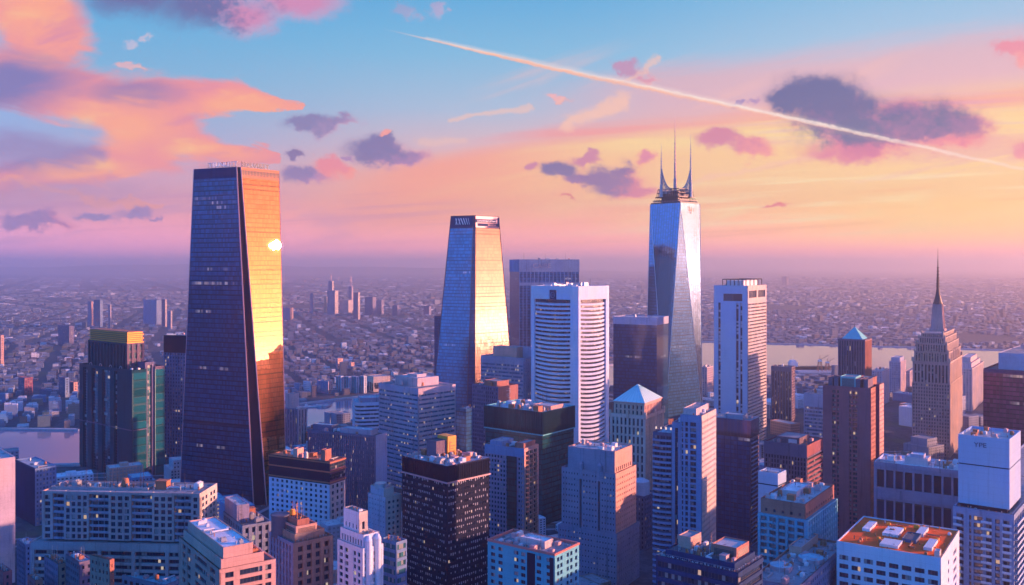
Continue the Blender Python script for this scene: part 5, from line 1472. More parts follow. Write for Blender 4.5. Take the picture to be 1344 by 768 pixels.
# --- white slab with a framed crown
def white_slab():
    Y = 1000
    b = B('white_slab_tower', 'tall white slab tower with peach-lit banded end and open roof frame', 'office tower', 981.5, Y, 57, 937, 1006, 375)
    h = b.h; wr, wl = b.wr, b.wl
    side = dict(bay=1e6, floor=3.8, ww=1.0, wh=.45, sill=.3, edge=1.4, top=0, rec=.6, sp=.25, win='win_dark', name='ribbon_window')
    zt = zof(398, Y)
    front = dict(bay=4, rows=1, ww=.5, wh=1.0, sill=0, edge=0, top=0, rec=1.0, win='win_black', name='window_strip', pane=(1, 40), cols=[(.13, .20), (.26, .27), (.66, .73), (.78, .84)])
    vol(b, b.rect(), 0, zt, [side, None, None, front], ['peach_concrete', 'white_panel', 'white_panel', 'white_panel'], None)  # peach on the right end is sunset light put into the wall colour
    vol(b, b.rect(), zt, h, [dict(bay=4, rows=1, ww=.5, wh=.42, sill=.28, edge=1, top=0, rec=.8, win='win_plain', name='plant_opening', pane=(2, 1), cols=[(.04, .46), (.54, .94)]), None, None, dict(bay=4, rows=1, wh=.42, sill=.1, edge=0, top=0, rec=.8, win='win_plain', name='plant_opening', pane=(2, 1), cols=[(.28, .84)])], ['peach_concrete', 'white_panel', 'white_panel', 'white_panel'], 'roof_pale', 1.5)
    pl = MB(); pl.box(-.4, -.05, wl * .34, wl * .74, 0, zt - 2, True); pl.build('facade_panel', M['white_panel'], b.e)
    q_ = MB(); zz = zof(367, Y)
    x0, x1, y0, y1 = 3, wr - 8, 3, wl - 9
    pts = [(x0, y0 + (y1 - y0) * k / 6) for k in range(7)] + [(x0 + (x1 - x0) * k / 4, y0) for k in range(1, 5)] + [(x1, y0 + (y1 - y0) * k / 4) for k in range(1, 5)]
    for x, y in pts: q_.bar((x, y, h - 1.5), (x, y, zz), .45, 5)
    for a_, c_ in (((x0, y0), (x0, y1)), ((x0, y0), (x1, y0)), ((x1, y0), (x1, y1)), ((x0, y1), (x1, y1))): q_.bar((*a_, zz), (*c_, zz), .5, 5)
    q_.build('roof_frame', M['dark_metal'], b.e)
    for k in range(4):
        t = MB(); yy = y0 + 4 + k * (y1 - y0 - 6) / 4; t.box(x0 + 4, x1 - 4, yy, yy + 4.5, h - 1.49, zz - 1.2); t.build('cooling_tower', M['white_metal'], b.e)
white_slab()

# --- right half
simple('dark_slab', 'slim dark slab with a spiky roof, standing in front of the water', 'residential tower', 1012, 1039, 1043.5, 482, 1150, 60, STRIP(3.6, .55, rec=.6, pp=.3, top=6, win='win_dark', pane=(2, 22)), S(3, 3.4, .5, .5), 'slate_panel', 'brown_panel', n=9, kinds=(5, 5, 0, 4, 5), s0=.9)
def brown_low():
    b = simple('office_block', 'dark brown mid-rise with a plain attic band and red striped side', 'office building', 1003, 1059, 1080.5, 585, 680, 54, S(2.3, 3.6, .55, .75, sill=.12, rec=.5, pp=.4, top=9, win='win_dark'), RIB(3.6, .5, win='win_dark', top=9, sp=.2), 'plum', 'red_brick', 'roof_dark', 14, huts=[(.2, .8, .25, .8, 4.5, 'brown_panel')])
    q_ = MB(); q_.prism(inset(b.rect(), -.6), b.h - 9.6, b.h - 8.8, True); q_.build('cornice', M['plum'], b.e)
brown_low()
b = simple('white_block', 'small white windowless block with a dark roof seam, behind the teal apartments', 'office building', 995, 1021, 1032, 622, 500, 52, None, None, 'white_panel', 'white_panel', 'roof_pale', 5, s0=.6)
q_ = MB(); q_.prism(inset(b.rect(), -.06), b.h - 7, b.h - 6.4, True); q_.build('seam', M['black_panel'], b.e)
def teal_apts():
    Y = 430
    b = B('apartment_block', 'turquoise gridded apartment block with a brick attic storey, lower right of centre', 'apartment building', 1059, Y, 55, 995, 1098, 663)
    h = b.h; z1 = zof(683, Y)
    L = dict(bay=4.2, floor=3.2, ww=.72, wh=.66, sill=.12, rec=1.0, pp=.5, sp=.1, edge=.6, top=.6, win='win_teal')
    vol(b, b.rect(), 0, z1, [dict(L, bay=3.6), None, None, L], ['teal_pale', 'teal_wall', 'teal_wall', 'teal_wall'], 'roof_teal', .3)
    vol(b, inset(b.rect(), 1.0), z1 - .3, h, [S(4, 6, .35, .3, win='win_dark', top=2.5), None, None, S(4, 6, .3, .3, win='win_dark', top=2.5)], 'rust_brick', 'roof_pale', .9)
    hut(b, b.wr * .3, b.wr * .7, b.wl * .4, b.wl * .75, h - .9, h + 2, 'pink_concrete', 'roof_white'); clutter(b, 2, b.wr - 2, 2, b.wl - 2, h - .9, 16, 1, s0=.7)
    nr = 0
    for k in range(12):
        z = z1 - .6 - (k + 1) * 3.2
        if z < zof(800, Y): break
        for t0 in (.06, .38, .68):
            q_ = MB(); q_.box(-1.3, .4, b.wl * t0, b.wl * (t0 + .16), z, z + .2, True); q_.box(-1.3, -1.2, b.wl * t0, b.wl * (t0 + .16), z + .2, z + 1.1); q_.build('balcony', M['teal_wall'], b.e)
teal_apts()

# --- dark glass block with cluttered orange-lit roof, bottom
def dark_roof():
    Y = 330
    b = B('dark_office', 'dark banded office with orange-lit stepped roof plant, bottom right of centre', 'office building', 968, Y, 52, 861, 1001, 752)
    h = b.h; wr, wl = b.wr, b.wl
    L = RIB(3.8, .6, win='win_dark', top=1.5, sp=.3, rec=.5)
    vol(b, b.rect(), 0, h, [L, None, None, L], 'navy_panel', 'roof_dark', .8, 'pink_metal')
    z = h - .8
    hut(b, 2, wr - 2.5, 2, wl - 3, z, h + 2.4, 'navy_panel', 'roof_dark', 'setback', .5)
    hut(b, wr * .35, wr * .85, wl * .12, wl * .42, h + 1.9, h + 6.2, 'rust_brick', 'roof_pale', 'penthouse', .5, louver=True)  # rust, salmon and orange roof plant: orange evening light put into the colours
    hut(b, wr * .4, wr * .8, wl * .70, wl * .86, h + 1.9, h + 6.4, 'salmon_stone', 'roof_grey', 'stair_hut', .4)
    clutter(b, 2.5, wr - 3, wl * .43, wl * .70, h + 1.9, 12, 1, s0=.6, mats=['rust_metal', 'orange_metal', 'white_metal', 'metal'])
    clutter(b, 2.5, wr * .34, 2.5, wl - 4, h + 1.9, 12, 2, s0=.55); clutter(b, .6, wr - .6, .5, 2.0, z, 10, 3, (4, 4, 4, 0), .5, ['rust_metal', 'white_metal'])
    clutter(b, .3, 2.0, 1, wl - 1, z, 18, 5, (4, 4, 0), .5, ['white_metal', 'metal']); clutter(b, wr - 2.4, wr - .4, 1, wl - 1, z, 10, 6, (4, 0), .5, ['rust_metal', 'orange_metal'])
    q_ = MB()
    for k in range(40): q_.bar((.15, wl * (k + .5) / 40, h), (.15, wl * (k + .5) / 40, h + 1.1), .05, 3)
    q_.bar((.15, 0, h + 1.1), (.15, wl, h + 1.1), .06, 3)
    for k in range(30): q_.bar((wr * (k + .5) / 30, .15, h), (wr * (k + .5) / 30, .15, h + 1.1), .05, 3)
    q_.bar((0, .15, h + 1.1), (wr, .15, h + 1.1), .06, 3); q_.build('railing', M['metal'], b.e)
dark_roof()
def round_roofs():
    Y = 372
    b = B('low_block', 'low block with pale round roof skylights and clutter, below the teal apartments', 'office building', 1048, Y, 55, 985, 1112, 771)
    h = b.h; wr, wl = b.wr, b.wl
    vol(b, b.rect(), 0, h, S(3, 3.6, .5, .5, win='win_dark'), 'violet_stone', 'roof_grey', 1.0, 'rust_brick')
    for x, y, r in ((wr * .3, wl * .72, 4.8), (wr * .55, wl * .35, 5.6)):
        q_ = MB(); q_.cyl(x, y, r, h - 1, h + .8, r, 28, False); o = q_.build('skylight', M['pink_metal'], b.e)
        q_ = MB(); q_.cyl(x, y, r * .98, h + .75, h + 1.5, r * .3, 28); q_.build('dome', M['roof_teal'], o)
    hut(b, wr * .6, wr * .95, wl * .62, wl * .9, h - 1, h + 3, 'salmon_stone')
    clutter(b, 1, wr - 1, 1, wl - 1, h - 1, 26, 1, s0=.65, mats=['rust_metal', 'white_metal', 'pink_metal', 'metal'])
round_roofs()

# --- white office with an orange patched roof, bottom right
def orange_roof():
    Y = 380
    b = B('white_office', 'white office block with dark window rows and a bright orange roof, bottom right', 'office building', 1235, Y, 56, 1098, 1259, 733)
    h = b.h; wr, wl = b.wr, b.wl
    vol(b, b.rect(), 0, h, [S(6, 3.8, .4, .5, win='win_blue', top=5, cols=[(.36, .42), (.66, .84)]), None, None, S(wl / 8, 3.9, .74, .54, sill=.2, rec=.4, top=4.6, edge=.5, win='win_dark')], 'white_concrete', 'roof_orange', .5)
    z = h - .5
    r_ = random.Random(5)
    for k, (x0, x1, y0, y1, mt) in enumerate(((.10, .30, .42, .60, 'white_metal'), (.45, .72, .50, .66, 'roof_white'), (.2, .5, .12, .2, 'white_metal'), (.60, .86, .28, .36, 'white_metal'), (.5, .8, .80, .88, 'roof_white'))):
        q_ = MB(); q_.box(wr * x0, wr * x1, wl * y0, wl * y1, z + .004, z + .9 + .5 * r_.random()); q_.build('roof_deck', M[mt], b.e)
    hut(b, wr * .35, wr * .60, wl * .30, wl * .44, z, h + 1.0, 'slate_panel', 'roof_dark', 'plant_room', .3)
    clutter(b, 1, wr * .42, 1, wl - 1, z, 12, 1, (4, 4, 0, 3), .55, ['orange_metal', 'rust_metal', 'dark_metal']); clutter(b, wr * .5, wr - 1, 1, wl - 1, z, 12, 2, (0, 4, 4, 3), .6, ['orange_metal', 'white_metal', 'rust_metal'])
    q_ = MB(); q_.box(-.05, .35, 0, wl, h + .004, h + .2); q_.build('roof_edge', M['white_concrete'], b.e)
    hut(b, wr * .05, wr * .12, wl * .02, wl * .07, z, h + 2.2, 'peach_concrete', 'roof_pale', 'vent_stack', .2)
orange_roof()

# --- red-brown tower
def red_tower():
    Y = 620
    b = B('brick_tower', 'tall red-brown tower with vertical window shafts and roof plant', 'residential tower', 1143, Y, 55, 1080, 1160, 510)
    h = b.h; wr, wl = b.wr, b.wl
    L = dict(bay=3, floor=3.1, ww=.5, wh=.66, sill=.2, rec=.9, edge=0, top=2.5, win='win_balcony', cols=[(.20, .27), (.30, .34), (.56, .60), (.63, .72)])
    vol(b, [(0, 0), (wr * .36, 0), (wr * .36, wl), (0, wl)], 0, h, [S(1.8, 3.1, .3, .5, win='win_dark', top=2.5), None, None, L], ['rust_brick', 'maroon', 'maroon', 'red_brick'], 'roof_dark')
    vol(b, [(wr * .36, 3.5), (wr * .66, 3.5), (wr * .66, wl - 2), (wr * .36, wl - 2)], 0, h - 1, [S(3, 3.1, .7, .6, win='win_black', top=1)] + [None] * 3, 'maroon', 'roof_dark')
    vol(b, [(wr * .66, 0), (wr, 0), (wr, wl), (wr * .66, wl)], 0, h, [S(2.6, 3.1, .35, .4, win='win_dark', top=2.5)] + [None] * 3, ['salmon_stone', 'maroon', 'maroon', 'maroon'], 'roof_dark')  # salmon right face: sunlight on red-brown wall put into its colour
    hut(b, wr * .1, wr * .5, wl * .34, wl * .66, h - 1.1, zof(496, 625), 'copper_green', 'roof_grey', louver=True)
    for y in (.82, .70, .24, .08):
        hut(b, wr * .08, wr * .45, wl * y, wl * (y + .09), h - 1.1, h + 5.5, 'brown_panel', 'roof_dark', 'chimney_block')
    hut(b, wr * .55, wr * .9, wl * .12, wl * .4, h - 1.1, h + 5, 'rust_brick'); clutter(b, wr * .5, wr - 1, wl * .45, wl - 2, h - 1.1, 7, 1, s0=.8)
red_tower()

def teal_pyramid():
    Y = 800
    b = B('pyramid_roof_tower', 'dark ribbed tower with a small teal pyramid roof, behind the red-brown tower', 'office tower', 1135, Y, 55, 1100, 1143.5, 446)
    h = b.h
    L = STRIP(2.2, .48, rec=.5, pp=.45, top=1.5, win='win_dark', pane=(1, 30))
    vol(b, b.rect(), 0, h, [L, None, None, L], ['rust_brick', 'brown_panel', 'brown_panel', 'brown_panel'], 'roof_dark')
    i = inset(b.rect(), 2.5); cx, cyy = b.wr / 2, b.wl / 2
    q_ = MB(); ap = Vector((cx, cyy, zof(429, 812)))
    for k in range(4): q_.poly([(*i[k], h), (*i[(k + 1) % 4], h), ap])
    q_.build('pyramid_roof', M['copper_green'], b.e)
    q_ = MB(); q_.prism(inset(b.rect(), -.5), h - 1.0, h - .02, True); q_.build('cornice', M['brown_panel'], b.e)
    q_ = MB(); q_.bar(ap - Z, ap + Z * 3, .2, 5); q_.build('finial', M['dark_metal'], b.e)
teal_pyramid()
b = simple('office_block', 'violet mid-rise with white window bands between the dark slab and red-brown tower', 'office building', 1055, 1082, 1096, 518, 1000, 56, RIB(4.2, .55, win='win_blue', top=14), RIB(4.2, .55, win='win_blue', top=14), 'lilac_concrete', n=5)

# --- the tapering stone tower with a spire
def spire_tower():
    Y = 950
    b = B('spire_tower', 'brown stone skyscraper with arched setbacks, slender mast and needle spire', 'skyscraper', 1247, Y, 57, 1197, 1263, 476)
    h = b.h; wr, wl = b.wr, b.wl
    L = S(2.5, 3.5, .45, .6, rec=.45, pp=.3, win='win_dark', top=.5, edge=.6)
    vol(b, b.rect(), 0, zof(505, Y), [L, None, None, L], ['tan_stone', 'rose_stone', 'rose_stone', 'rose_stone'], 'roof_grey', .5)
    z0 = zof(505, Y)
    L2 = dict(bay=3.4, rows=1, ww=.5, wh=.85, sill=.06, rec=.8, pp=.5, win='win_dark', top=1.5, edge=1.0, pane=(1, 8))
    vol(b, inset(b.rect(), .6), z0 - .4, h, [L2, None, None, L2], ['tan_stone', 'rose_stone', 'rose_stone', 'rose_stone'], 'roof_grey', .6)
    tiers = [(1.9, 476, 463, 2.6), (3.6, 463, 452, 2.4), (5.6, 452, 444, 2.2), (7.8, 444, 438.5, 2.0)]
    for k, ya, yb, bay_ in tiers:
        vol(b, inset(b.rect(), k), zof(ya, Y) - .6, zof(yb, Y), [dict(L2, bay=bay_, top=1.0), None, None, dict(L2, bay=bay_, top=1.0)], ['tan_stone', 'rose_stone', 'rose_stone', 'rose_stone'], 'roof_grey', .4)
        t = MB()
        for (x, y) in inset(b.rect(), k + .3): t.box(x - .8, x + .8, y - .8, y + .8, zof(yb, Y) - .6, zof(yb, Y) + 2.2, True)
        t.build('corner_pinnacles', M['tan_stone'], b.e)
    zb = zof(438.5, Y)
    for face in (0, 1):
        Lf = wl if face == 0 else wr
        for k in range(5):
            y = Lf * (.5 + (k - 2) * .15); hgt = 6.5 - abs(k - 2) * 2.6; ar = MB()
            for wdt, mz in ((2.2, 0),):
                prev = None
                for s in range(9):
                    a_ = math.pi * s / 8; yy = y + wdt * math.cos(a_); zz = zof(476, Y) + 4 + hgt * .9 + 3.2 * math.sin(a_)
                    pt = Vector((1.2, yy, zz)) if face == 0 else Vector((yy, 1.2, zz))
                    if prev is not None: ar.bar(prev, pt, .4, 4)
                    prev = pt
                for sg in (-1, 1):
                    yy = y + sg * wdt
                    ar.bar(Vector((1.2, yy, zof(476, Y))) if face == 0 else Vector((yy, 1.2, zof(476, Y))), Vector((1.2, yy, zof(476, Y) + 4 + hgt * .9)) if face == 0 else Vector((yy, 1.2, zof(476, Y) + 4 + hgt * .9)), .4, 4)
            ar.build('arch', M['tan_stone'], b.e)
    cx, cyy = wr / 2, wl / 2
    def sq(r): return [(cx - r, cyy - r), (cx + r, cyy - r), (cx + r, cyy + r), (cx - r, cyy + r)]
    q_ = MB(); q_.prism(sq(7.6), zb - 1, zb + 2.5); q_.loft(sq(6.6), zb + 2.5, sq(4.4), zof(402, Y))
    for k in range(4):
        for t in (-.55, 0, .55):
            a0 = Vector((cx + (6.7 if k % 2 == 0 else 6.7 * t) * (1 if k < 2 else -1), cyy + (6.7 * t if k % 2 == 0 else 6.7) * (1 if k < 2 else -1), zb + 2.4))
            a1 = Vector((cx + (a0.x - cx) * .66, cyy + (a0.y - cyy) * .66, zof(401, Y)))
            q_.bar(a0, a1, .55, 4)
    q_.build('mooring_mast', M['rose_stone'], b.e)
    q_ = MB(); za = zof(402, Y)
    q_.cyl(cx, cyy, 5.0, za, za + 2, 4.6, 12); q_.cyl(cx, cyy, 4.2, za + 2, zof(390, Y), 2.6, 12); q_.cyl(cx, cyy, 2.6, zof(390, Y), zof(380, Y), 1.5, 10)
    q_.build('mast_cap', M['dark_metal'], b.e)
    q_ = MB(); za = zof(380, Y)
    for y0, y1, r0, r1 in ((380, 366, 1.5, 1.25), (366, 352, 1.05, .8), (352, 340, .6, .4), (340, 325, .3, .1)):
        q_.cyl(cx, cyy, r0, zof(y0, Y), zof(y1, Y) + .02, r1, 7)
    for yy in (378, 374, 370, 366, 362, 357, 352): q_.cyl(cx, cyy, 1.9 * (yy - 325) / 55 + .3, zof(yy, Y), zof(yy, Y) + .9, None, 7)
    q_.build('spire', M['dark_metal'], b.e)
    for x, y in ((0.8, .8), (wr - .8, .8), (.8, wl - .8)):
        t = MB(); t.box(x - 1.3, x + 1.3, y - 1.3, y + 1.3, h - .6, h + 4, True); t.build('pinnacle', M['tan_stone'], b.e)
spire_tower()

# --- maroon slab at the right edge
def maroon():
    Y = 720
    b = B('maroon_slab', 'dark maroon glass slab with a pale plant box, at the right edge', 'office tower', 1420, Y, 51, 1290.5, 1452, 474)
    h = zof(481, 780); b.h = h
    vol(b, b.rect(), 0, h, [cw('glass_maroon', floor=3.7, pane=2.4), None, None, cw('glass_maroon', floor=3.7, pane=2.4, top=3)], 'maroon', 'roof_dark')
    hut(b, b.wr * .1, b.wr * .7, b.wl * .1, b.wl * .88, h - 1.1, zof(463, 770), 'lilac_concrete', louver=False)
    clutter(b, b.wr * .15, b.wr * .65, b.wl * .15, b.wl * .85, zof(463, 770) - .5, 9, 1, (5, 5, 0, 4))
maroon()

def wide_low():
    Y = 560
    b = B('bank_building', 'wide mauve stone building with two tiers of tall dark windows and a pale roof', 'office building', 1266, Y, 57, 1147, 1274, 619)
    h = b.h; wr, wl = b.wr, b.wl
    zm = zof(655, Y)
    up = dict(bay=wl / 9.5, rows=1, ww=.8, wh=.80, sill=.06, rec=1.0, pp=.35, edge=1.2, top=2.6, win='win_plain', pane=(1, 1))
    lo = dict(up, wh=.97, sill=0, top=5.5)
    for z0, z1, s_ in ((0, zm, lo), (zm, h, up)):
        vol(b, b.rect(), z0, z1, [dict(s_, bay=8), None, None, s_], ['pink_concrete', 'violet_stone', 'violet_stone', 'violet_stone'], 'roof_white' if z1 == h else None, 1.2, 'white_concrete')
    hut(b, wr * .3, wr * .7, wl * .42, wl * .68, h - 1.2, h + 3.6, 'pink_concrete', 'roof_white'); hut(b, wr * .36, wr * .62, wl * .47, wl * .62, h + 3.1, h + 5.4, 'lilac_concrete', 'roof_white')
    clutter(b, 1.5, wr - 1.5, 1.5, wl * .4, h - 1.2, 12, 1); clutter(b, 1.5, wr - 1.5, wl * .7, wl - 1.5, h - 1.2, 5, 2)
wide_low()

def blank_box():
    Y = 430
    b = B('balcony_tower', 'balconied tower topped by a tall blank pale blue box, right edge', 'residential tower', 1330, Y, 52, 1251, 1430, 676)
    h = b.h; wr, wl = b.wr, b.wl
    L = S(4.6, 3.2, .8, .66, sill=.12, rec=1.0, pp=.3, top=2.6, win='win_balcony', edge=.8)
    vol(b, b.rect(), 0, h, [L, None, None, dict(L, cols=[(.03, .16), (.26, .30), (.34, .50), (.56, .66), (.72, .80), (.86, .97)])], ['blue_grey_panel'] * 4, 'roof_grey', 1.2)
    for k in range(14):
        z = h - 2.6 - (k + 1) * 3.2 + .1
        if z < zof(800, Y): break
        for t0, t1 in ((.84, .99), (.34, .52), (.02, .17)):
            q_ = MB(); q_.box(-1.7, .5, wl * t0, wl * t1, z, z + .22, True); q_.box(-1.7, -1.6, wl * t0, wl * t1, z + .22, z + 1.2); q_.build('balcony', M['white_panel'], b.e)
        q_ = MB(); q_.box(1, wr * .3, -1.7, .5, z, z + .22, True); q_.box(1, wr * .3, -1.7, -1.6, z + .22, z + 1.2); q_.build('balcony', M['white_panel'], b.e)
    # blank box: located from the picture of its own corner
    c = b.inv @ P3(1325, 600, 436)
    tl = b.inv @ P3(1274, 600, 462)
    x0, y0 = c.x, c.y; y1 = y0 + 22.5; x1 = x0 + 30
    zt, zs, zb = zof(577, 436), zof(616, 436), h - 1.19
    q_ = MB(); q_.box(x0, x1, y0, y1, zb + 2.0, zs - .3, True); q_.build('blank_box', M['white_panel'], b.e)
    q_ = MB(); q_.prism([(x0, y0), (x1, y0), (x1, y1), (x0, y1)], zs + .3, zt, True, False)
    i_ = inset([(x0, y0), (x1, y0), (x1, y1), (x0, y1)], .5); o_ = [(x0, y0), (x1, y0), (x1, y1), (x0, y1)]
    for k in range(4):
        j = (k + 1) % 4
        q_.poly([(*o_[k], zt), (*o_[j], zt), (*i_[j], zt), (*i_[k], zt)]); q_.poly([(*i_[j], zt), (*i_[k], zt), (*i_[k], zt - 1.2), (*i_[j], zt - 1.2)])
    o = q_.build('blank_box', M['white_panel'], b.e)
    r_ = MB(); r_.poly([(*p, zt - 1.2) for p in i_]); r_.build('roof', M['roof_pale'], o)
    q_ = MB(); q_.box(x0 + .4, x1 - .4, y0 + .4, y1 - .4, zs - .3, zs + .3); q_.box(x0 + 1, x1 - 1, y0 + 1, y1 - 1, zb, zb + 2); q_.build('shadow_gap', M['black_panel'], b.e)
    text_on(b, 'YPE', 3.2, (x0 - .15, y1 - 7.0, zt - 5.2), (0, -1, 0), (-1, 0, 0), 'slate_panel', 'lettering', .1, 5.6)
    clutter(b, x0 + 1, x1 - 1, y0 + 1, y1 - 1, zt - 1.2, 8, 1, s0=.6); clutter(b, 1, x0 - .5 if x0 > 4 else 3, 1, wl - 1, h - 1.2, 6, 2, (0, 4, 4), .6); clutter(b, 1, wr - 1, y1 + .5, wl - 1, h - 1.2, 7, 3, s0=.6)
blank_box()

# small streetside blocks, bottom left
for label, xl, xc, xr, yt, Y, a, wa, wb, rf in (
    ('brown brick corner block at the bottom left below the long apartments', 118, 144, 150, 735, 395, 60, 'brown_stone', 'rust_brick', 'roof_dark'),
    ('dark brick house with a blue-grey roof left of the brown corner block', 86, 104, 122, 738, 410, 45, 'dark_stone', 'plum', 'roof_teal'),
    ('narrow brown row house at the left end of the brick row', 58, 76, 90, 741, 420, 45, 'plum', 'brown_stone', 'roof_dark'),
    ('low bright red brick house in the bottom left corner', -8, 4, 16, 751, 420, 45, 'red_brick', 'red_brick', 'roof_dark'),
    ('small red shed roofed house at the bottom left', 36, 46, 56, 762, 415, 45, 'red_brick', 'rust_brick', 'roof_grey'),
    ('grey blue block standing between the pink block and the long apartments', 22, 33, 48, 715, 540, 45, 'slate_panel', 'blue_grey_panel', 'roof_teal')):
    simple('brick_house', label, 'house' if 'house' in label else 'building', xl, xc, xr, yt, Y, a, S(2.6, 3.2, .45, .5, win='win_dark'), S(2.6, 3.2, .4, .5, win='win_dark'), wa, wb, rf, 8, .7, s0=.55, mats=['rust_metal', 'metal', 'white_metal'])
simple('market_hall', 'low hall with a teal roof in front of the apartment podium', 'hall', 160, 216, 246, 768, 440, 62, S(4, 4, .6, .5, win='win_dark'), S(4, 4, .6, .5, win='win_dark'), 'grey_concrete', None, 'roof_teal', 10, .5, s0=.6)

# hazy towers beyond, on the right
def hazy(label, xl, xc, xr, yt, Y, wm='lilac_concrete', wm2='pink_concrete', a=56, steps=0):
    b = simple('residential_tower', label, 'residential tower', xl, xc, xr, yt, Y, a, S(3.4, 3.4, .5, .55, win='win_blue', pp=.2), S(3.4, 3.4, .5, .55, win='win_blue', pp=.2), wm, wm2, 'roof_pale', 4)
    for k in range(steps):
        f = .12 + .12 * k
        hut(b, b.wr * f, b.wr * (1 - f), b.wl * f, b.wl * (1 - f), b.h - 1.1 + k * 7, b.h + 6 + k * 7, wm, 'roof_pale', 'setback')
hazy('pale hazy tower with a stepped top just left of the spire tower', 1167, 1182, 1189, 475, 1400, steps=1)
hazy('lower pale hazy block left of the stepped hazy tower', 1144, 1158, 1167, 487, 1300)
hazy('hazy pink tower with stepped top hiding behind the right side of the spire tower', 1252, 1276, 1291, 484, 1250, 'pink_concrete', 'peach_concrete', steps=2)
hazy('thin pale block between the hazy tower and the spire tower', 1188, 1194, 1201, 487, 1450)
hazy('low hazy pink tower in the gap right of the masted tower', 918, 928, 936, 482, 1400, 'pink_concrete')

# ------------------------------------------------------------------ land, water, hills
m, bs = new_mat('city_ground')
o_ = tex('Object')
g1 = noise(o_, 0.012, 6.0, 0.65); g2 = noise(o_, 0.11, 4.0, 0.7); g3 = noise(o_, 0.0025, 4.0, 0.6)
gk = mixc((0.018, 0.03, 0.05, 1), (0.06, 0.07, 0.10, 1), ss(0.42, 0.62, g2))
gk = mixc(gk, (0.05, 0.075, 0.05, 1), ss(0.56, 0.66, g1))
gk = mixc(gk, (0.09, 0.09, 0.12, 1), ss(0.60, 0.72, g3) * 0.6)
setin(bs, 'Base Color', gk); bs.inputs['Roughness'].default_value = 0.9
M['ground'] = m
q_ = MB(); q_.poly([(-40000, -6000, 0), (40000, -6000, 0), (40000, 44000, 0), (-40000, 44000, 0)])
tag(q_.build('ground', M['ground']), 'dark city ground stretching to the hazy horizon', None, kind='structure')

m, bs = new_mat('water')
o_ = tex('Object')
bs.inputs['Base Color'].default_value = (0.15, 0.18, 0.28, 1); bs.inputs['Roughness'].default_value = 0.08; bs.inputs['IOR'].default_value = 2.0
bump(bs, noise(scale3(o_, 1.0, 0.5, 1.0), 0.06, 5.0, 0.6) + noise(o_, 0.5, 2.0) * 0.25, 1.0, 0.05)
M['water'] = m
NEAR = [(-2600, 760), (-620, 900), (-509, 905), (-430, 915), (-231, 1150), (20, 1400), (349, 1640), (620, 1660), (884, 1690), (3000, 1640)]
FAR = [(4200, 2150), (1180, 2130), (850, 2250), (491, 2376), (250, 1900), (60, 1640), (-270, 1335), (-400, 1190), (-522, 1100), (-619, 1106), (-2600, 1000)]
def ragged(line, seed, amp=9):
    r = random.Random(seed); out = [line[0]]
    for p, q2 in zip(line, line[1:]):
        n = max(1, int(math.hypot(q2[0] - p[0], q2[1] - p[1]) / 60))
        for k in range(1, n + 1):
            j = amp if k < n else 0
            out.append((p[0] + (q2[0] - p[0]) * k / n + r.uniform(-j, j), p[1] + (q2[1] - p[1]) * k / n + r.uniform(-j, j)))
    return out
NEAR, FAR = ragged(NEAR, 1), ragged(FAR, 2)
RIVER = NEAR + FAR
q_ = MB(); q_.poly([(x, y, 0.35) for x, y in RIVER])
tag(q_.build('river_water', M['water']), 'calm river mirroring the pink evening sky', None, kind='structure')
W('quay', (0.40, 0.37, 0.37))
def strip(line, w, z0, z1, name, mat, label, side=1):
    q_ = MB()
    for p, r_ in zip(line, line[1:]):
        p, r_ = Vector((*p, 0)), Vector((*r_, 0)); d = (r_ - p).normalized(); n = Vector((d.y, -d.x, 0)) * side
        a_, b_, c_, e_ = p, r_, r_ + n * w, p + n * w
        if (b_ - a_).cross(e_ - a_).z < 0: a_, b_, c_, e_ = b_, a_, e_, c_
        q_.prism([(v.x, v.y) for v in (a_, b_, c_, e_)], z0, z1)
    return tag(q_.build(name, M[mat]), label, None, kind='structure')
strip(NEAR[1:], 7, 0.1, 2.2, 'quay_pavement', 'quay', 'pale quay along the near bank', 1)
strip(FAR[:-1], 8, 0.1, 2.4, 'quay_pavement', 'quay', 'pale quay along the far bank', 1)
def inside(x, y, pg):
    c = False; j = len(pg) - 1
    for i in range(len(pg)):
        xi, yi = pg[i]; xj, yj = pg[j]
        if (yi > y) != (yj > y) and x < (xj - xi) * (y - yi) / (yj - yi) + xi: c = not c
        j = i
    return c
def bank(x, y, r=26):
    return any(inside(x + r * math.cos(a_), y + r * math.sin(a_), RIVER) for a_ in (0, 1.05, 2.1, 3.14, 4.2, 5.24)) or inside(x, y, RIVER)

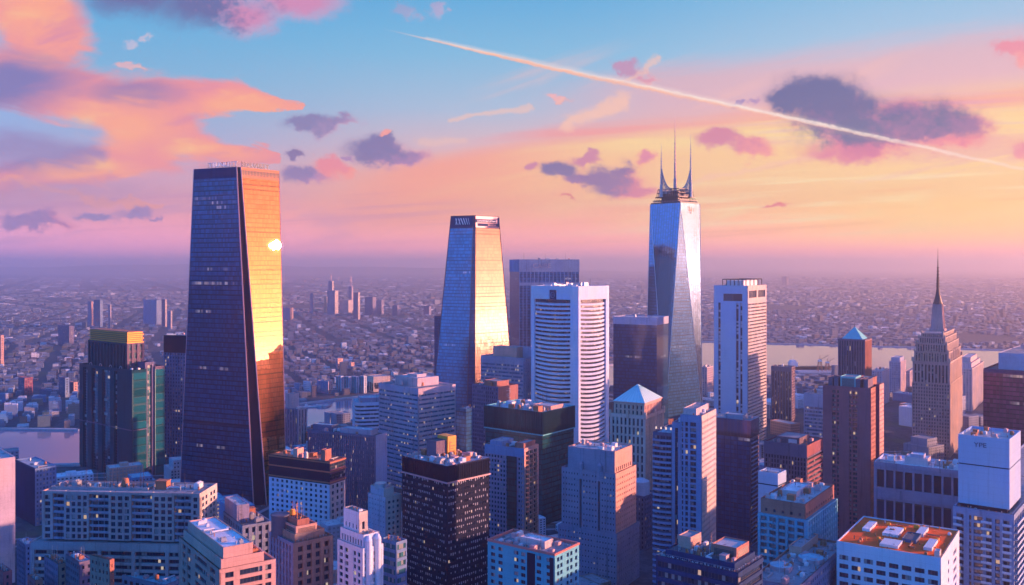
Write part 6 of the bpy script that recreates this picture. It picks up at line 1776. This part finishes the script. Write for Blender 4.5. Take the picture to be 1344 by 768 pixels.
# streets between the near blocks: asphalt, kerbed pavements, lane lines
m, bs = new_mat('asphalt'); o_ = tex('Object')
setin(bs, 'Base Color', vop('SCALE', (0.05, 0.05, 0.055), noise(o_, 0.7, 4.0) * 0.8 + 0.6)); bs.inputs['Roughness'].default_value = 0.85
M['asphalt'] = m; M['road_paint'] = plain('road_paint', (0.7, 0.7, 0.68), 0.7); W('pavement', (0.28, 0.27, 0.28))
def street(x0, y0, x1, y1, w=13, dashed=True):
    p, r_ = Vector((x0, y0, 0)), Vector((x1, y1, 0)); d = (r_ - p).normalized(); n = Vector((-d.y, d.x, 0)); L = (r_ - p).length
    q_ = MB(); q_.poly([p - n * w / 2 + Z * .05, r_ - n * w / 2 + Z * .05, r_ + n * w / 2 + Z * .05, p + n * w / 2 + Z * .05])
    tag(q_.build('road', M['asphalt']), 'asphalt street running between the blocks', None, kind='structure')
    q_ = MB()
    for s in (-1, 1):
        a_ = n * s * w / 2; b_ = n * s * (w / 2 + 4)
        c = [p + a_, r_ + a_, r_ + b_, p + b_]
        if s < 0: c = [p + b_, r_ + b_, r_ + a_, p + a_]
        q_.prism([(v.x, v.y) for v in c], 0.02, 0.17)
    tag(q_.build('pavement', M['pavement']), 'kerbed pavement along the street', None, kind='structure')
    q_ = MB()
    for k in range(int(L / 9)):
        s = p + d * (k * 9 + 2)
        q_.poly([s - n * .12 + Z * .08, s + d * 4 - n * .12 + Z * .08, s + d * 4 + n * .12 + Z * .08, s + n * .12 + Z * .08])
    tag(q_.build('road_marking', M['road_paint']), 'white dashed lane line', None, kind='structure')
street(-520, 640, 560, 760, 14); street(-300, 380, -120, 1120, 13); street(330, 420, 60, 1180, 13); street(-420, 865, 700, 1010, 12)

# far hills
def ridge(x0, x1, Y, f, name, label, depth=2500):
    q_ = MB(); N = 60; pr = None
    for i in range(N + 1):
        x = x0 + (x1 - x0) * i / N; h = f(i / N)
        cur = [Vector((x, Y, 0)), Vector((x, Y + depth * .35, h * .62)), Vector((x, Y + depth * .6, h)), Vector((x, Y + depth, 0))]
        if pr:
            for k in range(3): q_.poly([pr[k], cur[k], cur[k + 1], pr[k + 1]])
        pr = cur
    tag(q_.build(name, M['hill']), label, None, kind='structure')
m, bs = new_mat('hill'); o_ = tex('Object'); setin(bs, 'Base Color', mixc((0.04, 0.06, 0.04, 1), (0.11, 0.11, 0.09, 1), noise(o_, 0.003, 5.0))); bs.inputs['Roughness'].default_value = 1.0; M['hill'] = m
ridge(-17000, 3500, 21000, lambda t: 30 + 225 * math.sin(math.pi * min(1, max(0, t)) ** .8) * (0.80 + .14 * math.sin(t * 17) + .09 * math.sin(t * 39 + 1)), 'hills', 'low blue hills along the left horizon')

# ------------------------------------------------------------------ blocks of the wider city
def two_mat_mesh(name, walls, wins, roofs, mats):
    v, f, mi, uv = [], [], [], []
    for k, q_ in enumerate((walls, wins, roofs)):
        o = len(v); v.extend(q_.v)
        for fc, u in zip(q_.f, q_.uv):
            f.append(tuple(i + o for i in fc)); mi.append(k); uv.extend(u if u is not None else [(.5, .5)] * len(fc))
    me = bpy.data.meshes.new(name); me.from_pydata(v, [], f)
    l = me.uv_layers.new(name='UVMap'); l.data.foreach_set('uv', np.array(uv, dtype=np.float32).ravel())
    for m_ in mats: me.materials.append(M[m_])
    me.polygons.foreach_set('material_index', np.array(mi, dtype=np.int32)); me.update()
    return me
def block_geo(shape, wd, dp, h):
    wa, wi, ro = MB(), MB(), MB()
    def body(x0, x1, y0, y1, z0, z1, gable=False, win=True):
        wa.prism([(x0, y0), (x1, y0), (x1, y1), (x0, y1)], z0, z1, top=False)
        if gable:
            xm = (x0 + x1) / 2; r_ = (x1 - x0) * .32
            ro.poly([(x0, y0, z1), (xm, y0, z1 + r_), (xm, y1, z1 + r_), (x0, y1, z1)][::-1]); ro.poly([(xm, y0, z1 + r_), (x1, y0, z1), (x1, y1, z1), (xm, y1, z1 + r_)][::-1])
            wa.poly([(x0, y0, z1), (x1, y0, z1), (xm, y0, z1 + r_)]); wa.poly([(x1, y1, z1), (x0, y1, z1), (xm, y1, z1 + r_)])
        else:
            ro.poly([(x0 + .4, y0 + .4, z1 - .6), (x1 - .4, y0 + .4, z1 - .6), (x1 - .4, y1 - .4, z1 - .6), (x0 + .4, y1 - .4, z1 - .6)])
            o, i_ = [(x0, y0), (x1, y0), (x1, y1), (x0, y1)], inset([(x0, y0), (x1, y0), (x1, y1), (x0, y1)], .4)
            for k in range(4):
                j = (k + 1) % 4
                wa.poly([(*o[k], z1), (*o[j], z1), (*i_[j], z1), (*i_[k], z1)]); wa.poly([(*i_[j], z1), (*i_[k], z1), (*i_[k], z1 - .6), (*i_[j], z1 - .6)])
        if not win: return
        nf = max(1, int((z1 - z0 - 1) / 3.3))
        for (ax, ay, bx, by) in ((x0, y0, x1, y0), (x0, y1, x0, y0)):
            L = math.hypot(bx - ax, by - ay); n = max(1, int(L / 3.2)); d = Vector((bx - ax, by - ay, 0)) / L; nn = Vector((d.y, -d.x, 0)) * .04
            for k in range(nf):
                for i in range(n):
                    s = Vector((ax, ay, 0)) + d * (L * (i + .25) / n) + nn; e = s + d * (L * .5 / n); za = z0 + .9 + k * (z1 - z0 - 1) / nf
                    wi.poly([s + Z * za, e + Z * za, e + Z * (za + 1.6), s + Z * (za + 1.6)], [(0, 0), (1, 0), (1, 1), (0, 1)])
    x, y = wd / 2, dp / 2
    if shape == 'slab': body(-x, x, -y, y, 0, h); body(-x * .3, x * .2, -y * .4, y * .4, h - .59, h + 3, win=False)
    elif shape == 'stepped': body(-x, x, -y, y, 0, h * .7); body(-x * .7, x * .6, -y * .6, y * .7, h * .7 - .59, h)
    elif shape == 'ell': body(-x, 0, -y, y, 0, h); body(.01, x, 0, y, 0, h * .8)
    elif shape == 'gabled': body(-x, x, -y, y, 0, h, True)
    elif shape == 'twin': body(-x, -x * .1, -y, y, 0, h); body(x * .1, x, -y, y, 0, h * .92); body(-x * .1, x * .1, -y * .6, y * .6, 0, h * .5)
    elif shape == 'hall': body(-x, x, -y, y, 0, h); [ro.poly([(-x + wd * i / 6, -y, h + .0), (-x + wd * (i + .8) / 6, -y, h + 2.4), (-x + wd * (i + .8) / 6, y, h + 2.4), (-x + wd * i / 6, y, h + 0.)]) for i in range(6)]
    return wa, wi, ro
SHAPES = {'slab': ('flat-roofed slab', 34, 18, 30), 'stepped': ('stepped block', 30, 26, 30), 'ell': ('corner block', 36, 34, 20), 'gabled': ('gabled house row', 13, 34, 11), 'twin': ('twin block', 38, 22, 32), 'hall': ('low workshop hall', 46, 30, 9)}
TONES = {'pale_concrete': ('pale', 'roof_pale'), 'white_concrete': ('white', 'roof_white'), 'grey_concrete': ('grey', 'roof_grey'), 'rust_brick': ('red brick', 'roof_dark'), 'brown_stone': ('brown', 'roof_grey'), 'blue_grey_panel': ('blue-grey', 'roof_teal'), 'salmon_stone': ('salmon', 'roof_pale')}
BLK = {}
GEO = {k: block_geo(k, *v[1:]) for k, v in SHAPES.items()}
def city_block(x, y, rot, shape, tone, sc, zone):
    key = (shape, tone)
    if key not in BLK: BLK[key] = two_mat_mesh('city_block', *GEO[shape], (tone, 'win', TONES[tone][1]))
    o = bpy.data.objects.new('city_block', BLK[key]); o.location = (x, y, 0); o.rotation_euler = (0, 0, rot); o.scale = sc
    g = '%s %s' % (TONES[tone][0], SHAPES[shape][0])
    tag(o, 'small ' + g + ' ' + zone, 'building', g + 's ' + zone)
    link(o); foot.append((x, y, 20 * sc[0]))
def zone_of(x, y):
    px = CX + F * x / y
    beyond = y > np.interp(x, [p[0] for p in reversed(FAR)], [p[1] for p in reversed(FAR)])
    if beyond:
        if px < 110: return 'on the far bank, left of the dark green tower'
        if px < 250: return 'on the far bank, beside the dark green tower'
        if px < 470: return 'on the far bank, right of the big navy tower'
        if px < 600: return 'on the far bank, just left of the tapered tower'
        return 'across the wide water on the right'
    if px < 380: return 'at the foot of the towers on the left'
    if px < 660: return 'at the foot of the central towers'
    if px < 900: return 'below the white banded tower'
    if px < 1100: return 'near the water behind the white slab tower'
    return 'near the water around the spire tower'
r_ = random.Random(77)
cand = []
def lattice(ang, cell, fy0, fy1, prob):
    ca, sa = math.cos(ang), math.sin(ang); n = int(4200 / cell)
    for i in range(-n, n):
        for j in range(-n, n):
            if r_.random() > prob: continue
            u_, v_ = (i + r_.uniform(-.16, .16)) * cell, (j + r_.uniform(-.16, .16)) * cell
            x, y = ca * u_ - sa * v_, 1500 + sa * u_ + ca * v_
            if not (fy0 < y < fy1) or abs(x) > .60 * y: continue
            cand.append((y, x, ang))
lattice(R(33), 44, 470, 1660, .92)
far_lat = []
_c = cand; cand = []; lattice(R(24), 25, 900, 2600, .9); cand = [c_ + (0,) for c_ in _c] + [c_ + (1,) for c_ in cand]
cand.sort()
nb = 0
farbank = lambda x: np.interp(x, [p[0] for p in reversed(FAR)], [p[1] for p in reversed(FAR)])
for y, x, ang, far_ in cand:
    if nb >= 290: break
    if (y > farbank(x)) != bool(far_): continue
    if bank(x, y, 16 if far_ else 32): continue
    px = CX + F * x / y
    if y < 460: continue
    if any((x - a_) ** 2 + (y - c_) ** 2 < (rad + (8 if far_ else 19)) ** 2 for a_, c_, rad in foot): continue
    near = y < 1100
    shape = r_.choices(list(SHAPES), (4, 3, 3, 2, 2, 2) if not near else (5, 4, 3, 0, 2, 1))[0]
    tone = r_.choices(list(TONES), (4, 4, 3, 2, 2, 4, 2))[0]
    hz = r_.uniform(.45, 1.0) * (1.0 if r_.random() < .85 else 1.4)
    if near: hz = min(hz, .8)
    if not far_ and y > 1300: hz *= .45
    k_ = .42 if far_ else 1.0
    if far_: hz *= .55
    city_block(x, y, ang + r_.choice((0, R(90))) + r_.uniform(-.05, .05), shape, tone, (k_ * r_.uniform(.75, 1.1), k_ * r_.uniform(.75, 1.1), hz), zone_of(x, y))
    nb += 1
ylast = y
print('BLOCKS', nb, 'last', ylast)

# everything past that: far quarters, thousands of roofs, one mass
m, bs = new_mat('far_city')
o_ = tex('Object'); at = attr('rnd')
gm = E.tree.nodes.new('ShaderNodeNewGeometry'); nz = wt_sep(E(gm.outputs['Normal']))[2]
s3 = wt_sep(o_)
c_ = ramp(at, [(0, (0.22, 0.26, 0.36, 1)), (.15, (0.12, 0.16, 0.24, 1)), (.34, (0.07, 0.10, 0.15, 1)), (.5, (0.16, 0.12, 0.15, 1)), (.60, (0.15, 0.19, 0.27, 1)), (.76, (0.09, 0.13, 0.20, 1)), (.86, (0.22, 0.22, 0.27, 1)), (.90, (0.11, 0.14, 0.21, 1)), (.93, (0.50, 0.52, 0.58, 1)), (1, (0.75, 0.74, 0.78, 1))])
wz = ss(.25, .35, E.op('FRACT', s3[2] / 3.4)) * ss(.3, .4, E.op('FRACT', (s3[0] * .8 + s3[1] * .6) / 3.1)) * ss(.5, .3, nz)
c_ = mixc(c_, (0.04, 0.05, 0.08, 1), wz * .6)
c_ = mixc(c_, (0.05, 0.075, 0.045, 1), ss(.62, .7, noise(o_, .004, 4.0)) * .7)
setin(bs, 'Base Color', c_); bs.inputs['Roughness'].default_value = .8
M['far_city'] = m
def mass(name, label, spots):
    n = len(spots); A = np.array(spots)   # x y w d h rot rnd
    X, Y_, w, d, h, ro, rr = A.T
    cr, sr = np.cos(ro), np.sin(ro)
    v = np.zeros((n, 8, 3))
    for k, (sx_, sy_) in enumerate(((-1, -1), (1, -1), (1, 1), (-1, 1))):
        vx, vy = sx_ * w / 2, sy_ * d / 2
        for t in (0, 1):
            v[:, k + 4 * t, 0] = X + vx * cr - vy * sr; v[:, k + 4 * t, 1] = Y_ + vx * sr + vy * cr; v[:, k + 4 * t, 2] = h * t
    q = np.array([[0, 1, 5, 4], [1, 2, 6, 5], [2, 3, 7, 6], [3, 0, 4, 7], [4, 5, 6, 7]])
    f = (q[None] + (np.arange(n) * 8)[:, None, None]).reshape(-1, 4)
    me = bpy.data.meshes.new(name); me.from_pydata(v.reshape(-1, 3).tolist(), [], f.tolist())
    a_ = me.attributes.new('rnd', 'FLOAT', 'FACE'); a_.data.foreach_set('value', np.repeat(rr, 5).astype(np.float32))
    me.materials.append(M['far_city']); me.update()
    return tag(link(bpy.data.objects.new(name, me)), label, 'city', kind='stuff')
rs = np.random.RandomState(4)
spots = []
def district(y0, y1, cell, ang, hmul=1.0):
    ca, sa = math.cos(ang), math.sin(ang); n = int(y1 * 1.15 / cell) + 2
    I, J = np.meshgrid(np.arange(-n, n), np.arange(-n, n)); I, J = I.ravel(), J.ravel()
    u_ = (I + rs.uniform(-.25, .25, I.size)) * cell; v_ = (J + rs.uniform(-.25, .25, I.size)) * cell
    x, y = ca * u_ - sa * v_, sa * u_ + ca * v_
    ok = (y > y0) & (y < y1) & (np.abs(x) < .62 * y) & (rs.rand(I.size) < .86) & (I % 6 != 0) & (J % 9 != 0)
    lowf = np.sin(x / 410 + 1.3) * np.cos(y / 330 - .4) + .7 * np.sin(x / 170 + y / 260) + .5 * np.cos(x / 95 - y / 140 + 2)
    ok &= lowf > -1.15
    lf = dict(zip(zip(x[ok], y[ok]), lowf[ok]))
    for a_, b_ in zip(x[ok], y[ok]):
        if y0 < 2900 and bank(a_, b_, 22): continue
        if y0 < 2600 and any((a_ - p) ** 2 + (b_ - c2) ** 2 < (rad + cell * .4) ** 2 for p, c2, rad in foot): continue
        tall = rs.rand() + max(0.0, lf[(a_, b_)] - 1.0) * .04
        shed = rs.rand() < .025
        h = (6 + 9 * rs.rand() ** 2) * hmul * (1 if tall < .96 else (1.8 if tall < .99 else 3.4)) * (0.6 + cell / 90)
        if shed: h *= .7
        spots.append((a_, b_, cell * rs.uniform(.35, .8) * (2.4 if shed else 1), cell * rs.uniform(.35, .75) * (1.5 if shed else 1), h, ang + rs.choice((0, 1.5708)) + rs.uniform(-.1, .1), rs.rand()))
district(ylast, 2300, 17, R(24), .8); district(2300, 4000, 25, R(18), .6); district(4000, 7000, 48, R(41), .4); district(7000, 14000, 110, R(25), .35)
print('MASS', len(spots))
mass('far_city', 'dense far city of countless small roofs fading into the haze', spots)

# tall ones that stand out far away, sunlight put into many right-wall colours
def far_tower(label, x0, x1, yt, Y, wm='lilac_concrete', wr='pink_concrete', spire=None, k=.7, roof='roof_grey', base=None):
    b = simple('far_tower', label, 'tower block', x0, x0 + (x1 - x0) * k, x1, yt, Y, 52, S(4, 3.6, .5, .5, win='win_blue'), S(4, 3.6, .5, .5, win='win'), wm, wr, roof, 0)
    if spire:
        q_ = MB(); q_.cyl(b.wr / 2, b.wl / 2, min(b.wr, b.wl) * .22, b.h - 1, b.h + (zof(spire, Y) - b.h) * .55, min(b.wr, b.wl) * .15, 8); q_.cyl(b.wr / 2, b.wl / 2, 1.6, b.h + (zof(spire, Y) - b.h) * .55, zof(spire, Y), .4, 6)
        q_.build('spire', M['pink_metal'], b.e)
    return b
for a_ in (('far slender tower with a tapering cap, taller left one of the distant pair', 431, 438, 369, 3800, 'violet_stone', 'peach_concrete', 360),
           ('far broad block at the foot of the left distant spire', 429.5, 444, 381.5, 3700, 'violet_stone', 'peach_concrete'),
           ('far thin lit tower left of the distant pair', 425, 430.5, 389, 3750, 'salmon_stone', 'peach_concrete'),
           ('far slender tower with a needle, right one of the distant pair', 457.5, 463.5, 376, 3850, 'violet_stone', 'pink_concrete', 362),
           ('far dark tower with a lit edge right of the distant pair', 464, 472.5, 384, 3300, 'plum', 'peach_concrete'),
           ('far wide dark block right of the distant pair', 479, 493.5, 390, 3600, 'plum', 'violet_stone'),
           ('far grey violet block next to the wide dark far block', 494, 503.5, 394, 3650, 'violet_stone', 'violet_stone'),
           ('far small dark block left of the long low roof', 515, 524, 401, 3600, 'plum', 'violet_stone'),
           ('far lit block with low wing left of the distant pair', 407, 412.5, 385, 3700, 'violet_stone', 'peach_concrete'),
           ('far low lit block just right of the big navy tower', 370, 385, 404, 3300, 'violet_stone', 'salmon_stone'),
           ('far low pale hall between the distant pair', 446, 462, 394, 3750, 'pale_concrete', 'peach_concrete'),
           ('far cube right of the distant towers near the horizon', 556, 566, 402, 3600, 'plum', 'violet_stone'),
           ('far dark blue tower above the dark green tower', 123, 135, 394, 2900, 'slate_panel', 'blue_grey_panel'),
           ('far pink-lit slab left of the far dark blue tower', 115, 122, 396, 2950, 'violet_stone', 'salmon_stone'),
           ('far thin tower right of the far dark blue tower', 142, 146, 400, 2800, 'violet_stone', 'peach_concrete'),
           ('far wide blue block left of the big navy tower', 188, 213, 394, 3000, 'blue_grey_panel', 'blue_grey_panel'),
           ('far bright lit tower left of the big navy tower', 212, 219, 393, 2950, 'slate_panel', 'peach_concrete'),
           ('far lit stub right below the far bright lit tower', 220, 226, 408, 2800, 'violet_stone', 'peach_concrete'),
           ('far dark bulky block upper left of the dark green tower', 76, 97, 428, 2250, 'slate_panel', 'plum'),
           ('orange-lit block cut by the left picture edge', -8, 5, 440, 1800, 'salmon_stone', 'salmon_stone'),
           ('red-lit block on the far bank near the left edge', 24, 43, 496, 1400, 'slate_panel', 'red_brick', None, .42),
           ('dark twin topped block with red roof on the far bank', 77, 91, 496, 1380, 'slate_panel', 'blue_grey_panel', None, .6, 'roof_orange'),
           ('pink-lit slim block touching the dark green tower on the far bank', 91, 102, 502, 1400, 'slate_panel', 'salmon_stone', None, .5),
           ('low dark block between the red-lit and twin topped blocks', 52, 72, 513, 1380, 'slate_panel', 'slate_panel'),
           ('salmon lit slab on the far bank above the riverside towers', 441, 450, 471, 1750, 'violet_stone', 'salmon_stone', None, .25),
           ('salmon pink block on the far bank right of the salmon slab', 458, 465, 476, 1750, 'pink_concrete', 'salmon_stone', None, .4),
           ('ghostly far tower in the pink haze right of the white slab', 1026, 1035, 363, 9000, 'plum', 'plum'),
           ('ghostly low far tower in the pink haze beyond the water', 1105, 1115, 376, 9000, 'plum', 'plum')):
    far_tower(*a_)
# riverside row
for lab, x0, x1, yt in (('first blue riverside tower from the left, beside its pale lit end', 441, 451, 494), ('second blue riverside tower from the left', 452, 461, 494.5), ('third blue riverside tower from the left', 462, 471, 494.5), ('fourth blue riverside tower from the left, next to the peach hall', 472, 481, 494)):
    simple('riverside_tower', lab, 'tower block', x0, x0 + (x1 - x0) * .62, x1, yt, 1425, 50, STRIP(5, .6, rec=.5, pp=.4, win='win_teal', top=1, pane=(2, 9)), STRIP(5, .4, rec=.4, pp=.3, win='win_blue', top=1, pane=(2, 9)), 'teal_wall', 'white_concrete', 'roof_pale', 2)
for lab, x0, x1, yt, wm in (('pale riverside block with close windows near the purple tower', 398, 412, 501, 'white_concrete'), ('grey riverside block left of the blue riverside towers', 416, 437, 501, 'blue_grey_panel'), ('low blue-grey riverside block beside the purple ribbed tower', 386, 396, 503, 'blue_grey_panel')):
    simple('riverside_block', lab, 'apartment building', x0, x0 + (x1 - x0) * .7, x1, yt, 1420, 50, S(3.4, 3.2, .5, .5, win='win_blue'), S(3.4, 3.2, .5, .5), wm, 'pink_concrete', 'roof_pale', 3)
simple('riverside_hall', 'long peach-lit flat hall right of the blue riverside towers', 'hall', 482, 490, 512, 494.5, 1440, 30, S(8, 20, .8, .7, sill=.05, win='win_dark', top=5), S(8, 20, .8, .6, win='win_dark', top=8), 'peach_concrete', 'peach_concrete', 'roof_pale', 3)

# harbour on the right, jetty on the left
def pier(pts, w, label):
    q_ = MB()
    for p, s in zip(pts, pts[1:]):
        p, s = Vector(p), Vector(s); d = (s - p).normalized(); n = Vector((-d.y, d.x, 0)) * w / 2
        q_.prism([(p - n).to_2d(), (s - n).to_2d(), (s + n).to_2d(), (p + n).to_2d()], .2, 2.6)
    return tag(q_.build('pier', M['quay']), label, 'pier')
pier([(P3(1046, 300, 1700).x, 1700, 0), (P3(1099, 300, 1700).x, 1700, 0)], 42, 'broad dark harbour pier between the dark slab and the pyramid-roofed tower')
pier([(P3(414, 300, 1290).x, 1290, 0), (P3(424, 300, 1278).x, 1278, 0), (P3(432, 300, 1300).x, 1300, 0)], 7, 'curved sandy jetty in the river right of the purple ribbed tower')
def crane(px, Y, h, label):
    x = P3(px, 300, Y).x; e = bpy.data.objects.new('harbour_crane', None); e.location = (x, Y, 2.6); tag(e, label, 'crane'); link(e)
    q_ = MB()
    for sx_ in (-4, 4):
        for sy_ in (-4, 4): q_.bar((sx_, sy_, 0), (sx_ * .5, sy_ * .5, h * .6), .7, 4)
    q_.bar((-4, -4, h * .3), (4, -4, h * .3), .5, 4); q_.bar((-4, 4, h * .3), (4, 4, h * .3), .5, 4); q_.build('portal', M['rust_metal'], e)
    q_ = MB(); q_.box(-3, 3, -2.5, 2.5, h * .6, h * .72, True); q_.build('cabin', M['white_metal'], e)
    q_ = MB(); q_.bar((0, 0, h * .7), (h * .55, 0, h), .6, 4, .35); q_.bar((0, 0, h * .7), (0, 0, h * .98), .5, 4); q_.bar((0, 0, h * .98), (h * .55, 0, h), .15, 3); q_.build('jib', M['dark_metal'], e)
crane(1076, 1700, 30, 'taller harbour crane on the pier left of the pyramid-roofed tower'); crane(1086, 1705, 24, 'shorter harbour crane on the pier next to the taller crane')
def ship(px, Y, L, rot, label, mat='white_metal'):
    e = bpy.data.objects.new('cargo_ship', None); e.location = (P3(px, 300, Y).x, Y, .35); e.rotation_euler = (0, 0, rot); tag(e, label, 'ship'); link(e)
    w = L * .09; q_ = MB()
    bot = [(-L / 2, -w * .7), (L * .32, -w * .7), (L * .47, 0), (L * .32, w * .7), (-L / 2, w * .7)]; top_ = [(-L / 2, -w), (L * .32, -w), (L * .52, 0), (L * .32, w), (-L / 2, w)]
    q_.loft(bot, -.2, top_, L * .06); q_.build('hull', M['dark_metal' if L > 50 else mat], e)
    q_ = MB(); q_.box(-L * .44, -L * .28, -w * .8, w * .8, L * .06, L * .16); q_.box(-L * .42, -L * .31, -w * .6, w * .6, L * .16, L * .2); q_.build('superstructure', M[mat], e)
    q_ = MB(); q_.bar((-L * .36, 0, L * .2), (-L * .36, 0, L * .3), .3, 4); q_.bar((L * .2, 0, L * .06), (L * .2, 0, L * .2), .3, 4); q_.build('mast', M['white_metal'], e)
ship(1062, 1755, 90, R(6), 'cargo ship with a pale deckhouse moored behind the harbour pier')
ship(411, 1282, 26, R(20), 'small white boat near the curved sandy jetty')

for b in builds: b.finish()

# ------------------------------------------------------------------ haze
q_ = MB(); q_.box(-44000, 44000, -9000, 47000, -1.0, 408.0, True)
m = bpy.data.materials.new('haze'); m.use_nodes = True; nt = m.node_tree
for n in list(nt.nodes): nt.nodes.remove(n)
pv = nt.nodes.new('ShaderNodeVolumePrincipled'); out = nt.nodes.new('ShaderNodeOutputMaterial')
pv.inputs['Color'].default_value = (0.92, 0.86, 0.97, 1); pv.inputs['Density'].default_value = 0.00011; pv.inputs['Anisotropy'].default_value = 0.8
nt.links.new(pv.outputs[0], out.inputs['Volume'])
h = q_.build('haze', m); tag(h, 'thin evening haze over the whole city', None, kind='stuff')
print('OBJECTS', len(bpy.data.objects), 'MESHES', len(bpy.data.meshes))
